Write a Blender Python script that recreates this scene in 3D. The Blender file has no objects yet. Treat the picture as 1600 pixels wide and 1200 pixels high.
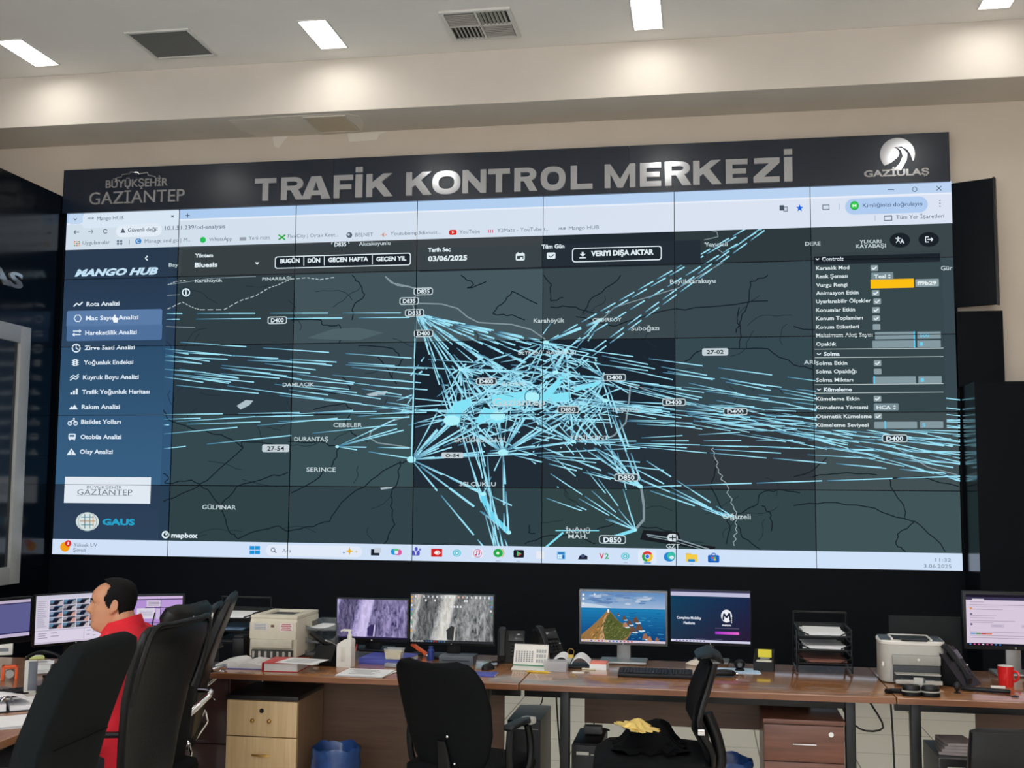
import bpy, bmesh, math, random
from mathutils import Vector, Matrix
random.seed(7)
S = bpy.context.scene
COL = S.collection
# ------------------------------------------------------------------ camera, view, world
FPX, YAW, PITCH, ROLL = 1759.22, 0.168369, 0.0922124, -0.0073492
CX, EZ, D = 2.05836, 1.70, 10.227
Rm = Matrix.Rotation(YAW, 3, 'Z') @ Matrix.Rotation(PITCH, 3, 'X') @ Matrix.Rotation(ROLL, 3, 'Y')
cam = bpy.data.cameras.new('camera'); camo = bpy.data.objects.new('camera', cam); COL.objects.link(camo)
cam.sensor_fit = 'HORIZONTAL'; cam.sensor_width = 36.0; cam.lens = 36.0 * FPX / 1600.0
cam.clip_start = 0.05; cam.clip_end = 60
camo.matrix_world = Matrix.Translation((CX, 0, EZ)) @ (Rm @ Matrix.Rotation(math.pi/2, 3, 'X')).to_4x4()
S.camera = camo
S.view_settings.view_transform = 'Standard'; S.view_settings.look = 'None'
S.view_settings.gamma = 1.0; S.view_settings.exposure = 0.0; S.view_settings.use_curve_mapping = False
w = bpy.data.worlds.new('world'); S.world = w; w.use_nodes = True
w.node_tree.nodes['Background'].inputs[0].default_value = (0.95, 0.97, 1.0, 1)
w.node_tree.nodes['Background'].inputs[1].default_value = 5.0
LAMP = 21.5          # radiance of the ceiling lamps
CEIL = 5.651

def ray(px, py):
    return Rm @ Vector(((px-800)/FPX, 1, -(py-600)/FPX))
def at(px, py, Y):
    d = ray(px, py); return Vector((CX, 0, EZ)) + d*(Y/d.y)
def P(px, py, Z=0.74):
    d = ray(px, py); return Vector((CX, 0, EZ)) + d*((Z-EZ)/d.z)
def wpx(n, Y): return n*Y/FPX

def lin(c):
    c = c/255.0
    return c/12.92 if c <= 0.04045 else ((c+0.055)/1.055)**2.4
def L3(c): return (lin(c[0]), lin(c[1]), lin(c[2]), 1.0)

# ------------------------------------------------------------------ materials (all procedural)
MATS = {}
def mat(name, col, rough=0.5, metal=0.0, var=0.06, scale=30.0, coat=0.0, bump=0.0, trans=0.0, spec=0.5, alpha=1.0, stretch=(1, 1, 1)):
    if name in MATS: return MATS[name]
    m = bpy.data.materials.new(name); m.use_nodes = True; nt = m.node_tree; b = nt.nodes['Principled BSDF']
    b.inputs['Roughness'].default_value = rough; b.inputs['Metallic'].default_value = metal
    b.inputs['Coat Weight'].default_value = coat; b.inputs['Coat Roughness'].default_value = 0.06
    b.inputs['Transmission Weight'].default_value = trans; b.inputs['Specular IOR Level'].default_value = spec
    b.inputs['Alpha'].default_value = alpha
    c = L3(col)
    tc = nt.nodes.new('ShaderNodeTexCoord'); mp = nt.nodes.new('ShaderNodeMapping'); mp.inputs['Scale'].default_value = stretch
    nz = nt.nodes.new('ShaderNodeTexNoise'); nz.inputs['Scale'].default_value = scale; nz.inputs['Detail'].default_value = 4
    rp = nt.nodes.new('ShaderNodeValToRGB')
    rp.color_ramp.elements[0].position = 0.3; rp.color_ramp.elements[1].position = 0.7
    rp.color_ramp.elements[0].color = (c[0]*(1-var), c[1]*(1-var), c[2]*(1-var), 1)
    rp.color_ramp.elements[1].color = (c[0]*(1+var), c[1]*(1+var), c[2]*(1+var), 1)
    nt.links.new(tc.outputs['Object'], mp.inputs[0]); nt.links.new(mp.outputs[0], nz.inputs['Vector'])
    nt.links.new(nz.outputs['Fac'], rp.inputs[0]); nt.links.new(rp.outputs[0], b.inputs['Base Color'])
    if bump > 0:
        bp = nt.nodes.new('ShaderNodeBump'); bp.inputs['Strength'].default_value = bump; bp.inputs['Distance'].default_value = 0.004
        nt.links.new(nz.outputs['Fac'], bp.inputs['Height']); nt.links.new(bp.outputs[0], b.inputs['Normal'])
    MATS[name] = m; return m
def emit(name, col, k=1.0):
    if name in MATS: return MATS[name]
    m = bpy.data.materials.new(name); m.use_nodes = True; nt = m.node_tree; nt.nodes.clear()
    e = nt.nodes.new('ShaderNodeEmission'); o = nt.nodes.new('ShaderNodeOutputMaterial')
    e.inputs[0].default_value = L3(col); e.inputs[1].default_value = k
    nt.links.new(e.outputs[0], o.inputs[0]); MATS[name] = m; return m
def screen_mat():
    if 'screen_light' in MATS: return MATS['screen_light']
    m = bpy.data.materials.new('screen_light'); m.use_nodes = True; nt = m.node_tree; nt.nodes.clear()
    e = nt.nodes.new('ShaderNodeEmission'); o = nt.nodes.new('ShaderNodeOutputMaterial'); a = nt.nodes.new('ShaderNodeAttribute')
    a.attribute_name = 'Col'; nt.links.new(a.outputs['Color'], e.inputs[0]); nt.links.new(e.outputs[0], o.inputs[0])
    MATS['screen_light'] = m; return m
def rock_screen(name, dark, light):
    m = bpy.data.materials.new(name); m.use_nodes = True; nt = m.node_tree; nt.nodes.clear(); N = nt.nodes.new; K = nt.links.new
    e = N('ShaderNodeEmission'); o = N('ShaderNodeOutputMaterial'); tc = N('ShaderNodeTexCoord'); mp = N('ShaderNodeMapping')
    mp.inputs['Scale'].default_value = (42, 1, 16); mp.inputs['Rotation'].default_value = (0, 0.25, 0)
    nz = N('ShaderNodeTexNoise'); nz.inputs['Scale'].default_value = 1.0; nz.inputs['Detail'].default_value = 8; nz.inputs['Roughness'].default_value = 0.7; nz.inputs['Distortion'].default_value = 0.8
    rp = N('ShaderNodeValToRGB'); rp.color_ramp.elements[0].position = 0.34; rp.color_ramp.elements[1].position = 0.72
    rp.color_ramp.elements[0].color = L3(dark); rp.color_ramp.elements[1].color = L3(light)
    K(tc.outputs['Object'], mp.inputs[0]); K(mp.outputs[0], nz.inputs['Vector']); K(nz.outputs['Fac'], rp.inputs[0]); K(rp.outputs[0], e.inputs[0]); K(e.outputs[0], o.inputs[0])
    return m
def wood(name, c0, c1, rough=0.25, coat=0.3, axis='X'):
    if name in MATS: return MATS[name]
    m = bpy.data.materials.new(name); m.use_nodes = True; nt = m.node_tree; N = nt.nodes.new; K = nt.links.new
    b = nt.nodes['Principled BSDF']; b.inputs['Roughness'].default_value = rough; b.inputs['Coat Weight'].default_value = coat; b.inputs['Coat Roughness'].default_value = 0.12
    tc = N('ShaderNodeTexCoord'); mp = N('ShaderNodeMapping')
    mp.inputs['Scale'].default_value = {'X': (1.2, 22, 22), 'Y': (22, 1.2, 22), 'Z': (22, 22, 1.2)}[axis]
    nz = N('ShaderNodeTexNoise'); nz.inputs['Scale'].default_value = 2.2; nz.inputs['Detail'].default_value = 7; nz.inputs['Distortion'].default_value = 0.6
    rp = N('ShaderNodeValToRGB'); rp.color_ramp.elements[0].position = 0.3; rp.color_ramp.elements[1].position = 0.72
    rp.color_ramp.elements[0].color = L3(c0); rp.color_ramp.elements[1].color = L3(c1)
    K(tc.outputs['Object'], mp.inputs[0]); K(mp.outputs[0], nz.inputs['Vector']); K(nz.outputs['Fac'], rp.inputs[0]); K(rp.outputs[0], b.inputs['Base Color'])
    MATS[name] = m; return m
def tile_mat():
    m = bpy.data.materials.new('floor_tiles'); m.use_nodes = True; nt = m.node_tree; N = nt.nodes.new; K = nt.links.new
    b = nt.nodes['Principled BSDF']; b.inputs['Roughness'].default_value = 0.35
    tc = N('ShaderNodeTexCoord'); br = N('ShaderNodeTexBrick'); br.offset = 0.0
    br.inputs['Scale'].default_value = 1.0; br.inputs['Brick Width'].default_value = 0.6; br.inputs['Row Height'].default_value = 0.6
    br.inputs['Mortar Size'].default_value = 0.004; br.inputs['Color1'].default_value = L3((240, 235, 220)); br.inputs['Color2'].default_value = L3((237, 231, 215))
    br.inputs['Mortar'].default_value = L3((120, 115, 105))
    K(tc.outputs['Object'], br.inputs['Vector']); K(br.outputs['Color'], b.inputs['Base Color']); return m

PLASTER = mat('ceiling_paint', (240, 238, 235), 0.85, var=0.02, scale=1.5)
BEIGE = mat('beige_wall_paint', (206, 194, 179), 0.8, var=0.03, scale=2.0)
BEAM = mat('beam_paint', (210, 202, 192), 0.8, var=0.03, scale=2.0)
BLACKWALL = mat('black_laminate', (6, 11, 19), 0.16, var=0.1, scale=3.0, spec=0.28)
BLACKMATT = mat('black_matt_cladding', (3, 8, 16), 0.5, var=0.1, scale=3.0, spec=0.10)
SIGNBLACK = mat('sign_gloss_navy', (22, 32, 47), 0.21, var=0.02, scale=3.0, spec=0.55)
STEEL = mat('brushed_steel', (188, 190, 195), 0.12, 0.7, var=0.02, scale=4.0)
CHROME = mat('chrome', (205, 205, 208), 0.12, 1.0, var=0.02)
WHITEMETAL = mat('white_painted_metal', (214, 213, 210), 0.5, var=0.02)
BLKPL = mat('black_plastic', (6, 8, 12), 0.42, var=0.08, scale=60, spec=0.3)
BLKPL2 = mat('charcoal_plastic', (16, 20, 25), 0.45, var=0.08, scale=60, spec=0.35)
BLKMETAL = mat('black_metal', (9, 12, 16), 0.4, 0.3, var=0.08)
LEATHER = mat('black_leather', (6, 8, 12), 0.40, var=0.12, scale=90, bump=0.15, spec=0.32)
FABRIC = mat('charcoal_fabric', (15, 20, 22), 0.9, var=0.15, scale=220, bump=0.25, spec=0.15)
MESHFAB = mat('black_mesh_fabric', (5, 7, 10), 0.8, var=0.2, scale=260, bump=0.3, spec=0.15)
DESK = wood('walnut_laminate', (136, 90, 56), (176, 124, 82), 0.16, 0.5)
DESKEDGE = wood('walnut_edge', (106, 66, 42), (134, 87, 58), 0.35, 0.1)
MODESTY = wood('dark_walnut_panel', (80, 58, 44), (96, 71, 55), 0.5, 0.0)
MAHOG = wood('mahogany', (44, 24, 22), (62, 32, 28), 0.35, 0.2)
MAPLE = wood('maple_veneer', (190, 160, 118), (212, 184, 142), 0.5, 0.05, 'Z')
BROWNDRAW = wood('brown_drawer', (96, 58, 44), (122, 76, 58), 0.4, 0.1)
PAPER = mat('white_paper', (226, 228, 230), 0.8, var=0.02)
PAPERB = mat('page_edges', (205, 205, 204), 0.85, var=0.10, scale=300, stretch=(0.1, 0.1, 8))
INK = mat('grey_print', (120, 124, 130), 0.8, var=0.05)
BEIGEPL = mat('ivory_plastic', (206, 200, 182), 0.5, var=0.03)
GREYPL = mat('light_grey_plastic', (172, 171, 165), 0.5, var=0.03)
DGREYPL = mat('slate_plastic', (66, 76, 86), 0.4, var=0.05)
WHITEPL = mat('white_plastic', (220, 218, 212), 0.4, var=0.02)
RED = mat('red_cover', (196, 34, 40), 0.45, var=0.05)
REDMUG = mat('red_mug', (206, 30, 34), 0.25, var=0.04, coat=0.4)
BLUE = mat('blue_cover', (74, 84, 170), 0.5, var=0.05)
NAVY = mat('navy_plastic', (36, 58, 130), 0.4, var=0.05)
YELLOW = mat('yellow_paper', (226, 214, 60), 0.7, var=0.04)
YCLOTH = mat('yellow_cloth', (226, 196, 112), 0.9, var=0.08, scale=120, bump=0.3)
BLKCLOTH = mat('black_cloth', (5, 6, 9), 0.9, var=0.15, scale=120, bump=0.3, spec=0.12)
ORANGE = mat('orange_plastic', (236, 96, 40), 0.4, var=0.04)
CLEAR = mat('clear_plastic', (210, 216, 220), 0.15, var=0.02, alpha=0.35)
SMOKE = mat('smoked_tray_plastic', (120, 128, 134), 0.2, var=0.05, alpha=0.55)
CREAMFOOD = mat('cream_spread', (226, 212, 168), 0.5, var=0.04)
BINBLUE = mat('blue_bag_plastic', (34, 66, 120), 0.25, var=0.3, scale=14, bump=0.5)
SKIN = mat('skin', (188, 134, 102), 0.55, var=0.06, scale=18)
HAIR = mat('black_hair', (8, 7, 8), 0.8, var=0.3, scale=160, bump=0.6, stretch=(1, 1, 0.3), spec=0.2)
SHIRT = mat('red_shirt', (206, 22, 42), 0.85, var=0.06, scale=150, bump=0.2)
TROUSER = mat('dark_trousers', (30, 32, 40), 0.85, var=0.1, scale=150)
CABLE = mat('cable_rubber', (22, 22, 24), 0.5, var=0.05)
GLASSDARK = mat('dark_screen_glass', (36, 40, 46), 0.12, var=0.05, spec=0.5)
FRAMEGREY = mat('grey_display_frame', (176, 177, 176), 0.4, 0.2, var=0.03)
PINKPAP = mat('pink_note_paper', (224, 130, 116), 0.8, var=0.05)
LBLUEPAP = mat('pale_blue_paper', (176, 206, 230), 0.8, var=0.03)
GREEN = mat('green_strip', (60, 120, 92), 0.6, var=0.03)
BRASS = mat('brass', (190, 150, 80), 0.3, 1.0, var=0.03)
SCR = screen_mat()

# ------------------------------------------------------------------ mesh helpers
class MB:
    def __init__(s): s.bm = bmesh.new(); s.X = Matrix.Identity(4)
    def _m(s, faces, mi):
        for f in faces: f.material_index = mi
    def box(s, c, d, rot=None, bev=0.0, mi=0, seg=2):
        M = s.X @ Matrix.Translation(c)
        if rot is not None: M = M @ rot
        r = bmesh.ops.create_cube(s.bm, size=1.0, matrix=M @ Matrix.Diagonal((d[0], d[1], d[2], 1)))
        fs = {f for v in r['verts'] for f in v.link_faces}
        if bev > 0:
            es = list({e for v in r['verts'] for e in v.link_edges})
            rb = bmesh.ops.bevel(s.bm, geom=es, offset=bev, segments=seg, profile=0.6, affect='EDGES', clamp_overlap=True)
            fs = {f for f in fs if f.is_valid} | set(rb['faces'])
        s._m(fs, mi); return s
    def loft(s, rings, mi=0, closed=True, cap=True):
        vs = [[s.bm.verts.new(s.X @ Vector(p)) for p in r] for r in rings]; n = len(vs[0]); fs = []
        for a, b in zip(vs, vs[1:]):
            for i in range(n if closed else n-1):
                j = (i+1) % n
                fs.append(s.bm.faces.new((a[i], a[j], b[j], b[i])))
        if cap and closed:
            fs.append(s.bm.faces.new(list(reversed(vs[0])))); fs.append(s.bm.faces.new(vs[-1]))
        s._m(fs, mi); return s
    def cyl(s, p0, p1, r0, r1=None, seg=16, mi=0, cap=True):
        p0 = Vector(p0); p1 = Vector(p1); r1 = r0 if r1 is None else r1
        t = (p1-p0).normalized(); u = t.orthogonal().normalized(); v = t.cross(u)
        R = lambda p, r: [p+(u*math.cos(a)+v*math.sin(a))*r for a in [2*math.pi*k/seg for k in range(seg)]]
        return s.loft([R(p0, r0), R(p1, r1)], mi, cap=cap)
    def tube(s, pts, r, seg=8, mi=0, sub=4):
        pts = [Vector(p) for p in pts]
        if sub > 1 and len(pts) > 2:
            q = []
            for i in range(len(pts)-1):
                a = pts[max(i-1, 0)]; b = pts[i]; c = pts[i+1]; d = pts[min(i+2, len(pts)-1)]
                for k in range(sub):
                    t = k/sub
                    q.append(0.5*((2*b)+(c-a)*t+(2*a-5*b+4*c-d)*t*t+(3*b-a-3*c+d)*t**3))
            q.append(pts[-1]); pts = q
        rings = []; u = None
        for i, p in enumerate(pts):
            t = (pts[min(i+1, len(pts)-1)]-pts[max(i-1, 0)]).normalized()
            if u is None: u = t.orthogonal().normalized()
            u = (u-t*u.dot(t)).normalized(); v = t.cross(u)
            rr = r[i*len(r)//len(pts)] if isinstance(r, (list, tuple)) else r
            rings.append([p+(u*math.cos(a)+v*math.sin(a))*rr for a in [2*math.pi*k/seg for k in range(seg)]])
        return s.loft(rings, mi)
    def lathe(s, prof, c=(0, 0, 0), seg=28, mi=0, sx=1, sy=1):
        c = Vector(c)
        return s.loft([[c+Vector((max(r, 1e-4)*sx*math.cos(a), max(r, 1e-4)*sy*math.sin(a), z)) for a in [2*math.pi*k/seg for k in range(seg)]] for r, z in prof], mi)
    def prism(s, poly, a, b, ax='z', mi=0):
        f = {'z': lambda p, t: (p[0], p[1], t), 'y': lambda p, t: (p[0], t, p[1]), 'x': lambda p, t: (t, p[0], p[1])}[ax]
        return s.loft([[f(p, a) for p in poly], [f(p, b) for p in poly]], mi)
    def slab(s, cl, wd, th, n=28, e=4.0, mi=0, bulge=None):
        """padded slab swept along a centre line in the xz plane: width along y"""
        rings = []; k = len(cl)
        for i, (x, z) in enumerate(cl):
            a = cl[max(i-1, 0)]; b = cl[min(i+1, k-1)]; t = Vector((b[0]-a[0], 0, b[1]-a[1])).normalized(); nn = Vector((t.z, 0, -t.x))
            ring = []
            for j in range(n):
                q = 2*math.pi*j/n; c, sn = math.cos(q), math.sin(q)
                yy = wd[i]/2*math.copysign(abs(c)**(2/e), c); tt = th[i]/2*math.copysign(abs(sn)**(2/e), sn)
                if bulge: tt += bulge[i]*(abs(yy)/(wd[i]/2+1e-6))**2
                ring.append(Vector((x, yy, z))+nn*tt)
            rings.append(ring)
        return s.loft(rings, mi)
    def ball(s, c, r, mi=0, seg=16):
        r = r if isinstance(r, (tuple, list)) else (r, r, r)
        R = bmesh.ops.create_uvsphere(s.bm, u_segments=seg, v_segments=max(8, seg//2), radius=1.0, matrix=s.X @ Matrix.Translation(c) @ Matrix.Diagonal((r[0], r[1], r[2], 1)))
        s._m({f for v in R['verts'] for f in v.link_faces}, mi); return s
    def build(s, name, mats, parent=None, smooth=True, loc=None):
        bmesh.ops.recalc_face_normals(s.bm, faces=s.bm.faces)
        me = bpy.data.meshes.new(name); s.bm.to_mesh(me); s.bm.free()
        if not isinstance(mats, (list, tuple)): mats = [mats]
        for m in mats: me.materials.append(m)
        if smooth:
            me.polygons.foreach_set('use_smooth', [True]*len(me.polygons)); me.set_sharp_from_angle(angle=math.radians(38))
        o = bpy.data.objects.new(name, me); COL.objects.link(o)
        if parent is not None: o.parent = parent
        if loc is not None: o.location = loc
        return o
USED = set()
def tag(o, label, cat, group=None, kind=None):
    o['label'] = label; o['category'] = cat
    if group: o['group'] = group
    if kind: o['kind'] = kind
    return o
def thing(name, label, cat, loc=(0, 0, 0), rz=0.0, group=None):
    o = bpy.data.objects.new(name, None); COL.objects.link(o); o.location = loc; o.rotation_euler = (0, 0, rz)
    o.empty_display_size = 0.05
    return tag(o, label, cat, group)
def struct(name, mb, m, smooth=False):
    o = mb.build(name, m, smooth=smooth); o['kind'] = 'structure'; return o
def copy_tree(o, parent=None):
    c = o.copy(); COL.objects.link(c)
    if parent is not None: c.parent = parent
    for ch in list(o.children): copy_tree(ch, c)
    return c
RZ = lambda a: Matrix.Rotation(a, 4, 'Z')
RX = lambda a: Matrix.Rotation(a, 4, 'X')
RY = lambda a: Matrix.Rotation(a, 4, 'Y')
rad = math.radians
def text_mesh(s, bold=0.0, extrude=0.0, res=3, shear=0.0):
    cu = bpy.data.curves.new('t', 'FONT'); cu.body = s; cu.size = 1.0; cu.offset = bold; cu.resolution_u = res; cu.extrude = extrude; cu.shear = shear
    ob = bpy.data.objects.new('t', cu); me = bpy.data.meshes.new_from_object(ob)
    vs = [v.co.copy() for v in me.vertices]; fs = [tuple(p.vertices) for p in me.polygons]
    bpy.data.objects.remove(ob); bpy.data.curves.remove(cu); bpy.data.meshes.remove(me)
    return vs, fs
CAP = 0.727

# ------------------------------------------------------------------ things drawn on a lit screen
class SC:
    """flat coloured picture elements lying on a screen; U maps input to metres right/down, O+u*ex-v*ez+off"""
    def __init__(s, U, O, ex, ez, nrm, off):
        s.U, s.O, s.ex, s.ez, s.n, s.off = U, Vector(O), Vector(ex), Vector(ez), Vector(nrm), off
        s.V = []; s.F = []; s.C = []
    def _p(s, u, v, lift=0.0): return s.O+s.ex*u-s.ez*v+s.n*(s.off+lift)
    def rawpoly(s, uv, c, lift=0.0):
        b = len(s.V); s.V += [s._p(u, v, lift) for u, v in uv]; s.F.append(tuple(range(b, b+len(uv))))
        cc = c if isinstance(c[0], (tuple, list)) else [c]*len(uv); s.C.append([L3(k) for k in cc])
    def poly(s, pts, c, lift=0.0): s.rawpoly([s.U(*p) for p in pts], c, lift); return s
    def rect(s, x0, y0, x1, y1, c, lift=0.0):
        u0, v0 = s.U(x0, y0); u1, v1 = s.U(x1, y1); s.rawpoly([(u0, v0), (u1, v0), (u1, v1), (u0, v1)], c, lift); return s
    def rrect(s, x0, y0, x1, y1, c, r=0.3, lift=0.0, n=4):
        u0, v0 = s.U(x0, y0); u1, v1 = s.U(x1, y1); q = r*min(abs(u1-u0), abs(v1-v0)); pts = []
        for cx, cy, a0 in ((u1-q, v0+q, -90), (u1-q, v1-q, 0), (u0+q, v1-q, 90), (u0+q, v0+q, 180)):
            for k in range(n+1):
                a = rad(a0+90*k/n); pts.append((cx+q*math.cos(a), cy+q*math.sin(a)))
        s.rawpoly(pts, c, lift); return s
    def frame(s, x0, y0, x1, y1, c, fill, t=1.2, r=0.3):
        s.rrect(x0, y0, x1, y1, c, r); s.rrect(x0+t, y0+t, x1-t, y1-t, fill, r, 0.0004); return s
    def disc(s, x, y, r, c, n=20, ry=None, lift=0.0):
        ry = ry or r; s.poly([(x+r*math.cos(2*math.pi*k/n), y+ry*math.sin(2*math.pi*k/n)) for k in range(n)], c, lift); return s
    def ring(s, x, y, r, t, c, n=20, a0=0, a1=360, lift=0.0):
        for k in range(n):
            a = rad(a0+(a1-a0)*k/n); b = rad(a0+(a1-a0)*(k+1)/n)
            s.poly([(x+(r-t)*math.cos(a), y+(r-t)*math.sin(a)), (x+r*math.cos(a), y+r*math.sin(a)), (x+r*math.cos(b), y+r*math.sin(b)), (x+(r-t)*math.cos(b), y+(r-t)*math.sin(b))], c, lift)
        return s
    def line(s, pts, wd, c, lift=0.0, c2=None):
        for (a, b) in zip(pts, pts[1:]):
            d = Vector((b[0]-a[0], b[1]-a[1])); 
            if d.length < 1e-9: continue
            n = Vector((-d.y, d.x)).normalized()*wd/2
            cc = [c2, c, c, c2] if c2 else c
            s.poly([(a[0]+n.x, a[1]+n.y), (b[0]+n.x, b[1]+n.y), (b[0]-n.x, b[1]-n.y), (a[0]-n.x, a[1]-n.y)], cc, lift)
        return s
    def text(s, t, x0, y, c, h, x1=None, bold=0.0, lift=0.0002, shear=0.0):
        """x0 left end, y middle of the capitals, h height of the capitals, x1 right end"""
        vs, fs = text_mesh(t, bold, 0, 2, shear)
        if not vs: return s
        u0, v0 = s.U(x0, y+h/2); _, vt = s.U(x0, y-h/2); k = (v0-vt)/CAP
        mn = min(v.x for v in vs); mx = max(v.x for v in vs)
        kx = k if x1 is None else (s.U(x1, y+h/2)[0]-u0)/(mx-mn)
        b = len(s.V); s.V += [s._p(u0+(v.x-mn)*kx, v0-v.y*k, lift) for v in vs]
        for f in fs: s.F.append(tuple(i+b for i in f)); s.C.append([L3(c)]*len(f))
        return s
    def build(s, name, parent):
        me = bpy.data.meshes.new(name); me.from_pydata([tuple(v) for v in s.V], [], s.F)
        at_ = me.color_attributes.new('Col', 'FLOAT_COLOR', 'CORNER')
        at_.data.foreach_set('color', [x for f in s.C for c in f for x in c])
        me.materials.append(SCR); o = bpy.data.objects.new(name, me); COL.objects.link(o); o.parent = parent; return o

# ================================================================== THE ROOM
ROOM_L, ROOM_R, ROOM_B, WALLY, PX_, PH = -6.2, 6.4, -3.0, 10.33, -4.28, 4.593
struct('floor', MB().box((0.1, 3.7, -0.05), (12.8, 13.7, 0.1)), tile_mat())
LX = [-4.02, -1.195, 1.625, 4.435]; LY = [9.13-2.42*j for j in range(5)]
def cuts(cs, h, lo, hi):
    q = [lo]
    for c in sorted(cs): q += [c-h, c+h]
    return q+[hi]
xs_, ys_ = cuts(LX, 0.119, -6.3, 6.5), cuts(LY, 0.299, -3.15, 10.55)
cl_ = MB()
for i in range(len(xs_)-1):
    for j in range(len(ys_)-1):
        if not (i % 2 and j % 2): cl_.box(((xs_[i]+xs_[i+1])/2, (ys_[j]+ys_[j+1])/2, CEIL+0.05), (xs_[i+1]-xs_[i], ys_[j+1]-ys_[j], 0.10))
struct('ceiling', cl_, PLASTER)
struct('wall_front', MB().box((0.1, WALLY+0.06, 2.83), (12.8, 0.12, 5.65)), BEIGE)
struct('wall_left', MB().box((ROOM_L-0.06, 3.7, 2.83), (0.12, 13.7, 5.65)), BEIGE)
struct('wall_right', MB().box((ROOM_R+0.06, 3.7, 2.83), (0.12, 13.7, 5.65)), BEIGE)
# rear wall, behind the camera, with tall unseen windows added as daylight fill
wb = MB(); wb.box((0.1, ROOM_B-0.06, 0.45), (12.8, 0.12, 0.9)); wb.box((0.1, ROOM_B-0.06, 5.275), (12.8, 0.12, 0.75))
WXS = [-4.5, -1.5, 1.5, 4.5]
for x0, x1 in ((-6.3, -5.75), (-3.25, -2.75), (-0.25, 0.25), (2.75, 3.25), (5.75, 6.5)): wb.box(((x0+x1)/2, ROOM_B-0.06, 2.9), (x1-x0, 0.12, 4.0))
struct('wall_back', wb, BEIGE)
for i, x in enumerate(WXS):
    f = MB()
    for cx, cz, dx, dz in ((-1.22, 0, .06, 4.0), (1.22, 0, .06, 4.0), (0, 0, .05, 3.88), (0, -1.97, 2.38, .06), (0, 1.97, 2.38, .06), (0, .6, 2.38, .05)): f.box((x+cx, ROOM_B-0.06, 2.9+cz), (dx, .06, dz))
    struct('fill_window_%d' % (i+1), f, WHITEMETAL)
# downstand beam in front of the wall
BEAMZ, BEAMY = 5.152, 9.70
beam = MB().box((0.1, (BEAMY+WALLY)/2, (BEAMZ+CEIL)/2), (12.6, WALLY-BEAMY, CEIL-BEAMZ), bev=0.006)
struct('trim_1', beam, BEAM)
# black side partition on the left, panel joints let into it
pt = MB()
for (y0, y1) in ((3.0, 4.6), (4.604, 6.2), (6.204, 7.8), (7.804, 9.0), (9.004, 10.33)):
    for z0, z1 in ((0, 0.9), (0.903, 1.98), (1.983, 3.06), (3.063, PH)):
        pt.box((PX_-0.07, (y0+y1)/2, (z0+z1)/2), (0.14, y1-y0, z1-z0))
struct('wall_left_partition', pt, BLACKWALL)
bpy.data.objects['wall_left_partition'].name = 'trim_2'
# black cladding behind and below the screens
struct('trim_3', MB().box((-0.009, 10.29, 2.2), (8.54, 0.079, 4.4)), BLACKMATT)
# right-hand cladding: flush upper piece and deeper lower box
struct('trim_4', MB().box((4.431, 10.265, 2.93), (0.38, 0.13, 0.66), bev=0.003), BLACKMATT)
sx = 4.262
fy = (lambda d: (sx-CX)/d.x*d.y)(ray(1527, 750))
t5 = MB().box(((sx+6.35)/2, (fy+WALLY)/2, 1.30), (6.35-sx, WALLY-fy, 2.60)); t5.bm.normal_update()
for f in t5.bm.faces: f.material_index = 0 if f.normal.x < -.9 else 1
struct('trim_5', t5, [BLACKWALL, BLACKMATT])

# plaster patches on the soffit round the hatch
pp = MB()
for poly in ([(-2.35, 9.80), (-1.70, 9.76), (-1.18, 9.77), (-1.08, 9.86), (-1.10, 10.05), (-1.2, 10.325), (-2.25, 10.328), (-2.35, 10.1)],):
    pp.prism(poly, BEAMZ-0.004, BEAMZ-0.0005)
for poly in ([(-2.1, 5.05), (-2.05, 5.03), (-2.0, 5.10), (-1.95, 5.148), (-2.12, 5.148)], [(-1.33, 5.06), (-1.05, 5.07), (-1.03, 5.12), (-0.95, 5.148), (-1.35, 5.148)]):
    pp.prism(poly, WALLY-0.003, WALLY+0.001, 'y')
pst = pp.build('plaster_patch', mat('fresh_plaster', (222, 214, 202), 0.85, var=0.03, scale=4)); pst['kind'] = 'structure'; pst.name = 'trim_6'

# ------------------------------------------------------------------ ceiling fittings
RECESS = 0.045
LAMPMAT = emit('lamp_diffuser', (255, 253, 248), LAMP)
def ceiling_light(x, y, label, group, src=[None]):
    if src[0] is None:
        t = thing('ceiling_light', label, 'ceiling light', (x, y, CEIL), 0, group)
        f = MB(); h_ = MB(); a, b = 0.132, 0.312
        for cx, cy, dx, dy in ((-a+.006, 0, .012, 2*b), (a-.006, 0, .012, 2*b), (0, -b+.006, 2*a-.024, .012), (0, b-.006, 2*a-.024, .012)):
            f.box((cx, cy, -0.005), (dx, dy, 0.01))
        f.build('frame', WHITEMETAL, t, smooth=False)
        for cx, cy, dx, dy in ((-.1175, 0, .003, .598), (.1175, 0, .003, .598), (0, -.2975, .232, .003), (0, .2975, .232, .003)): h_.box((cx, cy, .05), (dx, dy, .099))
        h_.box((0, 0, .09), (.232, .592, .004)).build('housing', WHITEMETAL, t, smooth=False)
        MB().box((0, 0, RECESS), (.231, .591, 0.004)).build('diffuser', LAMPMAT, t, smooth=False)
        src[0] = t
    else:
        t = copy_tree(src[0]); t.location = (x, y, CEIL); tag(t, label, 'ceiling light', group)
    return t
names = ['bright recessed ceiling light at the far left, partly out of frame', 'bright recessed ceiling light between the dark square panel and the slatted vent',
         'bright recessed ceiling light to the right of the slatted air vent', 'recessed ceiling light at the upper right corner, barely in frame']
for x, n in zip(LX, names): ceiling_light(x, 9.13, n, 'recessed lights in the ceiling')
for j in range(1, 5):
    for x in LX:
        ceiling_light(x, 9.13-2.42*j, 'bright recessed ceiling light of the rows outside the frame, over the camera', 'ceiling lights outside the frame')
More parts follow.
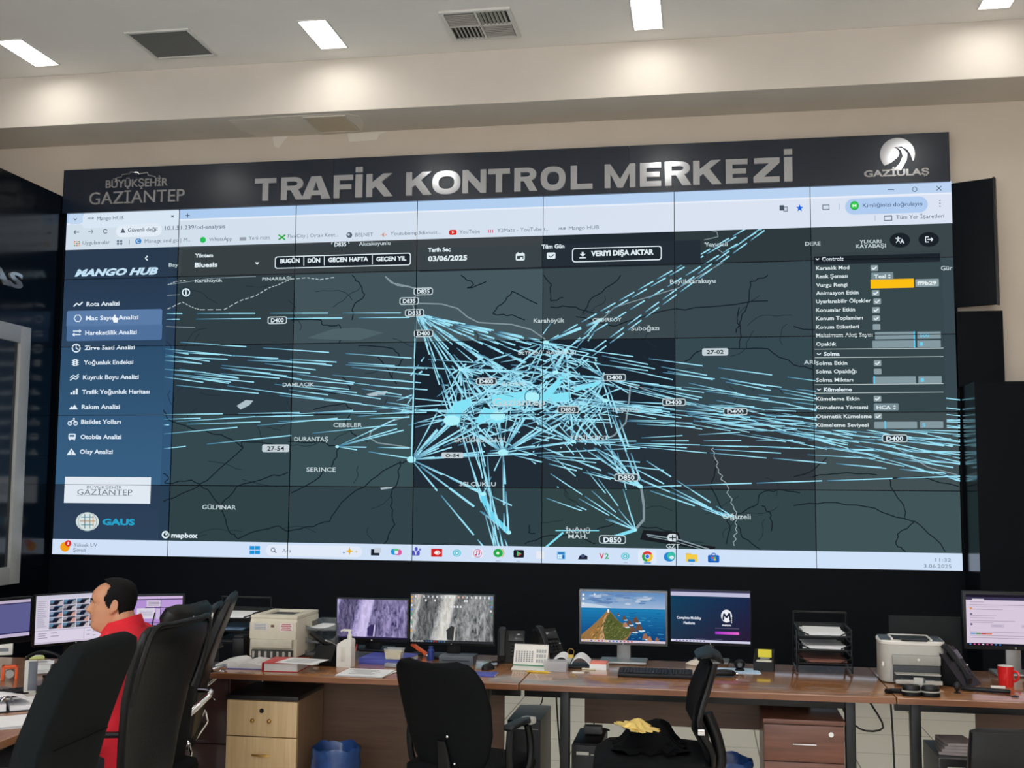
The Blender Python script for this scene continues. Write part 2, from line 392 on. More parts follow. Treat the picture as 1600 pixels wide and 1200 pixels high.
t = thing('return_grille', 'dark grey square ceiling panel in a white frame, between two left lights', 'ceiling panel', (-2.615, 9.13, CEIL))
f = MB()
for cx, cy, dx, dy in ((-.29, 0, .03, .61), (.29, 0, .03, .61), (0, -.29, .55, .03), (0, .29, .55, .03)): f.box((cx, cy, -0.008), (dx, dy, 0.016), bev=0.003)
f.build('frame', WHITEMETAL, t)
MB().box((0, 0, -0.003), (0.552, 0.552, 0.005)).build('panel', mat('grey_grille_mesh', (104, 106, 104), 0.7, var=0.12, scale=120), t, smooth=False)
t = thing('air_vent', 'four-way slatted ceiling air vent with dark openings', 'air vent', (0.215, 9.12, CEIL))
f = MB(); f.box((0, 0, -0.002), (0.54, 0.54, 0.003)); f.build('backing', mat('vent_dark', (30, 31, 32), 0.8), t, smooth=False)
f = MB()
for cx, cy, dx, dy in ((-.285, 0, .035, .60), (.285, 0, .035, .60), (0, -.285, .535, .035), (0, .285, .535, .035), (0, 0, .02, .535), (0, 0, .535, .02)): f.box((cx, cy, -0.010), (dx, dy, 0.02), bev=0.002)
f.build('frame', WHITEMETAL, t)
for qx, qy, along in ((-1, 1, 'x'), (1, 1, 'y'), (-1, -1, 'y'), (1, -1, 'x')):
    f = MB()
    for k in range(7):
        o = 0.028+k*0.034
        if along == 'x': f.box((qx*o, qy*0.138, -0.012), (0.011, 0.245, 0.020), rot=RY(rad(35*qx)))
        else: f.box((qx*0.138, qy*o, -0.012), (0.245, 0.011, 0.020), rot=RX(rad(-35)))
    f.build('slat_bank', mat('vent_slats', (172, 170, 164), 0.5, var=0.03), t, smooth=False)
t = thing('access_hatch', 'cream square access hatch in the soffit above the sign', 'hatch', (-1.405, 10.03, BEAMZ))
MB().box((0, 0, -0.007), (0.385, 0.44, 0.006)).build('door_panel', mat('hatch_cream', (206, 190, 166), 0.7, var=0.03), t, smooth=False)
f = MB()
for cx, cy, dx, dy in ((-.2, 0, .02, .475), (.2, 0, .02, .475), (0, -.228, .38, .02), (0, .228, .38, .02)): f.box((cx, cy, -0.008), (dx, dy, 0.012))
f.build('frame', BEAM, t, smooth=False)

# ------------------------------------------------------------------ the long sign over the screens
SGY = 10.19
def letters3d(txt, x0, x1, zb, zt, yf, depth, parent, m, bold, name='letter', origin=(0, 0, 0), split=True, shear=0.0, capscale=True):
    """solid letters standing on a board: each letter its own mesh"""
    vs, fs = text_mesh(txt, bold, 0.5, 4, shear)
    bm = bmesh.new(); bv = [bm.verts.new(v) for v in vs]
    for f in fs:
        try: bm.faces.new([bv[i] for i in f])
        except ValueError: pass
    bmesh.ops.remove_doubles(bm, verts=bm.verts, dist=1e-5)
    mn = min(v.co.x for v in bm.verts); mx = max(v.co.x for v in bm.verts)
    kx = (x1-x0)/(mx-mn); kz = (zt-zb)/(CAP+2*bold); o = Vector(origin)
    for v in bm.verts:
        c = v.co; v.co = Vector((x0+(c.x-mn)*kx, yf-depth/2-c.z*depth, zb+(c.y+bold)*kz))-o
    # islands
    seen = set(); isl = []
    for v in bm.verts:
        if v in seen: continue
        st = [v]; comp = []; seen.add(v)
        while st:
            q = st.pop(); comp.append(q)
            for e in q.link_edges:
                n2 = e.other_vert(q)
                if n2 not in seen: seen.add(n2); st.append(n2)
        isl.append(comp)
    rng = sorted([[min(v.co.x for v in c), max(v.co.x for v in c), c] for c in isl], key=lambda r: r[0]); grp = []
    for a, b, c in rng:
        if grp and (not split or a < grp[-1][1]-0.25*(b-a)): grp[-1][1] = max(b, grp[-1][1]); grp[-1][2] += c
        else: grp.append([a, b, list(c)])
    out = []
    for a, b, c in grp:
        idx = {v: i for i, v in enumerate(c)}; fl = {f for v in c for f in v.link_faces}
        me = bpy.data.meshes.new(name); me.from_pydata([tuple(v.co) for v in c], [], [tuple(idx[v] for v in f.verts) for f in fl])
        me.materials.append(m); ob = bpy.data.objects.new(name, me); COL.objects.link(ob); ob.parent = parent; out.append(ob)
    bm.free(); return out
def SP(px, py): return at(px, py, SGY-0.01)
sign = thing('wall_sign', 'long glossy black sign with steel lettering above the video wall', 'sign', (0, SGY, 4.43))
tl, br = at(100, 266, SGY), at(1485, 283, SGY)
zt_ = at(1485, 206, SGY).z
sb = MB()
for xa, xb in ((tl.x, -1.435), (-1.432, 1.405), (1.408, br.x)):
    sb.box(((xa+xb)/2, 0.06, (zt_+br.z)/2-4.43), (xb-xa, 0.12, zt_-br.z))
sb.build('board', SIGNBLACK, sign, smooth=False)
def heavy_letter(ch, x0, x1, zb, h, name='letter'):
    """one heavy grotesque capital as a solid block"""
    m = MB(); w_ = x1-x0; s_ = min(.265*h, w_*.42); t_ = .22*h; o = Vector((0, SGY, 4.43)); X = lambda u: x0+u*w_; Zz = lambda v: zb+v*h-4.43
    kk = [0]
    def pz(*pts): kk[0] += 1; m.prism([(a, b) for a, b in pts], -.024-.00008*kk[0], 0.0, 'y')
    def bar(a, b, c, d): pz((a, c), (b, c), (b, d), (a, d))
    zb_, zt = Zz(0), Zz(1); zm = Zz(.5)
    if ch == 'T': bar(X(.5)-s_/2, X(.5)+s_/2, zb_, zt-t_); bar(x0, x1, zt-t_, zt)
    elif ch in 'İI':
        bar(x0, x1, zb_, zt)
        if ch == 'İ': bar(x0, x1, zt+.10*h, zt+.33*h)
    elif ch == 'L': bar(x0, x0+s_, zb_+t_, zt); bar(x0, x1, zb_, zb_+t_)
    elif ch == 'F': bar(x0, x0+s_, zb_, zt-t_); bar(x0, x1, zt-t_, zt); bar(x0+s_, x0+w_*.92, zm-t_*.55, zm+t_*.4)
    elif ch == 'E': bar(x0, x0+s_, zb_+t_, zt-t_); bar(x0, x1, zt-t_, zt); bar(x0, x1, zb_, zb_+t_); bar(x0+s_, x0+w_*.93, zm-t_*.47, zm+t_*.47)
    elif ch == 'Z': bar(x0+.03*w_, x1, zt-t_, zt); bar(x0, x1, zb_, zb_+t_); pz((x0, zb_+t_), (x0+.40*w_, zb_+t_), (x1, zt-t_), (x1-.40*w_, zt-t_))
    elif ch == 'N': bar(x0, x0+s_*.92, zb_, zt); bar(x1-s_*.92, x1, zb_, zt); pz((x0+s_*.92, zt), (x0+s_*.92, zt-.42*h), (x1-s_*.92, zb_), (x1-s_*.92, zb_+.42*h))
    elif ch == 'M':
        bar(x0, x0+s_*.88, zb_, zt); bar(x1-s_*.88, x1, zb_, zt); c = X(.5); pz((x0+s_*.88, zt), (x0+s_*.88, zt-.40*h), (c-.09*w_, zb_), (c, zb_), (c, zb_+.36*h)); pz((x1-s_*.88, zt), (c, zb_+.36*h), (c, zb_), (c+.09*w_, zb_), (x1-s_*.88, zt-.40*h))
    elif ch == 'K':
        bar(x0, x0+s_, zb_, zt); pz((x0+s_, zm-.16*h), (x0+s_, zm+.14*h), (x1-.36*w_, zt), (x1-.02*w_, zt)); pz((x0+s_+.12*w_, zm-.05*h), (x1-.33*w_, zb_), (x1, zb_), (x0+s_+.34*w_, zm+.16*h))
    elif ch == 'A':
        c = X(.5); pz((x0, zb_), (x0+.30*w_, zb_), (c, zt-.24*h), (c, zt), (c-.17*w_, zt)); pz((x1-.30*w_, zb_), (x1, zb_), (c+.17*w_, zt), (c, zt), (c, zt-.24*h)); bar(x0+.26*w_, x1-.26*w_, zb_+.17*h, zb_+.37*h)
    def band(cx, cz, ro, so, ri, si, a0, a1, n=22):
        f = lambda rx, rz, a: (cx+rx*math.copysign(abs(math.cos(a))**.85, math.cos(a)), cz+rz*math.copysign(abs(math.sin(a))**.85, math.sin(a)))
        for k in range(n):
            p, q = rad(a0+(a1-a0)*k/n), rad(a0+(a1-a0)*(k+1)/n); pz(f(ro, so, p), f(ro, so, q), f(ri, si, q), f(ri, si, p))
    if ch == 'O': band(X(.5), zm, w_/2, h*.51, w_/2-s_*1.02, h*.51-t_*1.05, 0, 360, 36)
    if ch == 'R':
        bar(x0, x0+s_, zb_, zt); r = .285*h; cz = zt-r; cx = x0+.50*w_
        bar(x0+s_, cx, zt-t_*.85, zt); bar(x0+s_, cx, zt-2*r, zt-2*r+t_*.85); band(cx, cz, x1-.05*w_-cx, r, x1-.05*w_-cx-s_*.98, r-t_*.85, -90, 90, 14); pz((x0+.40*w_, zt-2*r+.02*h), (x1-.34*w_, zb_), (x1, zb_), (x0+.72*w_, zt-2*r+.06*h))
    return m.build(name, STEEL, sign, smooth=False)
zb_s = (SP(415, 314).z+SP(905, 297).z+SP(1232, 283).z)/3; h_s = wpx(38.5, 10.2)
for ch, a_, b_ in (('T', 399, 432), ('R', 440, 476), ('A', 472, 517), ('F', 522, 552), ('İ', 556, 567), ('K', 573, 614), ('K', 635, 675), ('O', 676, 720), ('N', 723, 760), ('T', 763, 797), ('R', 804, 840), ('O', 845, 884), ('L', 892, 926), ('M', 945, 993), ('E', 1000, 1033), ('R', 1039, 1080), ('K', 1083, 1127), ('E', 1134, 1168), ('Z', 1177, 1218), ('İ', 1225, 1238)):
    y_ = 295-(a_-399)*.037; heavy_letter(ch, SP(a_, y_).x, SP(b_, y_).x, zb_s, h_s)
# city emblem: castle outline over two lines of letters
a, b = SP(165, 293), SP(262, 290); zb = SP(213, 292).z; zt2 = SP(213, 279).z
letters3d('BÜYÜKŞEHİR', a.x, b.x, zb, zt2, SGY, 0.012, sign, STEEL, 0.012, 'emblem_lettering', (0, SGY, 4.43), split=False)
a, b = SP(139, 320), SP(288, 316); zb = SP(213, 317).z; zt2 = SP(213, 297).z
letters3d('GAZİANTEP', a.x, b.x, zb, zt2, SGY, 0.012, sign, STEEL, 0.002, 'emblem_lettering', (0, SGY, 4.43), split=False)
cst = MB(); q = [(180, 285), (183, 278), (190, 277), (191, 273), (203, 272), (204, 269), (216, 270), (217, 272), (231, 270), (232, 274), (242, 276), (246, 282), (252, 284)]
cst.tube([SP(*p)-Vector((0, SGY, 4.43))-Vector((0, 0.004, 0)) for p in q], 0.006, 6, sub=1)
cst.build('castle_outline', STEEL, sign)
# round road emblem with its name
cc = SP(1402, 241); R_ = wpx(25.5, 10.2)
em = MB(); o_ = Vector((0, SGY, 4.43))
def arc(cx, cz, r, a0, a1, n=24): return [(cx+r*math.cos(rad(a0+(a1-a0)*k/n)), cz+r*math.sin(rad(a0+(a1-a0)*k/n))) for k in range(n+1)]
def zpoly(m, poly, y0, y1): m.prism([(p[0], p[1]-4.43) for p in poly], y0, y1, 'y')
# crescent body: outer circle, lower right cut away by the road
out = arc(cc.x, cc.z, R_, -28, 222, 40)
inn = [(cc.x-.35*R_, cc.z-.50*R_), (cc.x+.02*R_, cc.z-.18*R_), (cc.x+.12*R_, cc.z+.05*R_), (cc.x+.02*R_, cc.z+.28*R_), (cc.x-.2*R_, cc.z+.42*R_), (cc.x+.25*R_, cc.z+.46*R_), (cc.x+.6*R_, cc.z+.25*R_), (cc.x+.78*R_, cc.z-.1*R_)]
zpoly(em, out+inn, -0.014, 0.0)
road = [(cc.x-.32*R_, cc.z-1.0*R_), (cc.x+.10*R_, cc.z-.6*R_), (cc.x+.30*R_, cc.z-.15*R_), (cc.x+.22*R_, cc.z+.22*R_), (cc.x-.02*R_, cc.z+.40*R_), (cc.x+.3*R_, cc.z+.33*R_), (cc.x+.56*R_, cc.z+.02*R_), (cc.x+.52*R_, cc.z-.38*R_), (cc.x+.2*R_, cc.z-1.0*R_)]
zpoly(em, road, -0.020, 0.0)
em.build('road_emblem', STEEL, sign, smooth=False)
a, b = SP(1350, 275), SP(1452, 271); zb = SP(1400, 275).z; zt2 = SP(1400, 264).z
letters3d('GAZİULAŞ', a.x, b.x, zb, zt2, SGY, 0.012, sign, STEEL, 0.03, 'emblem_lettering', (0, SGY, 4.43), split=False)

# lettering and display on the left partition
def LP(px, py):
    d = ray(px, py); return Vector((CX, 0, EZ))+d*((PX_-CX)/d.x)
t = thing('partition_lettering', 'silver letters on the black partition at the left edge', 'lettering', (PX_, 9.0, 3.5))
zb, zt2 = LP(16, 448).z, LP(16, 422).z
y0, y1 = LP(-45, 445).y, LP(33, 445).y
vs, fs = text_mesh('LAS', 0.03, 0.5, 4)
mn = min(v.x for v in vs); mx = max(v.x for v in vs)
t.rotation_euler = (0, 0, rad(90))
letters3d('LAS', y0-9.0, y1-9.0, zb-3.5, zt2-3.5, 0.0, 0.02, t, STEEL, 0.03, 'letter')
p1, p2 = LP(41, 513), LP(21, 911)
ty1 = (p1.y+p2.y)/2; tz1, tz0 = p1.z, p2.z; ty0 = ty1-2.3
t = thing('wall_display', 'large switched-off display in a grey frame on the left black partition', 'display', (PX_, (ty0+ty1)/2, (tz0+tz1)/2), rad(90))
hw, hh = (ty1-ty0)/2, (tz1-tz0)/2; bz = 0.16
f = MB()
for cx, cz, dx, dz in ((-hw+bz/2, 0, bz, 2*hh), (hw-bz/2, 0, bz, 2*hh), (0, hh-bz/2, 2*hw-2*bz, bz), (0, -hh+bz/2, 2*hw-2*bz, bz)): f.box((cx, -0.03, cz), (dx, 0.06, dz), bev=0.006)
f.build('frame', FRAMEGREY, t)
MB().box((0, -0.02, 0), (2*hw-2*bz-.002, 0.02, 2*hh-2*bz-.002)).build('screen', GLASSDARK, t, smooth=False)

# splayed black panel right of the sign
a = Vector((4.228, 10.20)); b = Vector((4.535, 10.06)); m_ = (a+b)/2; dv = b-a
pnl = thing('wall_panel', 'black rectangular panel jutting from the wall just right of the video wall', 'panel', (m_.x, m_.y, 3.30), math.atan2(dv.y, dv.x))
MB().box((0, 0.02, 0.545), (dv.length, 0.04, 1.10), bev=0.003).build('board', BLACKMATT, pnl)
MB().box((0.05, 0.075, 0.545), (0.10, 0.07, 0.4)).build('bracket', BLKMETAL, pnl)
MB().box((dv.length/2+0.012, 0.02, 0.545), (0.02, 0.06, 1.11), bev=0.003).build('edge_strip', BLKPL2, pnl)

# ================================================================== THE VIDEO WALL
VW, VH = 8.47, 8.47/2.489
VT = EZ+2.72541; VL = -VW/2
vw = thing('video_wall', 'huge video wall of thin-seamed panels showing a dark traffic flow map', 'video wall', (0, D, VT-VH))
def U(px, py):
    p = at(px, py, D); return (p.x-VL, VT-p.z)
def wsc(off): return SC(U, (VL, 0, VH), (1, 0, 0), (0, 0, 1), (0, -1, 0), off)
CW, CH = VW/7, VH/5
tint = [[(44, 60, 78), (62, 70, 74), (60, 66, 70), (62, 68, 72), (34, 42, 50), (46, 58, 62), (58, 70, 74)],
        [(44, 64, 88), (50, 64, 70), (66, 84, 90), (70, 88, 94), (58, 72, 78), (56, 72, 78), (58, 74, 80)],
        [(50, 84, 116), (44, 58, 68), (58, 74, 82), (26, 36, 46), (28, 38, 48), (54, 72, 80), (56, 72, 78)],
        [(50, 86, 120), (52, 72, 78), (58, 80, 84), (34, 44, 54), (40, 50, 58), (50, 58, 64), (66, 80, 84)],
        [(42, 62, 84), (48, 66, 70), (50, 68, 74), (48, 66, 72), (50, 68, 70), (52, 70, 74), (64, 84, 88)]]
for r in range(5):
    for c in range(7):
        m = MB(); m.box((VL+(c+.5)*CW, 0.013, VH-(r+.5)*CH), (CW-.003, 0.024, CH-.003))
        o = m.build('display_panel', BLKPL, vw, smooth=False)
        s = wsc(0.0012); s.rawpoly([(c*CW+.004, r*CH+.004), ((c+1)*CW-.004, r*CH+.004), ((c+1)*CW-.004, (r+1)*CH-.004), (c*CW+.004, (r+1)*CH-.004)], tint[r][c]); s.build('lit_area', o)
for k in range(1, 7): MB().box((VL+k*CW, -0.0050, VH/2), (0.0055, 0.006, VH)).build('panel_seam', BLACKMATT, vw, smooth=False)
for k in range(1, 5): MB().box((0, -0.0051, VH-k*CH), (VW, 0.006, 0.0055)).build('panel_seam', BLACKMATT, vw, smooth=False)
WHT = (226, 240, 246); LBL = (196, 212, 216)

# ---- roads under the flows
s = wsc(0.0018); DK = (24, 34, 42)
roads = [[(255, 640), (262, 655), (300, 670), (345, 679), (380, 700), (378, 690), (430, 695)], [(380, 700), (330, 745), (300, 765), (265, 780), (255, 783)],
 [(255, 740), (263, 745), (258, 755), (300, 750), (325, 765), (345, 790), (358, 830), (372, 842), (400, 830), (432, 822), (450, 830), (490, 823), (515, 815), (534, 785), (580, 750), (620, 725), (640, 720)],
 [(345, 790), (370, 760), (420, 745), (450, 738)], [(600, 850), (617, 820), (610, 790), (612, 770), (622, 750), (625, 720)], [(450, 690), (500, 690), (530, 700), (520, 725), (500, 745), (455, 770)],
 [(490, 640), (540, 630), (550, 640), (540, 660), (555, 680), (575, 690)], [(455, 610), (500, 612), (540, 615), (548, 605), (535, 590)], [(550, 500), (552, 480), (570, 460), (560, 440), (550, 430)],
 [(455, 500), (500, 500), (505, 508), (530, 507), (540, 520), (530, 535)], [(610, 590), (620, 575), (630, 560), (615, 545), (560, 540)], [(620, 600), (600, 570), (590, 558)],
 [(720, 430), (740, 445), (730, 450), (760, 440)], [(770, 490), (790, 470), (800, 455), (840, 475)], [(770, 490), (800, 492), (820, 500)], [(850, 430), (862, 445), (860, 470), (880, 465)], [(910, 490), (925, 465), (955, 445), (970, 430)],
 [(860, 480), (900, 480), (930, 490)], [(900, 495), (960, 510), (1040, 485), (1100, 480), (1200, 470)], [(1150, 520), (1158, 500), (1170, 470), (1172, 440), (1200, 430)], [(1155, 480), (1152, 500), (1157, 520), (1155, 545), (1200, 545), (1240, 570), (1270, 577)],
 [(1070, 565), (1095, 548), (1155, 545)], [(1115, 700), (1118, 730), (1110, 760), (1130, 800), (1140, 820), (1135, 850)], [(1140, 810), (1180, 790), (1190, 770), (1215, 765), (1250, 770)],
 [(1150, 815), (1160, 840), (1190, 860)], [(1050, 830), (1000, 822), (960, 817), (930, 830)], [(1240, 745), (1270, 735), (1292, 715)], [(1240, 790), (1290, 785), (1355, 792), (1400, 808), (1430, 815), (1470, 850), (1477, 862)],
 [(1430, 815), (1402, 835), (1400, 850), (1415, 862)], [(1390, 748), (1395, 765), (1412, 790), (1415, 812)], [(1270, 745), (1310, 740), (1370, 742)], [(1390, 748), (1440, 745), (1498, 760)], [(1190, 790), (1205, 805), (1205, 830)],
 [(820, 850), (850, 838), (900, 835), (930, 850)], [(828, 820), (826, 832), (836, 834)], [(1350, 500), (1300, 520), (1240, 510)], [(1430, 430), (1440, 440), (1420, 470), (1380, 480)]]
for i, r_ in enumerate(roads):
    q = []
    for a, b in zip(r_, r_[1:]):
        for k in range(4):
            t_ = k/4; q.append((a[0]+(b[0]-a[0])*t_+(random.uniform(-2, 2) if k else 0), a[1]+(b[1]-a[1])*t_+(random.uniform(-2, 2) if k else 0)))
    q.append(r_[-1]); s.line(q, 1.7, DK)
random.seed(11)
for k in range(90):
    x, y = random.uniform(262, 1260), random.uniform(440, 855); a = random.uniform(0, 6.3); q = [(x, y)]
    for j in range(random.randint(3, 7)):
        a += random.uniform(-.6, .6); x += 12*math.cos(a); y += 7*math.sin(a); q.append((x, y))
    if all(256 < p[0] < 1268 and 436 < p[1] < 855 for p in q): s.line(q, 1.0, (34, 46, 54))
s.build('road_network', vw)
s = wsc(0.0022); LR = (132, 150, 158)
for q, wd in (([(602, 432), (612, 442), (640, 448), (662, 456)], 2.2), ([(602, 432), (620, 446), (650, 450), (662, 456), (645, 466)], 1.6), ([(655, 474), (690, 475), (715, 482), (730, 495), (748, 504), (800, 507), (830, 515), (852, 530)], 2.0),
  ([(645, 476), (650, 490)], 1.6), ([(985, 602), (983, 625), (978, 660), (960, 680), (930, 694)], 2.6), ([(1002, 762), (1006, 790), (1006, 812), (992, 828)], 4.0), ([(930, 510), (960, 480), (1010, 465), (1060, 450), (1130, 410)], 1.4),
  ([(643, 700), (620, 696), (590, 692), (577, 684), (580, 674), (610, 658), (640, 650)], 2.0), ([(950, 590), (1000, 605), (1050, 625), (1110, 640), (1170, 640), (1200, 650)], 1.6), ([(1100, 358), (1120, 362), (1122, 370), (1100, 375)], 1.2), ([(1100, 380), (1120, 388), (1138, 402)], 1.2),
  ([(262, 445), (330, 435), (400, 432)], 1.0), ([(255, 462), (285, 460)], 1.0), ([(255, 510), (305, 512)], 1.2), ([(1400, 700), (1420, 712), (1450, 730), (1496, 742)], 1.6), ([(1010, 835), (1060, 843), (1108, 858)], 2.0), ([(1012, 838), (1050, 845), (1104, 860)], 1.2)): s.line(q, wd, LR)
for q in ([(262, 483), (285, 472), (300, 480), (312, 484), (350, 484), (375, 470), (400, 462), (420, 450), (435, 445), (450, 438)], [(262, 445), (275, 440), (292, 438)], [(455, 436), (480, 434), (500, 437), (525, 433)]):
    for (a, b) in zip(q, q[1:]):
        for k in range(3):
            t0, t1 = k/3, k/3+.22; s.line([(a[0]+(b[0]-a[0])*t0, a[1]+(b[1]-a[1])*t0), (a[0]+(b[0]-a[0])*t1, a[1]+(b[1]-a[1])*t1)], 1.4, (178, 192, 196))
q = [(1115, 700)]
for k in range(30): q.append((1122-9*math.cos(k/30*5)+random.uniform(-3.5, 3.5)+k*.9, 702+k*5.2))
s.line([p for p in q if p[1] < 856], 1.3, (150, 165, 168))
for poly in ([(370, 634), (384, 625), (396, 626), (390, 633), (376, 640)], [(572, 616), (590, 612), (606, 611), (600, 618), (578, 619)], [(594, 762), (615, 760), (612, 763), (596, 765)]): s.poly(poly, (172, 190, 198))
s.poly([(1005, 828), (1060, 832), (1065, 848), (1118, 854), (1116, 862), (1000, 843)], (26, 30, 34), -0.0002)
s.poly([(480, 528), (520, 514), (560, 512), (600, 520), (560, 532), (500, 530)], (78, 98, 104), -0.0003)
s.build('main_roads', vw)

# ---- moving flow strokes
def dashes(s, a, b, wd, period, duty, phase, lift, col=(158, 228, 248), dim=(62, 118, 150)):
    L = math.hypot(b[0]-a[0], b[1]-a[1]); wd *= .84
    if L < 3: return
    t = -phase*period
    while t < L:
        t0, t1 = max(t, 0), min(t+duty*period, L)
        if t1-t0 > 2:
            p = lambda t_: (a[0]+(b[0]-a[0])*t_/L, a[1]+(b[1]-a[1])*t_/L)
            m_ = t0+(t1-t0)*.55
            s.line([p(t0), p(m_)], wd*.8, col, lift, dim); s.line([p(m_), p(t1)], wd, col, lift)
        t += period
random.seed(3)
far = wsc(0.0028); near = wsc(0.0034); lf = [0]
def fd(a, b, wd, per, duty=.76, tgt=None):
    lf[0] = (lf[0]+1) % 40; dashes(tgt or far, a, b, wd, per, duty, random.random(), lf[0]*0.000012)
left_far = [(256, 490, 650, 489), (256, 499, 640, 496), (256, 545, 852, 604), (256, 549, 722, 578), (256, 577, 832, 622), (256, 589, 642, 642), (256, 563, 700, 602), (256, 557, 868, 585), (256, 660, 700, 632), (256, 664, 640, 652),
            (256, 678, 720, 636), (256, 701, 700, 655), (256, 648, 778, 640), (256, 655, 832, 640), (256, 600, 778, 652), (256, 583, 720, 630), (256, 533, 868, 575)]
for x0, y0, x1, y1 in left_far: fd((x0, y0), (x1, y1), 2.0, random.uniform(90, 190), .8)
for k in range(9): 
    y = 540+random.random()*50; fd((256+random.random()*20, y), (640, y+34+random.random()*26), 1.8, random.uniform(150, 230), .4)
hubsR = [(946, 592), (946, 626), (832, 622), (895, 640), (868, 582), (778, 652), (900, 690)]
for k in range(36):
    h = random.choice(hubsR); y1 = 648+104*(k/35)+random.uniform(-3, 3)
    fd(h, (1500, y1), random.uniform(1.4, 2.0), random.uniform(80, 150), .72)
for y0, y1 in ((541, 660), (546, 665), (552, 690), (560, 640), (575, 700), (540, 625)): fd((860, y0), (1500, y1), 1.9, random.uniform(90, 120), .78)
fd((1002, 761), (1500, 744), 2.2, 110, .93)
for a, b in (((848, 604), (1195, 352)), ((852, 610), (1200, 356)), ((853, 535), (1175, 352)), ((945, 490), (1150, 370)), ((860, 560), (1190, 358))): fd(a, b, 2.4, 34, .8)
H = [(650, 490), (643, 718), (786, 707), (853, 535), (946, 592), (832, 620), (868, 582), (720, 577), (706, 657), (778, 650), (946, 626), (938, 500), (527, 698), (1000, 760), (993, 828), (1140, 808), (895, 642), (896, 690), (795, 832), (755, 772), (884, 548), (722, 630), (800, 580), (760, 610)]
core = [2, 3, 4, 5, 6, 7, 8, 9, 10, 16, 17, 20, 21, 22, 23]
near2 = near
for i in core:
    for j in core:
        if i < j and random.random() < .85: fd(H[i], H[j], random.choice([1.6, 2, 2, 2.6, 3.2]), random.uniform(40, 90), .78, near2)
for i in core:
    if i in (2,): continue
    for _ in range(1 if i in (4, 10, 17) else 2): 
        fd(H[0], (H[i][0]+random.uniform(-10, 10), H[i][1]+random.uniform(-10, 10)), random.choice([2, 2.4, 3]), random.uniform(34, 70), .8, near2)
fd(H[0], H[1], 2.6, 400, .99, near2); fd(H[0], (648, 560), 3, 200, .99, near2)
for t_, wd in ((706, 657), 5), ((720, 630), 5), ((778, 650), 4), ((832, 620), 3), ((868, 582), 3), ((946, 626), 2.4), ((786, 707), 3.4), ((900, 690), 2.6), ((946, 592), 2.4), ((720, 577), 2.4), ((853, 535), 2), ((1000, 700), 2.2), ((795, 832), 4), ((757, 856), 3), ((755, 772), 3.4), ((800, 790), 2.4):
    fd(H[1], t_, wd, random.uniform(60, 140), .9, near2)
for t_ in ((640, 700), (640, 716), (720, 640), (700, 655), (650, 640)): fd(H[12], t_, 2.2, 120, .85, near2)
for t_, wd in ((720, 640), 3.4), ((832, 620), 3), ((778, 650), 6), ((946, 626), 3), ((946, 592), 2.4), ((868, 582), 2.4), ((750, 680), 5), ((895, 642), 4), ((795, 832), 3.4), ((788, 830), 3), ((755, 772), 2.2), ((900, 690), 2.4), ((1000, 722), 2), ((1040, 735), 1.8), ((853, 535), 2), ((680, 640), 2.6):
    fd(H[2], t_, wd, random.uniform(50, 110), .85, near2)
for t_ in ((700, 600), (690, 560), (735, 640), (720, 577), (760, 690), (665, 520), (730, 600), (742, 660)): fd(t_, (788+random.uniform(-16, 10), 856), 2.4, random.uniform(60, 110), .8, near2)
near2.line([(752, 772), (768, 805)], 9, (110, 214, 240), .0002); near2.line([(768, 805), (793, 830)], 8, (110, 214, 240), .0002)
for t_ in ((850, 700), (880, 690), (830, 720), (900, 700), (940, 650), (946, 626), (870, 760), (830, 770), (900, 790), (930, 620), (860, 740)): fd(t_, H[14], 2, random.uniform(60, 100), .6, near2)
for t_ in ((880, 640), (896, 690), (832, 622), (946, 626), (946, 592), (868, 582), (900, 660), (920, 700), (850, 700), (800, 700), (786, 707), (930, 560), (860, 600)): fd(t_, (H[13][0]+random.uniform(-8, 4), H[13][1]), random.choice([2, 2.6, 3]), random.uniform(50, 100), .82, near2)
for t_ in ((1002, 762), (980, 740), (1000, 750), (930, 700), (1010, 720)): fd(t_, (1140+random.uniform(-6, 6), 808), 2.4, random.uniform(70, 110), .86, near2)
for j in (4, 10, 16, 17): 
    for _ in range(5): fd(H[j], (H[j][0]+random.uniform(-90, 60), H[j][1]+random.uniform(-60, 70)), 2.2, random.uniform(30, 60), .8, near2)
for _ in range(110):
    a = (random.gauss(800, 62), random.gauss(620, 34)); an = random.choice([-.6, -.35, .2, .5, 1.1, 2.2, random.random()*3]); l = random.uniform(14, 44)
    fd(a, (a[0]+l*math.cos(an), a[1]+l*math.sin(an)), random.uniform(1.6, 3.2), 60, .9, near2)
fd(H[3], H[11], 5, 60, .85, near2); fd(H[20], H[11], 3, 80, .9, near2); fd(H[6], H[11], 2.2, 80, .9, near2); fd(H[3], (930, 548), 2, 60, .9, near2); fd(H[3], (884, 549), 4, 60, .9, near2); fd(H[4], H[3], 2, 60, .9, near2)
CY = (132, 226, 246)
for poly in ([(697, 646), (712, 628), (735, 622), (738, 632), (722, 644), (716, 664), (700, 666)], [(768, 618), (800, 614), (824, 610), (828, 624), (808, 638), (796, 634), (770, 632)], [(742, 660), (756, 636), (790, 648), (788, 660), (748, 662)],
             [(836, 628), (868, 596), (880, 582), (886, 588), (862, 618), (846, 632)], [(860, 616), (892, 612), (892, 626), (862, 628)], [(896, 606), (934, 596), (936, 602), (898, 612)]): near2.poly(poly, CY, .00045)
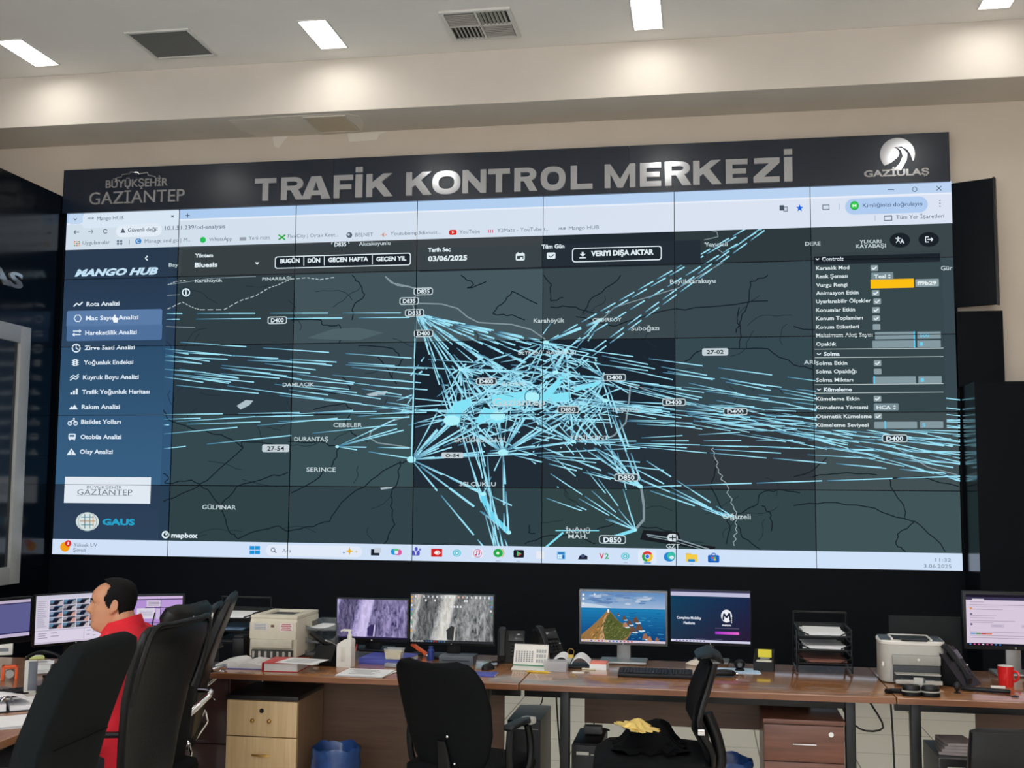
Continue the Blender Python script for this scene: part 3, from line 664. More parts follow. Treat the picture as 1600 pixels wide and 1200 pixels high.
for p_, r1, r2 in ((H[5], 12, 7), (H[9], 12, 7), (H[8], 13, 8), (H[2], 8, 5), (H[1], 7, 5), (H[0], 4, 3), (H[3], 5, 3), (H[6], 5, 3), (H[4], 4, 3), (H[10], 5, 3), (H[7], 4, 3), (H[13], 4, 3), (H[14], 3, 2), (H[18], 4, 3), (H[17], 4, 2.6), (H[11], 3.5, 2.5), (H[20], 4, 2.5), (H[12], 3, 2), (H[19], 5, 3)):
    near2.disc(p_[0], p_[1], r1, (172, 240, 250), ry=r2, lift=.0005)
near2.ring(H[5][0], H[5][1], 12.5, 1.2, (40, 90, 110), 24, lift=.00055)
near2.line([(880, 832), (845, 862)], 3, CY, .0004); near2.line([(993, 828), (940, 845)], 5, CY, .0004); near2.line([(868, 829), (936, 829)], 1.6, CY, .0004)
far.build('traffic_flow_strokes', vw); near.build('traffic_flow_strokes', vw)
# hide strokes that would run over the taskbar: the bar below is drawn on a nearer layer

# ---- place names and road shields
def place(t, x0, x1, y, h=7.5, c=LBL, bold=.014):
    s = wsc(0.0046); s.text(t, x0, y, c, h, x1, bold); s.build('place_name', vw)
for a in (('CEBELER', 521, 566, 664, 6.5), ('DURANTAŞ', 460, 513, 686, 7), ('SERINCE', 479, 525, 733.5, 7), ('GÜLPINAR', 316, 369, 792, 7), ('DAMLACIK', 442, 491, 601, 6), ('Karahöyük', 834, 882, 501, 7), ('BEYKENT', 810, 850, 551, 6), ('BAĞBAŞI', 854, 900, 551, 6),
          ('ÇILDIRKÖY', 926, 971, 500, 6), ('Suboğazı', 986, 1030, 513, 7), ('Büyükkarakuyu', 1047, 1118, 440, 7), ('Yavuzeli', 1101, 1137, 382, 7), ('DERE', 1258, 1282, 381, 6), ('YUKARI', 1343, 1377, 378, 6), ('KAYABAŞI', 1337, 1384, 385, 6), ('ERTUĞRULGAZİ', 710, 790, 687.5, 6.5),
          ('SELÇUKLU', 718, 775, 756, 6.5), ('TAŞLICA', 955, 999, 640, 6.5), ('YEŞİLKENT', 890, 951, 684, 6.5), ('Oğuzeli', 1129, 1173, 806.5, 8), ('İNÖNÜ', 884, 922, 829, 8), ('MAH.', 888, 918, 837.5, 7), ('GZT', 1041, 1062, 853, 7), ('Akcakoyunlu', 561, 610, 381, 6),
          ('Gür', 1470, 1488, 419, 7), ('ARI', 1256, 1274, 566, 6.5), ('Karahüyük', 305, 348, 439, 5), ('PINARBAŞI', 410, 455, 436, 5), ('Bay', 264, 279, 414, 6), ('BOYNO', 785, 822, 600, 5.5), ('Gaziantep', 770, 852, 628, 12)): place(*a)
def shield(t, x, y, wd=30, ht=11, solid=False):
    s = wsc(0.0042)
    if solid: s.rrect(x-wd/2, y-ht/2, x+wd/2, y+ht/2, (196, 208, 214), .25); s.text(t, x-wd*.32, y, (26, 34, 40), ht*.58, x+wd*.32, .02, .0006)
    else: s.frame(x-wd/2, y-ht/2, x+wd/2, y+ht/2, LBL, (44, 58, 66), 1.4, .3); s.text(t, x-wd*.33, y, WHT, ht*.6, x+wd*.33, .025, .0008)
    s.build('road_shield', vw)
for a in (('D835', 661.5, 455.5), ('D835', 639.5, 470.5), ('D835', 648, 489), ('D400', 662, 521), ('D400', 433.5, 500.5, 30), ('D400', 760, 596, 32), ('D400', 960, 590, 36), ('D400', 1053, 628.5, 37), ('D400', 1149, 643, 38), ('D400', 1398, 685, 40, 12), ('D850', 888, 640, 34), ('D850', 979, 746, 38, 12), ('D850', 957, 843, 42, 14), ('D835', 532, 382, 28),
          ('27-54', 431, 700.5, 42, 12, True), ('27-02', 1117.5, 550, 41, 11, True), ('O-54', 707, 711.5, 34, 9, True)): shield(*a)
s = wsc(0.0042); s.rrect(1043, 834, 1059, 846, (212, 224, 230), .4); s.line([(1046, 840), (1056, 840)], 2, (40, 50, 56), .0003); s.line([(1051, 836), (1051, 844)], 2, (40, 50, 56), .0003); s.build('airport_symbol', vw)
s = wsc(0.0042); s.disc(259, 835.5, 6, WHT); s.disc(259, 835.5, 3.4, (40, 56, 66), lift=.0003); s.disc(260, 834.5, 1.6, WHT, lift=.0005); s.text('mapbox', 268, 836, WHT, 7.5, 309, .035); s.build('map_maker_mark', vw)
s = wsc(0.0042); s.disc(291, 457, 10, (40, 60, 70), ry=9); s.ring(291, 457, 6.5, 1.8, WHT, lift=.0003); s.line([(291, 455), (291, 461)], 2, WHT, .0004); s.disc(291, 453.3, 1.1, WHT, 8, lift=.0004); s.build('info_button', vw)

# ---- browser window top
s = wsc(0.0046); TAB = (176, 206, 240); BAR = (214, 226, 240); BMK = (222, 234, 246)
dv = lambda px, py: U(px, py)
def hstrip(s, v0, v1, cL, cR, u0=0.0, u1=VW):
    n = 14
    for k in range(n):
        f = lambda a, b, t: tuple(a[i]+(b[i]-a[i])*t for i in range(3))
        a, b = k/n, (k+1)/n
        s.rawpoly([(u0+(u1-u0)*a, v0), (u0+(u1-u0)*b, v0), (u0+(u1-u0)*b, v1), (u0+(u1-u0)*a, v1)], [f(cL, cR, a), f(cL, cR, b), f(cL, cR, b), f(cL, cR, a)])
vt1 = U(300, 342)[1]; vt2 = U(300, 360)[1]; vt3 = U(104, 391)[1]; vA = U(300, 344.5)[1]
hstrip(s, 0.002, vt1, (170, 202, 238), (188, 212, 242)); hstrip(s, vt1, vA, (226, 236, 248), (232, 238, 250)); hstrip(s, vA, vt3, (208, 222, 234), (220, 228, 244))
vb = U(104, 371)[1]; 
s.rrect(130, 333.5, 280, 352, (216, 230, 244), .2, .0003); s.rrect(108, 334, 129, 350, (192, 214, 240), .3, .0003)
for x, y in ((118, 342.5),): s.line([(x-2.5, y-1), (x, y+1.5), (x+2.5, y-1)], 1.2, (70, 90, 110), .0006)
s.text('HUB', 137, 341.5, (120, 134, 150), 3.5, 147, .03, .0006, .3); s.text('Mango HUB', 152, 341.5, (84, 100, 118), 6, 193, .0, .0006)
s.line([(268, 336.5), (272, 340)], 1.2, (60, 76, 92), .0006); s.line([(272, 336.5), (268, 340)], 1.2, (60, 76, 92), .0006)
s.line([(290, 337), (297, 337)], 1.2, (60, 76, 92), .0006); s.line([(293.5, 333.5), (293.5, 340.5)], 1.2, (60, 76, 92), .0006)
s.line([(1387, 296.5), (1397, 296.5)], 1.0, (70, 84, 100), .0006); s.ring(1429, 296, 4, 1, (70, 84, 100), lift=.0006); s.line([(1463, 291), (1471, 298)], 1.1, (60, 74, 90), .0006); s.line([(1471, 291), (1463, 298)], 1.1, (60, 74, 90), .0006)
# address row
s.rrect(182, 351.5, 253, 369, (226, 236, 246), .5, .0003)
for pts in ([(116, 363), (124, 363)], [(119, 360), (116, 363), (119, 366)]): s.line(pts, 1.3, (84, 100, 116), .0006)
for pts in ([(138, 362), (146, 362)], [(143, 359), (146, 362), (143, 365)]): s.line(pts, 1.2, (130, 146, 160), .0006)
s.ring(165, 361.5, 3.6, 1.2, (84, 100, 116), 16, 20, 330, lift=.0006)
s.poly([(192.5, 356), (196.5, 364), (188.5, 364)], (80, 94, 110), .0006); s.text('Güvenli değil', 200, 359.5, (80, 94, 110), 6.2, 246, .01, .0006); s.text('10.1.51.239/od-analysis', 258, 356.5, (80, 98, 116), 6.5, 352, .0, .0006)
s.rect(1218, 321, 1225, 329, (70, 84, 100), .0006); s.rect(1224, 323, 1231, 331, (130, 144, 158), .0005); s.rect(1225.5, 324.5, 1229.5, 329.5, (206, 218, 232), .0007)
s.poly([(1249.5+r_*math.cos(rad(a_-90)), 325.5+r_*math.sin(rad(a_-90))) for a_, r_ in [(36*k, 6 if k % 2 == 0 else 2.6) for k in range(10)]], (30, 100, 220), .0006)
s.rect(1285, 320, 1296, 328, (90, 104, 118), .0006); s.rect(1286.2, 321.2, 1294.8, 326.8, (212, 224, 238), .0007); s.line([(1311, 318), (1311, 328)], .8, (150, 166, 184), .0006)
s.rrect(1320, 311, 1450, 332, (176, 204, 240), .5, .0004); s.disc(1335, 321.5, 7, (40, 180, 70), lift=.0006); s.disc(1335, 321.5, 5, (70, 210, 90), lift=.0007); s.text('M', 1332, 321.5, (240, 250, 240), 4, 1338, .02, .0009); s.text('Kimliğinizi doğrulayın', 1348, 321, (50, 74, 108), 6.5, 1441, .0, .0008)
for k in range(3): s.disc(1468.5, 313.5+4.4*k, 1.0, (60, 76, 92), 8, lift=.0006)
# bookmarks row
G = (108, 122, 138)
for i in range(3):
    for j in range(3): s.rect(116+3.6*i, 377+3*j, 118+3.6*i, 378.8+3*j, [(220, 70, 60), (230, 160, 40), (60, 150, 90)][(i+j) % 3], .0006)
s.text('Uygulamalar', 129.5, 379.5, G, 6, 172, .0, .0006)
for i in range(2):
    for j in range(2): s.rect(183+5*i, 375.5+4*j, 186.5+5*i, 378.5+4*j, G, .0006)
s.line([(202.5, 375), (202.5, 382)], .8, G, .0006); s.rrect(212, 373, 221, 381, (40, 120, 190), .4, .0005); s.ring(216.5, 377, 2.8, 1.1, (230, 240, 250), 12, 40, 320, lift=.0007)
s.text('Manage and go | M...', 226.5, 376.7, G, 6, 299, .0, .0006)
s.disc(317.5, 375, 4.6, (40, 190, 90), lift=.0006); s.text('WhatsApp', 327, 374, G, 6, 363, .0, .0006)
s.rect(375, 371, 385, 376, (150, 160, 172), .0006); s.text('Yeni ritim', 389, 372, G, 6, 422, .0, .0006)
s.line([(435.5, 367), (446, 375)], 2.4, (40, 180, 70), .0006); s.line([(446, 367), (435.5, 375)], 2.4, (60, 160, 60), .0007); s.text('FlexCity | Ortak Kent...', 450, 369, G, 6, 529, .0, .0006)
s.disc(546, 367.5, 4.6, (90, 102, 116), lift=.0006); s.disc(545, 366.5, 1.8, (200, 214, 228), lift=.0007); s.text('BELNET', 555.5, 367, G, 6, 583, .0, .0006)
for k in range(5): s.line([(596+2*k, 366.5-abs(2-k)*-1.2-2.6), (596+2*k, 366.5+2.6-abs(2-k)*1.2+1.2)], 1.2, (230, 140, 30), .0006)
s.text('Youtubemp3donust...', 610, 365, G, 6, 689, .0, .0006)
s.rrect(702, 359.5, 713.5, 367, (220, 40, 40), .3, .0006); s.poly([(706.5, 361.2), (706.5, 365.2), (710, 363.2)], (250, 240, 240), .0008); s.text('YouTube', 718, 362.3, G, 6, 750, .0, .0006)
for k in range(3): s.line([(763.5+3.2*k, 359), (763.5+3.2*k, 364)], 1.4, (220, 80, 110), .0006)
s.text('Y2Mate - YouTube t...', 777, 360, G, 6, 858, .0, .0006); s.text('HUB', 872.5, 357.5, G, 3.5, 884, .03, .0006, .3); s.text('Mango HUB', 889, 356.5, G, 6, 936, .0, .0006)
s.line([(1367, 337), (1367, 345)], .8, (160, 172, 190), .0006); s.rect(1381, 337, 1394, 345, (90, 104, 122), .0005); s.rect(1382.2, 338.8, 1392.8, 343.8, (220, 230, 246), .0007); s.text('Tüm Yer İşaretleri', 1400, 339.5, (84, 98, 116), 6.5, 1475, .0, .0006)
s.build('browser_bar', vw)

# ---- filter row
s = wsc(0.0044)
s.rect(284, 389, 644, 425, (56, 64, 68), 0); s.rect(656, 388, 1095, 414, (38, 47, 55), .0001); s.rect(656, 388, 846, 418, (58, 68, 72), .0002)
s.text('Yöntem', 305, 399.5, WHT, 6, 333, .035); s.text('Bluesis', 304.5, 414, WHT, 7.5, 340, .035); s.poly([(398.5, 410), (405.5, 410), (402, 414)], WHT, .0004)
s.build('filter_row', vw)
s = wsc(0.0048); u0, v0 = U(430, 400); u1, v1 = U(642, 415)
yb = lambda x: (409.2-(x-430)*.0195)
s.frame(430, 401, 642, 414.5, WHT, (30, 37, 44), 1.3, .2)
for x in (475, 507, 582): s.line([(x, yb(x)-7.5+.2), (x, yb(x)+7)], 1.2, WHT, .0006)
for t_, a_, b_ in (('BUGÜN', 438, 468.5), ('DÜN', 481, 500.5), ('GEÇEN HAFTA', 513, 575.5), ('GEÇEN YIL', 588, 635)): s.text(t_, a_, yb((a_+b_)/2)-.8, WHT, 6.6, b_, .045, .0008)
s.build('date_buttons', vw)
s = wsc(0.0048); s.text('Tarih Seç', 669, 390.5, WHT, 6.5, 704.5, .035); s.text('03/06/2025', 669, 404.3, WHT, 8, 730, .035)
s.rrect(806, 396, 820, 407, WHT, .2, .0003); s.rect(808, 400, 818, 405, (58, 68, 72), .0006); s.rect(813, 402, 816.5, 405, WHT, .0008); s.line([(809.5, 394.5), (809.5, 397)], 1.6, WHT, .0004); s.line([(816.5, 394.5), (816.5, 397)], 1.6, WHT, .0004)
s.build('date_field', vw)
s = wsc(0.0048); s.text('Tüm Gün', 846.5, 385.5, WHT, 6.5, 882, .035); s.rrect(854.5, 395, 868, 404.5, WHT, .2); s.line([(857.5, 399.6), (860.5, 402.3), (866, 397.5)], 1.4, (40, 52, 62), .0005); s.build('all_day_checkbox', vw)
s = wsc(0.0048); s.frame(894, 388, 1034, 406.5, WHT, (32, 40, 48), 1.4, .2); s.line([(910.5, 394), (910.5, 398)], 3, WHT, .0007); s.poly([(906, 397), (915, 397), (910.5, 401)], WHT, .0007); s.rect(905.5, 402.3, 915.5, 403.6, WHT, .0007)
s.text('VERIYI DIŞA AKTAR', 923.5, 396.2, WHT, 8, 1021.5, .045, .0008); s.build('export_button', vw)
for x, kind in ((1406, 0), (1451, 1)):
    s = wsc(0.0048); y = 375.5 if kind == 0 else 374.3; s.disc(x, y, 16, (28, 34, 42), 28, ry=11.5)
    if kind == 0: s.text('文' if False else 'A', x, y+1.5, WHT, 7, x+7, .03, .0006); s.line([(x-7, y-3), (x+1, y-3)], 1.3, WHT, .0005); s.line([(x-1, y-3), (x-6, y+4)], 1.3, WHT, .0005); s.line([(x-5, y-2), (x, y+3)], 1.3, WHT, .0005); s.line([(x-3, y-5.5), (x-3, y-3)], 1.3, WHT, .0005)
    else: s.line([(x, y-4), (x-5, y-4), (x-5, y+4), (x, y+4)], 1.5, WHT, .0005); s.line([(x-2, y), (x+6, y)], 1.5, WHT, .0005); s.line([(x+3.5, y-2.6), (x+6.3, y), (x+3.5, y+2.6)], 1.5, WHT, .0005)
    s.build('round_button', vw)

# ---- side menu
s = wsc(0.0042); u_r = U(256, 620)[0]
uL = 0.002; vS = vt3; sm = None
bands = [(vS, CH, (42, 58, 78), (44, 60, 80)), (CH, 2*CH-.0, (40, 58, 80), (46, 70, 96)), (2*CH, 3*CH, (46, 78, 108), (50, 86, 118)), (3*CH, 4*CH, (52, 88, 122), (56, 96, 130)), (4*CH, U(84, 843)[1], (42, 60, 82), (46, 66, 90))]
for v0, v1, ca, cb in bands: s.rawpoly([(uL, v0), (u_r, v0), (u_r, v1), (uL, v1)], [ca, ca, cb, cb])
menu = s.build('side_menu', vw)
s = wsc(0.0048); s.line([(231, 400), (227.5, 403.5), (231, 407)], 1.8, WHT); s.build('collapse_arrow', menu)
s = wsc(0.0048)
s.text('MANGO HUB', 117, 426.5, (196, 226, 246), 10.5, 247, .05, .0002, .32); s.build('menu_logo', menu)
for y in (497.5, 520): 
    s = wsc(0.0044); s.rrect(105, y-11.6, 253, y+10.8, (92, 124, 168) if y < 500 else (80, 112, 156), .12); s.build('menu_highlight', menu)
def entry(t_, x0, x1, y, icon):
    s = wsc(0.0050); s.text(t_, x0, y, (226, 238, 248), 6.8, x1, .022); x = x0-13; W_ = (222, 236, 246)
    if icon == 'zig': s.line([(x-7, y+4), (x-2, y-1), (x+2, y+2), (x+7, y-3)], 2, W_)
    elif icon == 'hex': s.ring(x+.5, y+.5, 6.5, 1.6, W_, 6)
    elif icon == 'swap': 
        s.line([(x-6, y-2.5), (x+6, y-2.5)], 1.6, W_); s.line([(x-6, y+3), (x+6, y+3)], 1.6, W_); s.line([(x+3.5, y-4.8), (x+6.5, y-2.5), (x+3.5, y-.4)], 1.5, W_); s.line([(x-3.5, y+.8), (x-6.5, y+3), (x-3.5, y+5.2)], 1.5, W_)
    elif icon == 'clock': s.ring(x, y+.5, 7, 1.8, W_, 20); s.line([(x, y-3.5), (x, y+.8), (x+3.5, y+2.8)], 1.6, W_)
    elif icon == 'light': 
        s.rrect(x-3.6, y-5, x+3.6, y+5.5, W_, .3)
        for k in range(3): s.disc(x, y-2.7+3.1*k, 1.1, (54, 84, 114), 8, lift=.0004); s.line([(x-5.5, y-3+3.2*k), (x+5.5, y-3+3.2*k)], 1.1, W_, -.0001)
    elif icon == 'zig2':
        for d_ in (-2, 2): s.line([(x-7, y+3+d_), (x-2, y-1+d_), (x+2, y+1.5+d_), (x+6.5, y-3+d_)], 1.6, W_)
    elif icon == 'bars':
        for k in range(3): s.rect(x-5+4.2*k, y+4-3*(k+1), x-2.2+4.2*k, y+4, W_)
    elif icon == 'hill': s.poly([(x-7, y+4), (x-3, y-1), (x-1, y+1), (x+2, y-3.5), (x+7, y+4)], W_)
    elif icon == 'bike':
        for d_ in (-4.5, 4.5): s.ring(x+d_, y+2.4, 3.6, 1.3, W_, 14)
        s.line([(x-4.5, y+2.4), (x-1, y-2), (x+3, y-2), (x+4.5, y+2.4)], 1.5, W_); s.disc(x+2, y-4.6, 1.5, W_, 8)
    elif icon == 'bus': s.rrect(x-5.5, y-5, x+5.5, y+4, W_, .25); s.rect(x-3.8, y-3, x+3.8, y, (56, 94, 128), .0004); s.rect(x-4.5, y+4, x-2.5, y+5.5, W_); s.rect(x+2.5, y+4, x+4.5, y+5.5, W_)
    elif icon == 'warn': s.poly([(x, y-5), (x+7.5, y+5.5), (x-7.5, y+5.5)], W_); s.line([(x, y-1.5), (x, y+2)], 1.4, (56, 94, 128), .0004); s.disc(x, y+3.8, .8, (56, 94, 128), 6, lift=.0004)
    return s.build('menu_entry', menu)
for a in (('Rota Analizi', 135.5, 187, 475, 'zig'), ('Mac Sayıcı Analizi', 134.5, 216.5, 497, 'hex'), ('Hareketlilik Analizi', 133.5, 214, 520, 'swap'), ('Zirve Saati Analizi', 132.5, 211, 543.5, 'clock'), ('Yoğunluk Endeksi', 131, 208.5, 566.3, 'light'), ('Kuyruk Boyu Analizi', 130, 217, 589.5, 'zig2'),
          ('Trafik Yoğunluk Haritası', 128.5, 234, 612.3, 'bars'), ('Rakım Analizi', 128, 187.5, 635.7, 'hill'), ('Bisiklet Yolları', 127, 189, 659, 'bike'), ('Otobüs Analizi', 126, 190, 682.5, 'bus'), ('Olay Analizi', 125, 176.5, 705.5, 'warn')): entry(*a)
s = wsc(0.0056); x, y = 180, 498; s.poly([(x-4, y), (x-2, y-2), (x-1, y-6), (x+1, y-6), (x+1, y-2), (x+5, y-1), (x+4, y+6), (x-2, y+6)], (244, 248, 250)); s.build('hand_pointer', vw)
s = wsc(0.0048); s.rect(102, 745, 235, 787, (224, 232, 242)); s.text('BÜYÜKŞEHİR', 136, 761, (120, 128, 140), 5, 191, .0, .0004); s.text('GAZİANTEP', 121, 768.5, (84, 94, 108), 9, 207, -.005, .0005); s.line([(120, 774.5), (207, 774.5)], 1.0, (170, 178, 188), .0004); s.build('city_logo_card', menu)
s = wsc(0.0048); s.disc(137, 815, 18, (214, 226, 224), 30, ry=14.5); s.ring(137, 815, 15, 1, (150, 170, 176), 24, lift=.0003)
for a_, b_, c_ in (((127, 808), (147, 808), (90, 150, 170)), ((125, 814), (150, 814), (190, 150, 110)), ((127, 820), (147, 820), (90, 150, 170)), ((133, 803), (133, 826), (90, 130, 150)), ((141, 803), (141, 826), (120, 160, 150)), ((146, 806), (146, 822), (190, 150, 110))): s.line([a_, b_], 1.4, c_, .0004)
s.text('GAUS', 160, 815, (38, 160, 200), 9.5, 211, .05); s.build('badge_and_name', menu)

# ---- control panel
s = wsc(0.0044)
cp = [(1270, 394, 1474, 670)]
for r in range(0, 5):
    v0, v1 = max(U(1272, 396)[1], r*CH), min(U(1272, 672)[1], (r+1)*CH)
    ua, ub = U(1273, 500)[0], U(1474, 480)[0]
    if v1 > v0: s.rawpoly([(ua, v0), (ub, v0), (ub, v1), (ua, v1)], [tuple(int(x_*.96) for x_ in tint[r][6])]*4)
cpo = s.build('control_panel', vw)
s = wsc(0.0048); s.rect(1271, 401, 1469, 405.5, (30, 36, 44)); s.rect(1271, 401, 1469, 409, (34, 41, 48), -.0001); s.line([(1274.5, 404), (1277, 406.5), (1279.5, 404)], 1.4, WHT, .0004); s.text('Controls', 1284, 405, WHT, 6.2, 1318, .03, .0005); s.build('panel_heading', cpo)
CT = (222, 234, 236); WG = (140, 158, 164)
def crow(t_, x1, y, kind, *a):
    s = wsc(0.0048); s.text(t_, 1275-(405-y)*0+0, y, CT, 6.0, x1, .018)
    xb = 1361+(y-419)*.027
    if kind in ('on', 'off'):
        x = a[0] if a else xb; s.rrect(x, y-4.4, x+12, y+4.4, WG, .15)
        if kind == 'on': s.line([(x+2.5, y), (x+5, y+2.3), (x+9.5, y-2.2)], 1.7, (240, 246, 246), .0004)
    elif kind == 'sel': s.rrect(a[0], y-6, a[1], y+5, (120, 140, 148), .15); s.text(a[2], a[0]+4.5, y, CT, 5.6, a[1]-12, .03, .0004); s.poly([(a[1]-9, y-1), (a[1]-4, y-1), (a[1]-6.5, y-3.5)], CT, .0004); s.poly([(a[1]-9, y+1), (a[1]-4, y+1), (a[1]-6.5, y+3.5)], CT, .0004)
    elif kind == 'swatch': s.rrect(1360, 437, 1428, 449.5, (250, 190, 20), .06); s.rrect(1430, 436.5, 1467, 447.5, WG, .1); s.text('ff9b29', 1433, 442.5, (232, 240, 240), 5.6, 1463, .03, .0004)
    elif kind == 'slide':
        xs, xe, xv, vx, val = a; s.rrect(xs, y-5, xe, y+5.5, (132, 152, 160), .1); s.rect(xv-1.2, y-6, xv+1.2, y+6, (90, 206, 246), .0005); s.rrect(vx, y-5.5, vx+37, y+5, (132, 152, 160), .1); s.text(val, vx+4, y, (110, 206, 240), 5.6, vx+4+5*len(val), .02, .0004)
    s.build('control_row', cpo)
crow('Karanlık Mod', 1327, 419, 'on', 1360); crow('Renk Şeması', 1324.5, 432, 'sel', 1361, 1396, 'Teal'); crow('Vurgu Rengi', 1324, 445.5, 'swatch'); crow('Animasyon Etkin', 1341.5, 458, 'on'); crow('Uyarlanabilir Ölçekler', 1361, 471, 'on', 1364.5)
crow('Konumlar Etkin', 1336, 484.5, 'on'); crow('Konum Toplamları', 1348, 497.5, 'on'); crow('Konum Etiketleri', 1342, 511, 'off'); crow('Maksimum Akış Sayısı', 1363.5, 524, 'slide', 1367, 1429, 1428.5, 1433, '500'); crow('Opaklık', 1307, 537.5, 'slide', 1363, 1429, 1429, 1433, '1')
crow('Solma Etkin', 1324, 567.5, 'on'); crow('Solma Opaklığı', 1338, 580.5, 'off'); crow('Solma Miktarı', 1333, 593.7, 'slide', 1364, 1431, 1366, 1434.5, '1'); crow('Kümeleme Etkin', 1343, 623, 'on', 1365); crow('Kümeleme Yöntemi', 1356, 636.5, 'sel', 1365, 1404, 'HCA'); crow('Otomatik Kümeleme', 1362, 650.5, 'on', 1366); crow('Kümeleme Seviyesi', 1357, 664, 'slide', 1366, 1433, 1383, 1437, '5')
for t_, y, xe in (('Solma', 553, 1312), ('Kümeleme', 608.5, 1331)):
    s = wsc(0.0048); s.line([(1273, y-7.2), (1474, y-9)], 1.0, (190, 204, 206)); s.line([(1273, y+6), (1474, y+4.2)], 1.0, (190, 204, 206)); s.line([(1276.5, y-1), (1279.5, y+1.6), (1282.5, y-1)], 1.4, WHT); s.text(t_, 1287, y, WHT, 6, xe, .03); s.build('panel_heading', cpo)

# ---- taskbar
s = wsc(0.0046); vk = U(700, 853)[1]
vb_l = U(84, 842.5)[1]
hstrip(s, (U(84, 842.5)[1]+U(1500, 864)[1])/2, VH-.002, (208, 224, 246), (208, 226, 248)); s.rrect(416, 851, 566, 871, (224, 234, 248), .5, .0003); tb = s.build('taskbar', vw)
TK = (90, 104, 124)
def icon(fn):
    s = wsc(0.0052); fn(s); s.build('taskbar_icon', tb)
def i_w(s): s.disc(102, 854.5, 7.5, (240, 160, 30), lift=0); s.disc(107, 849, 5, (214, 40, 40), lift=.0003); s.text('8', 105.5, 849, (250, 240, 240), 5, 108.5, .02, .0006)
icon(i_w)
s = wsc(0.0052); s.text('Yüksek UV', 115.5, 851, TK, 5.5, 152); s.text('Şimdi', 114.5, 859, TK, 5.5, 134.5); s.build('weather_text', tb)
def i_start(s):
    for i in range(2):
        for j in range(2): s.rect(390.5+8.5*i, 853+7*j, 398+8.5*i, 859+7*j, (30, 150, 220))
icon(i_start)
s = wsc(0.0052); s.ring(427, 859, 3.6, 1.1, TK); s.line([(429.5, 861.5), (432, 864)], 1.3, TK); s.text('Ara', 441, 860, (130, 142, 160), 6, 455); s.build('search_field', tb)
def star4(s, x, y, r, c): s.poly([(x+(r if k % 2 == 0 else r*.35)*math.cos(rad(45*k)), y+(r if k % 2 == 0 else r*.35)*math.sin(rad(45*k))) for k in range(8)], c)
def i_sp(s): star4(s, 546.5, 861, 6.5, (230, 180, 50)); star4(s, 537.5, 863.5, 2.4, (70, 130, 190)); star4(s, 557, 862, 2.6, (230, 190, 90))
icon(i_sp)
def i_tv(s): s.rect(580, 858, 593, 868, (28, 34, 44)); s.rect(585, 856, 596, 864, (196, 204, 216), .0003)
icon(i_tv)
def i_cp(s): s.rrect(611, 857, 624, 867, (40, 150, 220), .45); s.rrect(617, 858.5, 628, 867.5, (220, 90, 160), .45, .0003); s.rrect(615, 857, 623, 861, (90, 200, 120), .45, .0005); s.rrect(616.5, 860.5, 622.5, 865.5, (224, 232, 246), .4, .0007)
icon(i_cp)
def i_tm(s): s.rrect(644, 860, 656, 868, (80, 86, 190), .25); s.disc(650.5, 857.5, 2.6, (80, 86, 190)); s.disc(656.5, 858.5, 2, (120, 126, 210)); s.text('T', 647.5, 864, (240, 240, 250), 5, 652.5, .04, .0005)
icon(i_tm)
def i_rd(s): s.rect(674, 857, 691, 870, (206, 40, 40)); s.poly([(678, 863.5), (682, 860), (686, 863.5), (682, 867)], (246, 240, 240), .0003); s.poly([(683, 860), (687, 863.5), (683, 867), (685, 867), (689, 863.5), (685, 860)], (246, 240, 240), .0004)
icon(i_rd)
def i_tl(s, x=714, y=864): s.disc(x, y, 6.5, (70, 190, 210), ry=5.6); s.ring(x, y, 4.6, .9, (226, 240, 246), ry if False else 16, lift=.0003); s.disc(x, y, 1.8, (226, 240, 246), 8, lift=.0003)
icon(i_tl)
def i_ms(s): s.rrect(738, 858, 755, 871, (232, 230, 240), .2); s.ring(746.5, 864.5, 6.5, .8, (180, 80, 160), lift=.0003); s.line([(745, 867), (745, 861), (749.5, 860.5), (749.5, 866)], 1.1, (214, 60, 110), .0003); s.disc(744, 867, 1.4, (214, 60, 110), 8, lift=.0003); s.disc(748.5, 866, 1.4, (90, 110, 220), 8, lift=.0003)
icon(i_ms)
def i_gr(s): s.disc(778.5, 864, 7.5, (40, 170, 70), ry=6.6); s.disc(778, 864.3, 2.4, (226, 240, 230), 10, lift=.0003); s.ring(780, 864, 8.2, 1.4, (220, 170, 40), 12, -60, 60, lift=.0002); s.rect(775, 876, 782, 877, (150, 160, 176))
icon(i_gr)
def i_pl(s): s.rrect(802.5, 859, 819, 871.5, (26, 30, 38), .2); s.poly([(808, 861), (808, 869), (815, 865)], (80, 190, 120), .0003); s.poly([(810, 864), (810, 869), (815, 866)], (220, 80, 90), .0004); s.rect(807, 876.5, 813, 877.5, (150, 160, 176))
icon(i_pl)
def i_f(s): s.rect(838, 861, 850, 873, (230, 234, 242))
icon(i_f)
def i_ca(s): 
    s.rrect(870.5, 861.5, 883.5, 874, (120, 190, 226), .1); s.rect(872, 863, 882, 865.5, (40, 110, 190), .0003); s.rect(879, 867, 882, 873, (30, 90, 180), .0003)
    for i in range(2):
        for j in range(2): s.rect(872+3.2*i, 867+3.2*j, 874.4+3.2*i, 869.4+3.2*j, (244, 248, 250), .0003)
icon(i_ca)
def i_pr(s): s.poly([(903, 874), (906, 868), (911, 866), (918, 869), (918, 874)], (24, 30, 50)); s.disc(911, 868.5, 3, (70, 84, 120), 10, lift=.0003)
icon(i_pr)
def i_v2(s): s.text('V', 936.5, 868.5, (216, 60, 80), 8.5, 944, .03); s.text('2', 945, 868.5, (70, 170, 110), 8.5, 951.5, .03)
icon(i_v2)
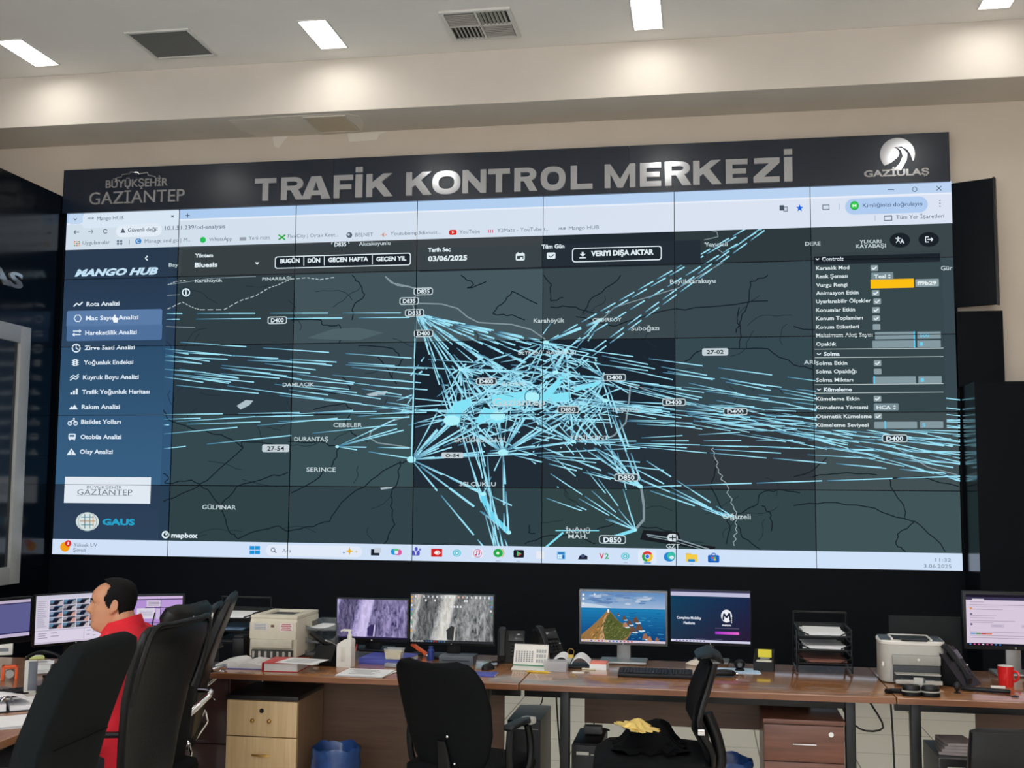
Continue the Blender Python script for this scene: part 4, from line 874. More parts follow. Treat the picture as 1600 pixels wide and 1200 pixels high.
def i_t2(s): s.disc(977, 869, 6.5, (70, 190, 210), ry=5.6); s.ring(977, 869, 4.6, .9, (226, 240, 246), 16, lift=.0003); s.disc(977, 869, 1.8, (226, 240, 246), 8, lift=.0003); s.rect(974.5, 878.5, 980.5, 879.5, (150, 160, 176))
icon(i_t2)
def i_ch(s):
    s.rrect(997, 859.5, 1026, 881, (222, 232, 246), .15, -.0002)
    for a0, c in ((210, (214, 60, 50)), (330, (236, 190, 40)), (90, (50, 160, 80))): s.ring(1011.5, 869.5, 8.5, 5, c, 10, a0, a0+120)
    s.disc(1011.5, 869.5, 4.2, (240, 244, 250), 14, lift=.0003); s.disc(1011.5, 869.5, 3.2, (50, 110, 220), 14, lift=.0005); s.rrect(1006, 878.5, 1017.5, 880.5, (40, 130, 210), .5)
icon(i_ch)
def i_ed(s): s.disc(1046, 870, 9, (40, 130, 210), ry=7.5); s.disc(1049, 868.5, 6.5, (60, 190, 170), lift=.0003); s.disc(1049.5, 871, 3.6, (220, 234, 246), ry=2.6, lift=.0005)
icon(i_ed)
def i_fo(s): s.rrect(1071.5, 866, 1090, 878, (244, 204, 70), .12); s.rect(1071.5, 864.5, 1080, 868, (226, 176, 40), -.0001); s.rrect(1075, 873.5, 1086, 878, (50, 140, 210), .3, .0003); s.rect(1077.5, 881, 1083.5, 882, (150, 160, 176))
icon(i_fo)
def i_st(s):
    s.rrect(1106, 867, 1124, 879, (30, 100, 190), .2); s.ring(1115, 867.5, 4, 1.3, (30, 100, 190), 12, 180, 360)
    for i, c in enumerate(((230, 90, 60), (110, 190, 70), (60, 150, 230), (240, 200, 60))): s.rect(1111.5+3.8*(i % 2), 870+3.2*(i//2), 1114.6+3.8*(i % 2), 872.7+3.2*(i//2), c, .0003)
icon(i_st)
s = wsc(0.0052); s.text('11:32', 1461.5, 874.5, (110, 122, 140), 5.5, 1486); s.text('3.06.2025', 1443.5, 884, (110, 122, 140), 5.8, 1486.5); s.build('clock_text', tb)

# ================================================================== DESKS
DT = 0.74; DF, DB = 5.585, 6.50
def desk(name, x0, x1, label, legs, modesty, bars):
    t = thing(name, label, 'desk', (x0, DF, 0))
    m = MB(); m.box(((x1-x0)/2, (DB-DF)/2, DT-0.015), (x1-x0-.003, DB-DF, 0.03), bev=0.003); m.build('tabletop', DESK, t)
    MB().box(((x1-x0)/2, -0.0012, DT-0.016), (x1-x0-.008, 0.0024, 0.026)).build('edge_band', DESKEDGE, t, smooth=False)
    for x in legs:
        m = MB()
        m.box((x-x0, 0.16, 0.355), (0.045, 0.07, 0.69), bev=0.004)
        m.box((x-x0, 0.45, 0.685), (0.045, 0.56, 0.04)); m.box((x-x0, 0.45, 0.02), (0.045, 0.70, 0.035), bev=0.004)
        m.build('leg', BLKMETAL, t)
    if modesty:
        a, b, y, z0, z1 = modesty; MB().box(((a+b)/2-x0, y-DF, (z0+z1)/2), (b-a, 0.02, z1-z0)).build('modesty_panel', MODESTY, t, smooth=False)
    for a, b, y, z in bars: MB().box(((a+b)/2-x0, y-DF, z), (b-a, 0.03, 0.05), bev=0.003).build('frame_bar', BLKMETAL, t)
    return t
desk('office_desk', -0.485, 1.152, 'left walnut desk of the row, with ivory printer and two rock-picture monitors on it', [0.955], (-0.36, 1.0, 6.06, 0.06, 0.70), [(0.99, 1.14, 5.74, 0.68)])
desk('office_desk', 1.155, 2.937, 'middle walnut desk of the row, with the lighthouse monitor and a keyboard on it', [1.365, 2.745], (1.42, 2.60, 6.17, 0.45, 0.70), [(1.16, 2.74, 5.74, 0.68)])
desk('office_desk', 2.940, 4.70, 'right walnut desk of the row, with the grey printer and the red mug on it', [3.045, 4.55], (3.42, 4.50, 6.2, 0.2, 0.70), [(2.95, 4.53, 5.74, 0.68)])
ld = thing('side_desk', 'walnut desk at the lower left corner, covered in papers, in front of the man', 'desk', (-1.4, 4.6, 0), rad(2))
MB().box((0, 0, DT-0.015), (1.66, 2.5, 0.03), bev=0.003).build('tabletop', wood('walnut_side', (132, 90, 62), (168, 120, 86), 0.25, 0.3, 'Y'), ld)
for x in (-0.7, 0.55):
    m = MB(); m.box((x, -1.1, 0.355), (0.05, 0.05, 0.70), bev=0.004); m.box((x, 1.1, 0.355), (0.05, 0.05, 0.70), bev=0.004); m.box((x, 0, 0.68), (0.05, 2.15, 0.04)); m.build('leg', BLKMETAL, ld)
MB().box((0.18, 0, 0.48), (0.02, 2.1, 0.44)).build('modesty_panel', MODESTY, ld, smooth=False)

# ---- cabinets under the desks
def drawers(name, x0, x1, y0, y1, zt, n, label, front, side, top, handle):
    t = thing(name, label, 'drawer unit', ((x0+x1)/2, (y0+y1)/2, 0)); w_, d_ = x1-x0, y1-y0
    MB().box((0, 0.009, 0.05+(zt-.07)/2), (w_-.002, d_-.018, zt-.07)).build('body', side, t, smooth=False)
    MB().box((0, -0.002, zt-.010), (w_+.006, d_+.006, 0.02), bev=0.002).build('top_panel', top, t)
    hgt = (zt-.075)/n
    for k in range(n):
        z1 = zt-.024-k*hgt; f = MB(); f.box((0, -d_/2+.009, z1-hgt/2), (w_-.006, 0.018, hgt-.006), bev=0.0015); fr = f.build('drawer', front, t)
        yy = -d_/2; h = MB()
        if handle == 'bar':
            h.cyl((-.055, yy-.022, z1-hgt*.5), (.055, yy-.022, z1-hgt*.5), .005, seg=10)
            for sx_ in (-.045, .045): h.cyl((sx_, yy-.022, z1-hgt*.5), (sx_, yy+.002, z1-hgt*.5), .004, seg=8)
            h.build('handle', CHROME, fr)
            if k == 0: MB().cyl((w_*.33, yy-.012, z1-hgt*.22), (w_*.33, yy+.002, z1-hgt*.22), .012, seg=14).build('lock', CHROME, fr)
        elif k == 0:
            for hx in (-.045, .045): MB().ball((hx, yy-.012, z1-hgt*.55), .011, seg=12).cyl((hx, yy-.008, z1-hgt*.55), (hx, yy+.002, z1-hgt*.55), .004, seg=8).build('knob', BRASS, fr)
            MB().cyl((0.0, yy-.004, z1-hgt*.28), (0.0, yy+.002, z1-hgt*.28), .012, seg=14).build('lock', BLKMETAL, fr)
        else:
            h.loft([[(q*.05, yy-.004-.012*(1-q*q), z1-hgt*.5-.005), (q*.05, yy-.004-.012*(1-q*q), z1-hgt*.5+.005), (q*.05, yy-.002, z1-hgt*.5+.004), (q*.05, yy-.002, z1-hgt*.5-.004)] for q in (-1, -.5, 0, .5, 1)])
            h.build('handle', BRASS if handle == 'mix' else CHROME, fr)
    m = MB()
    for cx in (-1, 1):
        for cy in (-1, 1): m.cyl((cx*(w_/2-.04)-.01, cy*(d_/2-.05), .024), (cx*(w_/2-.04)+.01, cy*(d_/2-.05), .024), .024, seg=12).cyl((cx*(w_/2-.04), cy*(d_/2-.05), .03), (cx*(w_/2-.04), cy*(d_/2-.05), .055), .008, seg=8)
    m.build('casters', BLKPL, t); return t
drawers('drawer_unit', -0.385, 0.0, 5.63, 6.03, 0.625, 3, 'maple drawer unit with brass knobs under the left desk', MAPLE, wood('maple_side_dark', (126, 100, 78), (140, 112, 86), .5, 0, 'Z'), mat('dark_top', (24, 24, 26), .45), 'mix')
drawers('drawer_unit', 2.335, 2.715, 5.70, 6.15, 0.60, 3, 'brown wooden drawer unit with steel bar handles under the middle desk', BROWNDRAW, BROWNDRAW, BROWNDRAW, 'bar')
t = thing('mahogany_cabinet', 'dark mahogany cabinet with small chrome knobs left of the maple drawer unit', 'cabinet', (-0.62, 5.95, 0))
MB().box((0, 0, 0.352), (0.42, 0.44, 0.70), bev=0.002).build('body', MAHOG, t)
for z, h in ((0.53, 0.32), (0.20, 0.30)):
    d_ = MB().box((0, -0.229, z), (0.41, 0.018, h), bev=0.0015).build('door', MAHOG, t)
    MB().ball((0.05, -0.25, z), .010, seg=10).cyl((0.05, -0.25, z), (0.05, -0.236, z), .005, seg=8).build('knob', CHROME, d_)
MB().tube([(0.12, -0.239, 0.60), (0.12, -0.258, 0.60), (0.14, -0.258, 0.585), (0.14, -0.239, 0.57)], .004, 6).build('hook', CHROME, t)

def bin_(x, y, label, r=.125, h=.40):
    t = thing('waste_bin', label, 'bin', (x, y, 0))
    MB().lathe([(r*.8, 0), (r*.82, .01), (r*.97, h*.93), (r*.95, h*.93), (r*.79, .02), (0, .02)]).build('bucket', BLKPL, t)
    prof = [(r*.985, h*.70), (r*1.01, h*.80), (r*.99, h*.88), (r*1.03, h*.95), (r*1.0, h*.985), (r*.93, h*.97), (r*.85, h*.78), (r*.6, h*.55), (0, h*.5)]
    m = MB(); rings = []
    for k, (rr, z) in enumerate(prof): rings.append([(rr*(1+.025*math.sin(9*a+k))*math.cos(a), rr*(1+.025*math.sin(9*a+k))*math.sin(a), z+.008*math.sin(5*a+2*k)) for a in [2*math.pi*j/36 for j in range(36)]])
    m.loft(rings, cap=False).build('bag', BINBLUE, t); return t
bin_(0.20, 5.66, 'bin with a blue bag beside the maple drawer unit', .125, .39); bin_(2.145, 5.80, 'bin with a blue bag behind the mesh chair, left of the brown drawers', .14, .385)

def tower(x0, x1, y0, y1, h, label, mt, side, feat=True):
    t = thing('computer_tower', label, 'computer', ((x0+x1)/2, y0, 0)); w_ = x1-x0; d_ = y1-y0
    MB().box((0, d_/2+.015, h/2+.01), (w_, d_-.03, h-.02), bev=0.004).build('case', side, t)
    MB().box((0, .008, h/2+.01), (w_, .024, h-.02), bev=0.005).build('front_panel', mt, t)
    if feat:
        m = MB(); m.box((-w_*.12, -.005, h-.04), (w_*.42, .004, .014)); m.build('badge', GREYPL, t, smooth=False)
        m = MB(); m.box((w_*.3, -.005, h-.045), (w_*.28, .003, .004)); m.build('disc_slot', GREYPL, t, smooth=False)
        m = MB()
        for k in range(6): m.box((0, -.005, h*.15+.03*k), (w_*.7, .003, .008))
        m.build('vent_slots', BLKPL, t, smooth=False)
    m = MB()
    for cx in (-1, 1): m.box((cx*(w_/2-.02), d_/2, .006), (.02, d_*.8, .012))
    m.build('feet', BLKPL, t, smooth=False); return t
tower(1.00, 1.18, 6.16, 6.60, .45, 'dark grey computer tower with pale side beyond the curved chair arm', BLKPL2, mat('tower_grey_side', (112, 112, 106), .5, var=.04))
tower(1.405, 1.55, 5.68, 6.08, .44, 'black computer tower under the middle desk, left of the mesh chair', BLKPL, BLKPL)
tower(3.15, 3.34, 5.72, 6.15, .44, 'black computer tower with papers on top under the right desk', BLKPL, mat('tower_silver_side', (88, 90, 90), .45, .2, var=.04))
t = thing('power_adapter', 'small grey adapter lying on the black computer tower', 'adapter', (1.49, 5.93, .444)); MB().box((0, 0, .022), (.09, .06, .04), bev=.006).build('case', mat('adapter_grey', (70, 68, 70), .5), t); MB().tube([(.045, 0, .02), (.08, .02, .015), (.05, .08, .012), (-.02, .09, .01)], .003, 6).build('lead', CABLE, t)
m = MB(); 
for k in range(4): m.box((.004*k, .003*k, .008+.014*k), (.15-.006*k, .20, .013), rot=RZ(rad(4*k-6)))
o = m.build('paper_bundle', mat('grey_paper', (150, 142, 142), .8), None, loc=(3.245, 5.89, .443)); tag(o, 'bundle of grey papers on the computer tower under the right desk', 'papers')

# ================================================================== MONITORS
def monitor(px0, px1, py0, py1, Y, label, draw, rz=0.0, bezel=.010, chin=.016, hcol=None, neck='flat', ncol=None, base=None, rock=None, basez=DT, group=None, ntag=True, baserect=(.20, .16)):
    a, b = at(px0, (py0+py1)/2, Y), at(px1, (py0+py1)/2, Y); zt, zb = at((px0+px1)/2, py0, Y).z, at((px0+px1)/2, py1, Y).z
    X = (a.x+b.x)/2; w_ = (b.x-a.x)/max(.3, abs(math.cos(rz-0))) if rz else b.x-a.x
    return monitor_w(X, Y, zb-basez, w_, zt-zb, label, draw, rz, bezel, chin, hcol, neck, ncol, rock, basez, group, baserect)
def monitor_w(X, Y, zb, w_, h, label, draw, rz=0.0, bezel=.010, chin=.016, hcol=None, neck='flat', ncol=None, rock=None, basez=DT, group=None, baserect=(.20, .16)):
    t = thing('computer_monitor', label, 'monitor', (X, Y, basez), rz, group); hcol = hcol or BLKPL; ncol = ncol or BLKPL
    m = MB(); zc = zb+h/2
    m.box((0, .016, zc), (w_, .03, h), bev=.004); m.box((0, .036, zc), (w_*.6, .03, h*.6), bev=.012); hs = m.build('housing', hcol, t)
    iw, ih = w_-2*bezel, h-bezel-chin; zmid = zb+chin+ih/2
    if rock:
        MB().box((0, -.0002, zmid), (iw, .002, ih)).build('screen', rock, t, smooth=False)
    s = SC(lambda x, y: (x*iw/160, y*ih/90), (-iw/2, 0, zmid+ih/2), (1, 0, 0), (0, 0, 1), (0, -1, 0), .0012 if not rock else .0018)
    draw(s); s.build('screen' if not rock else 'screen_icons', t)
    MB().cyl((0, -.0005, zb+chin*.5), (0, .001, zb+chin*.5), chin*.22, seg=12).build('maker_badge', GREYPL, t)
    m = MB()
    if neck == 'flat': m.box((0, .06, (zb+h*.35)/2+.005), (.075, .022, zb+h*.35-.01), bev=.004)
    elif neck == 'round': m.cyl((0, .055, .01), (0, .055, zb+h*.35), .018, seg=14)
    elif neck == 'block': m.box((0, .05, (zb+h*.3)/2), (.09, .05, zb+h*.3), bev=.006)
    m.build('stand_neck', ncol, t)
    MB().box((0, .04, .007), (baserect[0], baserect[1], .014), bev=.006).build('stand_base', ncol, t); return t
random.seed(5)
def d_gray(s):
    s.poly([(54, 1), (92, 1), (88, 40), (80, 89), (46, 89), (50, 50)], (196, 194, 186)) if False else None
    for x, y0, n in ((2, 3, 9), (156, 3, 5)):
        for k in range(n): s.rect(x-1.5, y0+8*k, x+1.5, y0+4+8*k, random.choice([(220, 224, 228), (60, 150, 120), (230, 160, 60), (90, 140, 220)]))
    for k in range(18): s.rect(8+8.4*k, 2, 10.6+8.4*k, 6, random.choice([(228, 230, 232), (200, 210, 220), (230, 170, 150)]))
    for x in (28, 46, 104, 108): s.rect(x, 9, x+3, 13, (226, 230, 232))
    for k in range(4): s.rect(78+6*k, 20, 81+6*k, 24, (222, 226, 230))
    s.rect(0, 85.5, 160, 90, (44, 46, 50)); s.rect(1, 86, 26, 89.5, (236, 238, 240))
    for k in range(8): s.rect(30+5*k, 86.4, 33+5*k, 89.2, random.choice([(220, 150, 60), (90, 150, 220), (200, 60, 60), (210, 214, 218)]))
    s.poly([(72, 84), (70, 66), (80, 58), (86, 60), (84, 85)], (52, 54, 56), .0002)
    s.poly([(84, 85), (86, 60), (88, 60), (86, 85)], (206, 200, 190), .0002)
def d_purp(s):
    s.rect(0, 86.5, 160, 90, (38, 32, 62))
    for k in range(6): s.rect(3+5*k, 87.2, 6+5*k, 89.4, (120, 110, 190))
    s.poly([(70, 84), (70, 66), (78, 58), (86, 58), (83, 85)], (56, 46, 92), .0002); s.poly([(83, 85), (86, 58), (88, 58), (86, 85)], (214, 200, 236), .0002)
def band(s, light, mid):
    pass
def rockmat(name, dark, light, strip):
    m = rock_screen(name, dark, light); nt = m.node_tree; N = nt.nodes.new; K = nt.links.new
    tc = N('ShaderNodeTexCoord'); sp = N('ShaderNodeSeparateXYZ'); K(tc.outputs['Object'], sp.inputs[0])
    sk = N('ShaderNodeMath'); sk.operation = 'MULTIPLY_ADD'; sk.inputs[1].default_value = -0.22; K(sp.outputs['Z'], sk.inputs[0]); K(sp.outputs['X'], sk.inputs[2])
    mr = N('ShaderNodeValToRGB'); cr = mr.color_ramp; cr.interpolation = 'EASE'
    sh = N('ShaderNodeMath'); sh.operation = 'MULTIPLY_ADD'; sh.inputs[1].default_value = 2.0; sh.inputs[2].default_value = 0.62; K(sk.outputs[0], sh.inputs[0]); K(sh.outputs[0], mr.inputs[0])
    cr.elements[0].position = 0.0; cr.elements[0].color = (.8, .8, .8, 1); cr.elements[1].position = 1.0; cr.elements[1].color = (.55, .55, .55, 1)
    for p_, v in ((.10, 1.0), (.17, .40), (.30, .42), (.37, .95), (.43, 1.2), (.50, 1.2), (.54, .6), (.85, .8)):
        e = cr.elements.new(p_); e.color = (v, v, v, 1)
    em = next(n for n in nt.nodes if n.type == 'EMISSION'); src = em.inputs[0].links[0].from_socket
    mx = N('ShaderNodeMix'); mx.data_type = 'RGBA'; mx.blend_type = 'MULTIPLY'; mx.inputs[0].default_value = 1
    K(src, mx.inputs[6]); K(mr.outputs[0], mx.inputs[7])
    ad = N('ShaderNodeMix'); ad.data_type = 'RGBA'; ad.blend_type = 'MIX'
    f = N('ShaderNodeMath'); f.operation = 'MULTIPLY_ADD'; f.use_clamp = True; f.inputs[1].default_value = 1.6; f.inputs[2].default_value = -1.35; K(mr.outputs[0], f.inputs[0])
    K(f.outputs[0], ad.inputs[0]); K(mx.outputs[2], ad.inputs[6]); ad.inputs[7].default_value = L3(strip); K(ad.outputs[2], em.inputs[0]); return m
monitor(525, 638, 935, 1003, 6.30, 'black monitor with a violet-tinted rock picture behind the sanitiser bottle', d_purp, bezel=.007, chin=.02, rock=rockmat('violet_rock_picture', (40, 32, 86), (206, 194, 250), (226, 214, 250)), neck='block', baserect=(.22, .17), basez=DT+.032)
monitor(640, 772, 928, 1008, 6.33, 'black monitor with a grey rock picture and desktop icons', d_gray, bezel=.006, chin=.012, rock=rockmat('grey_rock_picture', (36, 44, 52), (222, 224, 224), (232, 228, 218)), neck='flat', baserect=(.26, .18))
def d_light(s):
    n = 12
    for k in range(n):
        t_ = k/n; c = tuple(int((96, 140, 190)[i]*(1-t_)+(164, 186, 214)[i]*t_) for i in range(3)); s.rect(0, 29*k/n, 160, 29*(k+1)/n, c)
    random.seed(9)
    for k in range(46):
        x, y = random.uniform(18, 142), random.uniform(3, 22); s.disc(x, y, random.uniform(5, 17), random.choice([(150, 172, 200), (186, 200, 220), (112, 146, 190), (96, 130, 178)]), 12, ry=random.uniform(.8, 2.2), lift=.0001+k*.000004)
    s.poly([(0, 20), (30, 23), (60, 28), (40, 29), (0, 29)], (196, 212, 228), .0003)
    for k in range(10):
        t_ = k/10; c = tuple(int((30, 124, 178)[i]*(1-t_)+(16, 62, 116)[i]*t_) for i in range(3)); s.rect(0, 29+57*k/10, 160, 29+57*(k+1)/10, c)
    for k in range(60): 
        x, y = random.uniform(80, 147), random.uniform(32, 84); s.line([(x, y), (x+random.uniform(4, 12), y+random.uniform(-1, 1))], .7, random.choice([(30, 110, 160), (70, 160, 196), (20, 76, 128)]), .0002)
    s.poly([(0, 84), (0, 78), (20, 62), (40, 44), (50, 33), (54, 33), (62, 42), (72, 52), (84, 58), (94, 62), (97, 70), (92, 78), (86, 86), (0, 86)], (150, 112, 66), .0004)
    s.poly([(38, 86), (40, 66), (42, 54), (56, 36), (66, 48), (84, 60), (94, 64), (90, 78), (78, 86)], (84, 92, 48), .0005)
    s.poly([(34, 86), (38, 66), (44, 46), (50, 38), (44, 56), (42, 70), (46, 86)], (196, 152, 110), .0006)
    for k in range(220):
        x = random.uniform(4, 92); y = random.uniform(46, 84)
        if y > 40+abs(x-52)*.9: s.line([(x, y), (x-random.uniform(1, 5), y+random.uniform(1, 5))], 1.1, random.choice([(176, 124, 66), (120, 90, 50), (206, 160, 100), (74, 82, 42), (104, 112, 60)]) if x < 40 else random.choice([(60, 68, 36), (110, 118, 64), (140, 130, 80), (76, 84, 44)]), .0007)
    s.rect(50.5, 31, 53.5, 37, (238, 240, 240), .0008)
    for x, y, r in ((70, 40, 2.5), (82, 46, 4), (104, 49, 6), (110, 62, 7), (92, 54, 5), (98, 66, 6), (122, 78, 6), (130, 82, 5), (144, 83, 4), (84, 58, 5)):
        s.poly([(x-r, y+r*.8), (x-r*.5, y-r*.7), (x+r*.2, y-r), (x+r*.9, y+.2*r), (x+r, y+.8*r)], random.choice([(150, 100, 76), (104, 74, 60), (176, 126, 96)]), .0008); s.disc(x+r*.8, y+r*.9, r*.9, (206, 224, 232), 10, ry=r*.28, lift=.0007)
    s.rect(0, 86, 160, 90, (206, 196, 210), .0009)
    for k in range(14): s.rect(4+7*k, 86.8, 7+7*k, 89.2, random.choice([(200, 60, 60), (60, 110, 200), (90, 80, 90), (230, 190, 70)]), .0010)
    for y in (4, 11, 20): s.rect(2, y, 6, y+4, (226, 232, 238), .0009)
    s.rect(24, 3, 27, 6, (226, 232, 238), .0009)
m3 = monitor(905, 1043, 922, 1008, 6.36, 'silver-edged monitor with the lighthouse headland picture', d_light, bezel=.012, chin=.014, hcol=mat('monitor_silver', (92, 95, 98), .35, .4), neck='flat', ncol=mat('stand_silver', (140, 142, 142), .35, .6), baserect=(.26, .18))
def d_navy(s):
    n = 10
    for k in range(n):
        for j in range(16):
            t_ = k/n; q = j/16; base = [20+8*q, 40-14*t_+4*(1-q)*6, 74-22*t_+(1-q)*20]; s.rect(10*j, 5+82*k/n, 10*(j+1), 5+82*(k+1)/n, (max(14, base[0]+t_*14), max(20, base[1]), max(40, base[2])))
    s.rect(0, 0, 160, 10, (190, 188, 214), .0002); s.rect(0, 0, 160, 3, (60, 60, 90), .0003); s.rect(0, 86, 160, 90, (204, 204, 228), .0002)
    for k in range(9): s.rect(10+7*k, 87, 13+7*k, 89.2, (120, 110, 150), .0003)
    s.text('Complete Mobility', 12, 48, (224, 230, 240), 4.6, 62, .03); s.text('Platform', 26, 57, (224, 230, 240), 4.6, 49, .03)
    x, y = 113, 43; s.disc(x, y, 11, (236, 238, 244), 26, lift=.0002); s.line([(x-7, y+7), (x-5, y-4), (x, y+3), (x+6, y-5), (x+7, y+8)], 3.4, (30, 34, 62), .0004); s.rect(x+8, y+2, x+12, y+12, (36, 36, 66), .00035)
    for k in range(4): s.rect(x+9, y+1+3*k, x+11, y+2.6+3*k, (236, 238, 244), .0005)
    s.text('mango', 104, 58.5, (236, 238, 244), 3.6, 122, .03); s.rect(90, 64, 138, 65, (96, 92, 120), .0002)
    for k in range(8): s.rect(90+6*k, 70.5, 96+6*k, 75, (170+8*k, 60+6*k, 200), .0002)
    s.line([(50, 84), (104, 84)], .8, (90, 84, 120), .0002)
monitor(1047, 1173, 922, 1008, 6.46, 'slim black monitor with a dark navy web page beside the lighthouse monitor', d_navy, rz=rad(-4), bezel=.004, chin=.014, neck='round', ncol=mat('stand_grey', (104, 104, 104), .4, .5), baserect=(.20, .16))
def d_brow(s):
    s.rect(0, 0, 160, 90, (214, 200, 218)); s.rect(0, 0, 160, 5, (30, 26, 40), .0001); s.rect(0, 5, 160, 10, (62, 56, 84), .0001); s.rect(10, 8, 30, 11, (226, 216, 230), .0003)
    for y, x1 in ((13, 30), (18, 120), (26, 60), (37, 50), (41, 46), (46, 80), (49, 44), (66, 150), (72, 150), (76, 100)): s.rect(6, y, x1, y+.9, (160, 146, 166), .0002)
    for y, c in ((25, (230, 140, 70)), (35, (110, 110, 140)), (53, (96, 96, 130))): s.disc(8, y, 2, c, 12, lift=.0003)
    s.rect(6, 21, 160, 21.5, (186, 170, 192), .0002)
    for x in (40, 90): s.rrect(x, 52, x+22, 58, (198, 184, 204), .2, .0002); s.line([(x+3, 55), (x+18, 55)], .8, (150, 136, 160), .0004)
    for k, c in enumerate(((90, 150, 200), (80, 140, 90), (196, 70, 80), (214, 120, 90))): s.rect(6+9*k, 68, 14.6+9*k, 70.5, c, .0003)
    s.rect(0, 86, 160, 90, (26, 24, 36), .0002)
    for k in range(8): s.rect(4+7*k, 87, 7+7*k, 89, random.choice([(220, 90, 150), (90, 150, 220), (220, 220, 230)]), .0003)
monitor(1505, 1668, 925, 1016, 6.38, 'monitor with a pinkish web page at the right edge', d_brow, bezel=.016, chin=.02, hcol=BLKPL, neck='flat', ncol=mat('stand_silver', (150, 150, 148), .35, .6), baserect=(.22, .18))
# monitors on the side desk, turned towards the seated man
def d_cams(s):
    s.rect(0, 0, 160, 90, (216, 208, 226)); s.rect(0, 0, 160, 7, (200, 196, 214), .0001); s.rect(0, 7, 24, 62, (204, 198, 214), .0001)
    for k in range(14): s.rect(3, 10+3.6*k, 3+random.uniform(10, 18), 11.4+3.6*k, (168, 162, 184), .0002)
    for j in range(5):
        for i in range(5):
            x, y = 26+26*i, 9+11*j; c = random.choice([(70, 74, 84), (96, 100, 112), (60, 84, 110)]); s.rect(x, y, x+24.5, y+10, c, .0002)
            s.poly([(x, y), (x+10, y), (x+7, y+5), (x, y+6)], random.choice([(130, 150, 176), (90, 130, 160), (150, 150, 160)]), .0003); s.poly([(x+6, y+9), (x+8, y+3), (x+18, y+2), (x+15, y+8)], (24, 24, 40), .0004)
            s.poly([(x+14, y+10), (x+20, y+3), (x+24.5, y+2), (x+24.5, y+10)], random.choice([(200, 150, 140), (190, 180, 186), (150, 150, 156)]), .0003)
    s.rect(0, 65, 160, 66, (150, 146, 166), .0002)
    for x, y, l in ((6, 70, 16), (6, 74, 14), (6, 78, 18), (30, 70, 12), (30, 76, 16), (100, 70, 8), (112, 72, 8), (100, 78, 6), (112, 80, 6)): s.rect(x, y, x+l, y+1.4, (150, 144, 166), .0002)
    s.rect(94, 66, 94.8, 88, (160, 154, 174), .0002); s.rect(0, 86.5, 160, 90, (196, 186, 206), .0003)
def d_photo(s):
    s.rect(0, 0, 160, 90, (92, 92, 142)); s.rect(0, 0, 160, 7, (186, 172, 196), .0001); s.rect(0, 7, 160, 10, (60, 58, 96), .0001); s.rect(0, 10, 90, 52, (84, 76, 92), .0002); s.rect(0, 52, 90, 80, (96, 90, 92), .0002)
    s.poly([(0, 54), (60, 50), (90, 58), (90, 80), (0, 80)], (70, 66, 62), .0003); s.poly([(50, 54), (86, 52), (80, 60), (40, 64)], (132, 120, 130), .0004)
    s.rect(0, 79, 160, 82, (40, 40, 90), .0003); s.rect(0, 82, 160, 90, (190, 176, 206), .0003)
def d_lilac(s):
    s.rect(0, 0, 160, 90, (176, 142, 208)); s.rect(0, 0, 160, 8, (206, 180, 224), .0001); s.rect(0, 8, 160, 11, (60, 50, 84), .0001)
    s.rect(56, 12, 96, 32, (206, 196, 214), .0002); s.rect(98, 12, 158, 40, (186, 152, 214), .0002); s.rect(96, 10, 98, 66, (66, 56, 90), .0003); s.rect(52, 34, 160, 36, (66, 56, 90), .0003); s.rect(28, 36, 82, 68, (214, 208, 222), .0004)
    for k in range(6): s.rect(36, 44+3*k, 74, 45.2+3*k, (160, 150, 176), .0005)
    for k in range(4): s.rect(60, 15+4*k, 92, 16.3+4*k, (110, 100, 130), .0005)
    s.rect(84, 38, 95, 70, (200, 184, 216), .0003); s.rect(0, 80, 160, 82, (70, 56, 96), .0002)
def mon_pair(p_tl, p_tr, p_b, Yl, Yr, label, draw, **k):
    a = at(p_tl[0], p_tl[1], Yl); b = at(p_tr[0], p_tr[1], Yr); zb = at(p_tl[0], p_b, Yl).z
    dv = Vector((b.x-a.x, b.y-a.y)); X, Y = (a.x+b.x)/2, (a.y+b.y)/2
    return monitor_w(X, Y, zb-DT, dv.length, (a.z+b.z)/2-zb, label, draw, math.atan2(dv.y, dv.x), **k)
mon_pair((55, 931), (186, 921), 1012, 5.10, 5.44, 'monitor showing a grid of camera pictures in front of the man', d_cams, bezel=.006, chin=.012, neck='flat', baserect=(.22, .18))
mon_pair((-75, 944), (52, 929), 1017, 4.62, 4.98, 'monitor with a dark photo on a violet desktop at the left edge', d_photo, bezel=.012, chin=.03, neck='flat', ncol=mat('stand_silver', (150, 150, 148), .35, .6), baserect=(.24, .18))
t = mon_pair((196, 931), (289, 926), 984, 6.28, 6.42, 'monitor with lilac windows behind the man\'s shoulders', d_lilac, bezel=.012, chin=.02, neck='flat', baserect=(.18, .14))
t2 = thing('low_table', 'low dark stand behind the man carrying the lilac monitor', 'table', (t.location.x, t.location.y+.05, 0))
MB().box((0, 0, DT-.0125), (0.62, 0.50, .025), bev=.003).build('tabletop', MAHOG, t2)
for cx in (-1, 1):
    for cy in (-1, 1): MB().box((cx*.27, cy*.21, (DT-.025)/2), (.04, .04, DT-.026)).build('leg', BLKMETAL, t2, smooth=False)
MB().cyl((0, -.02, .0), (.016, -.02, .075), .004, seg=8).build('antenna', BLKPL, thing('radio_handset', 'small black radio with a thin antenna in front of the lilac monitor', 'radio', (at(235, 972, 6.1).x, 6.14, DT)))
rd = [o for o in bpy.data.objects if o.name == 'radio_handset'][0]
rd.children[0].location.z = .16; MB().box((0, 0, .08), (.06, .035, .16), bev=.008).build('body', BLKPL, rd)

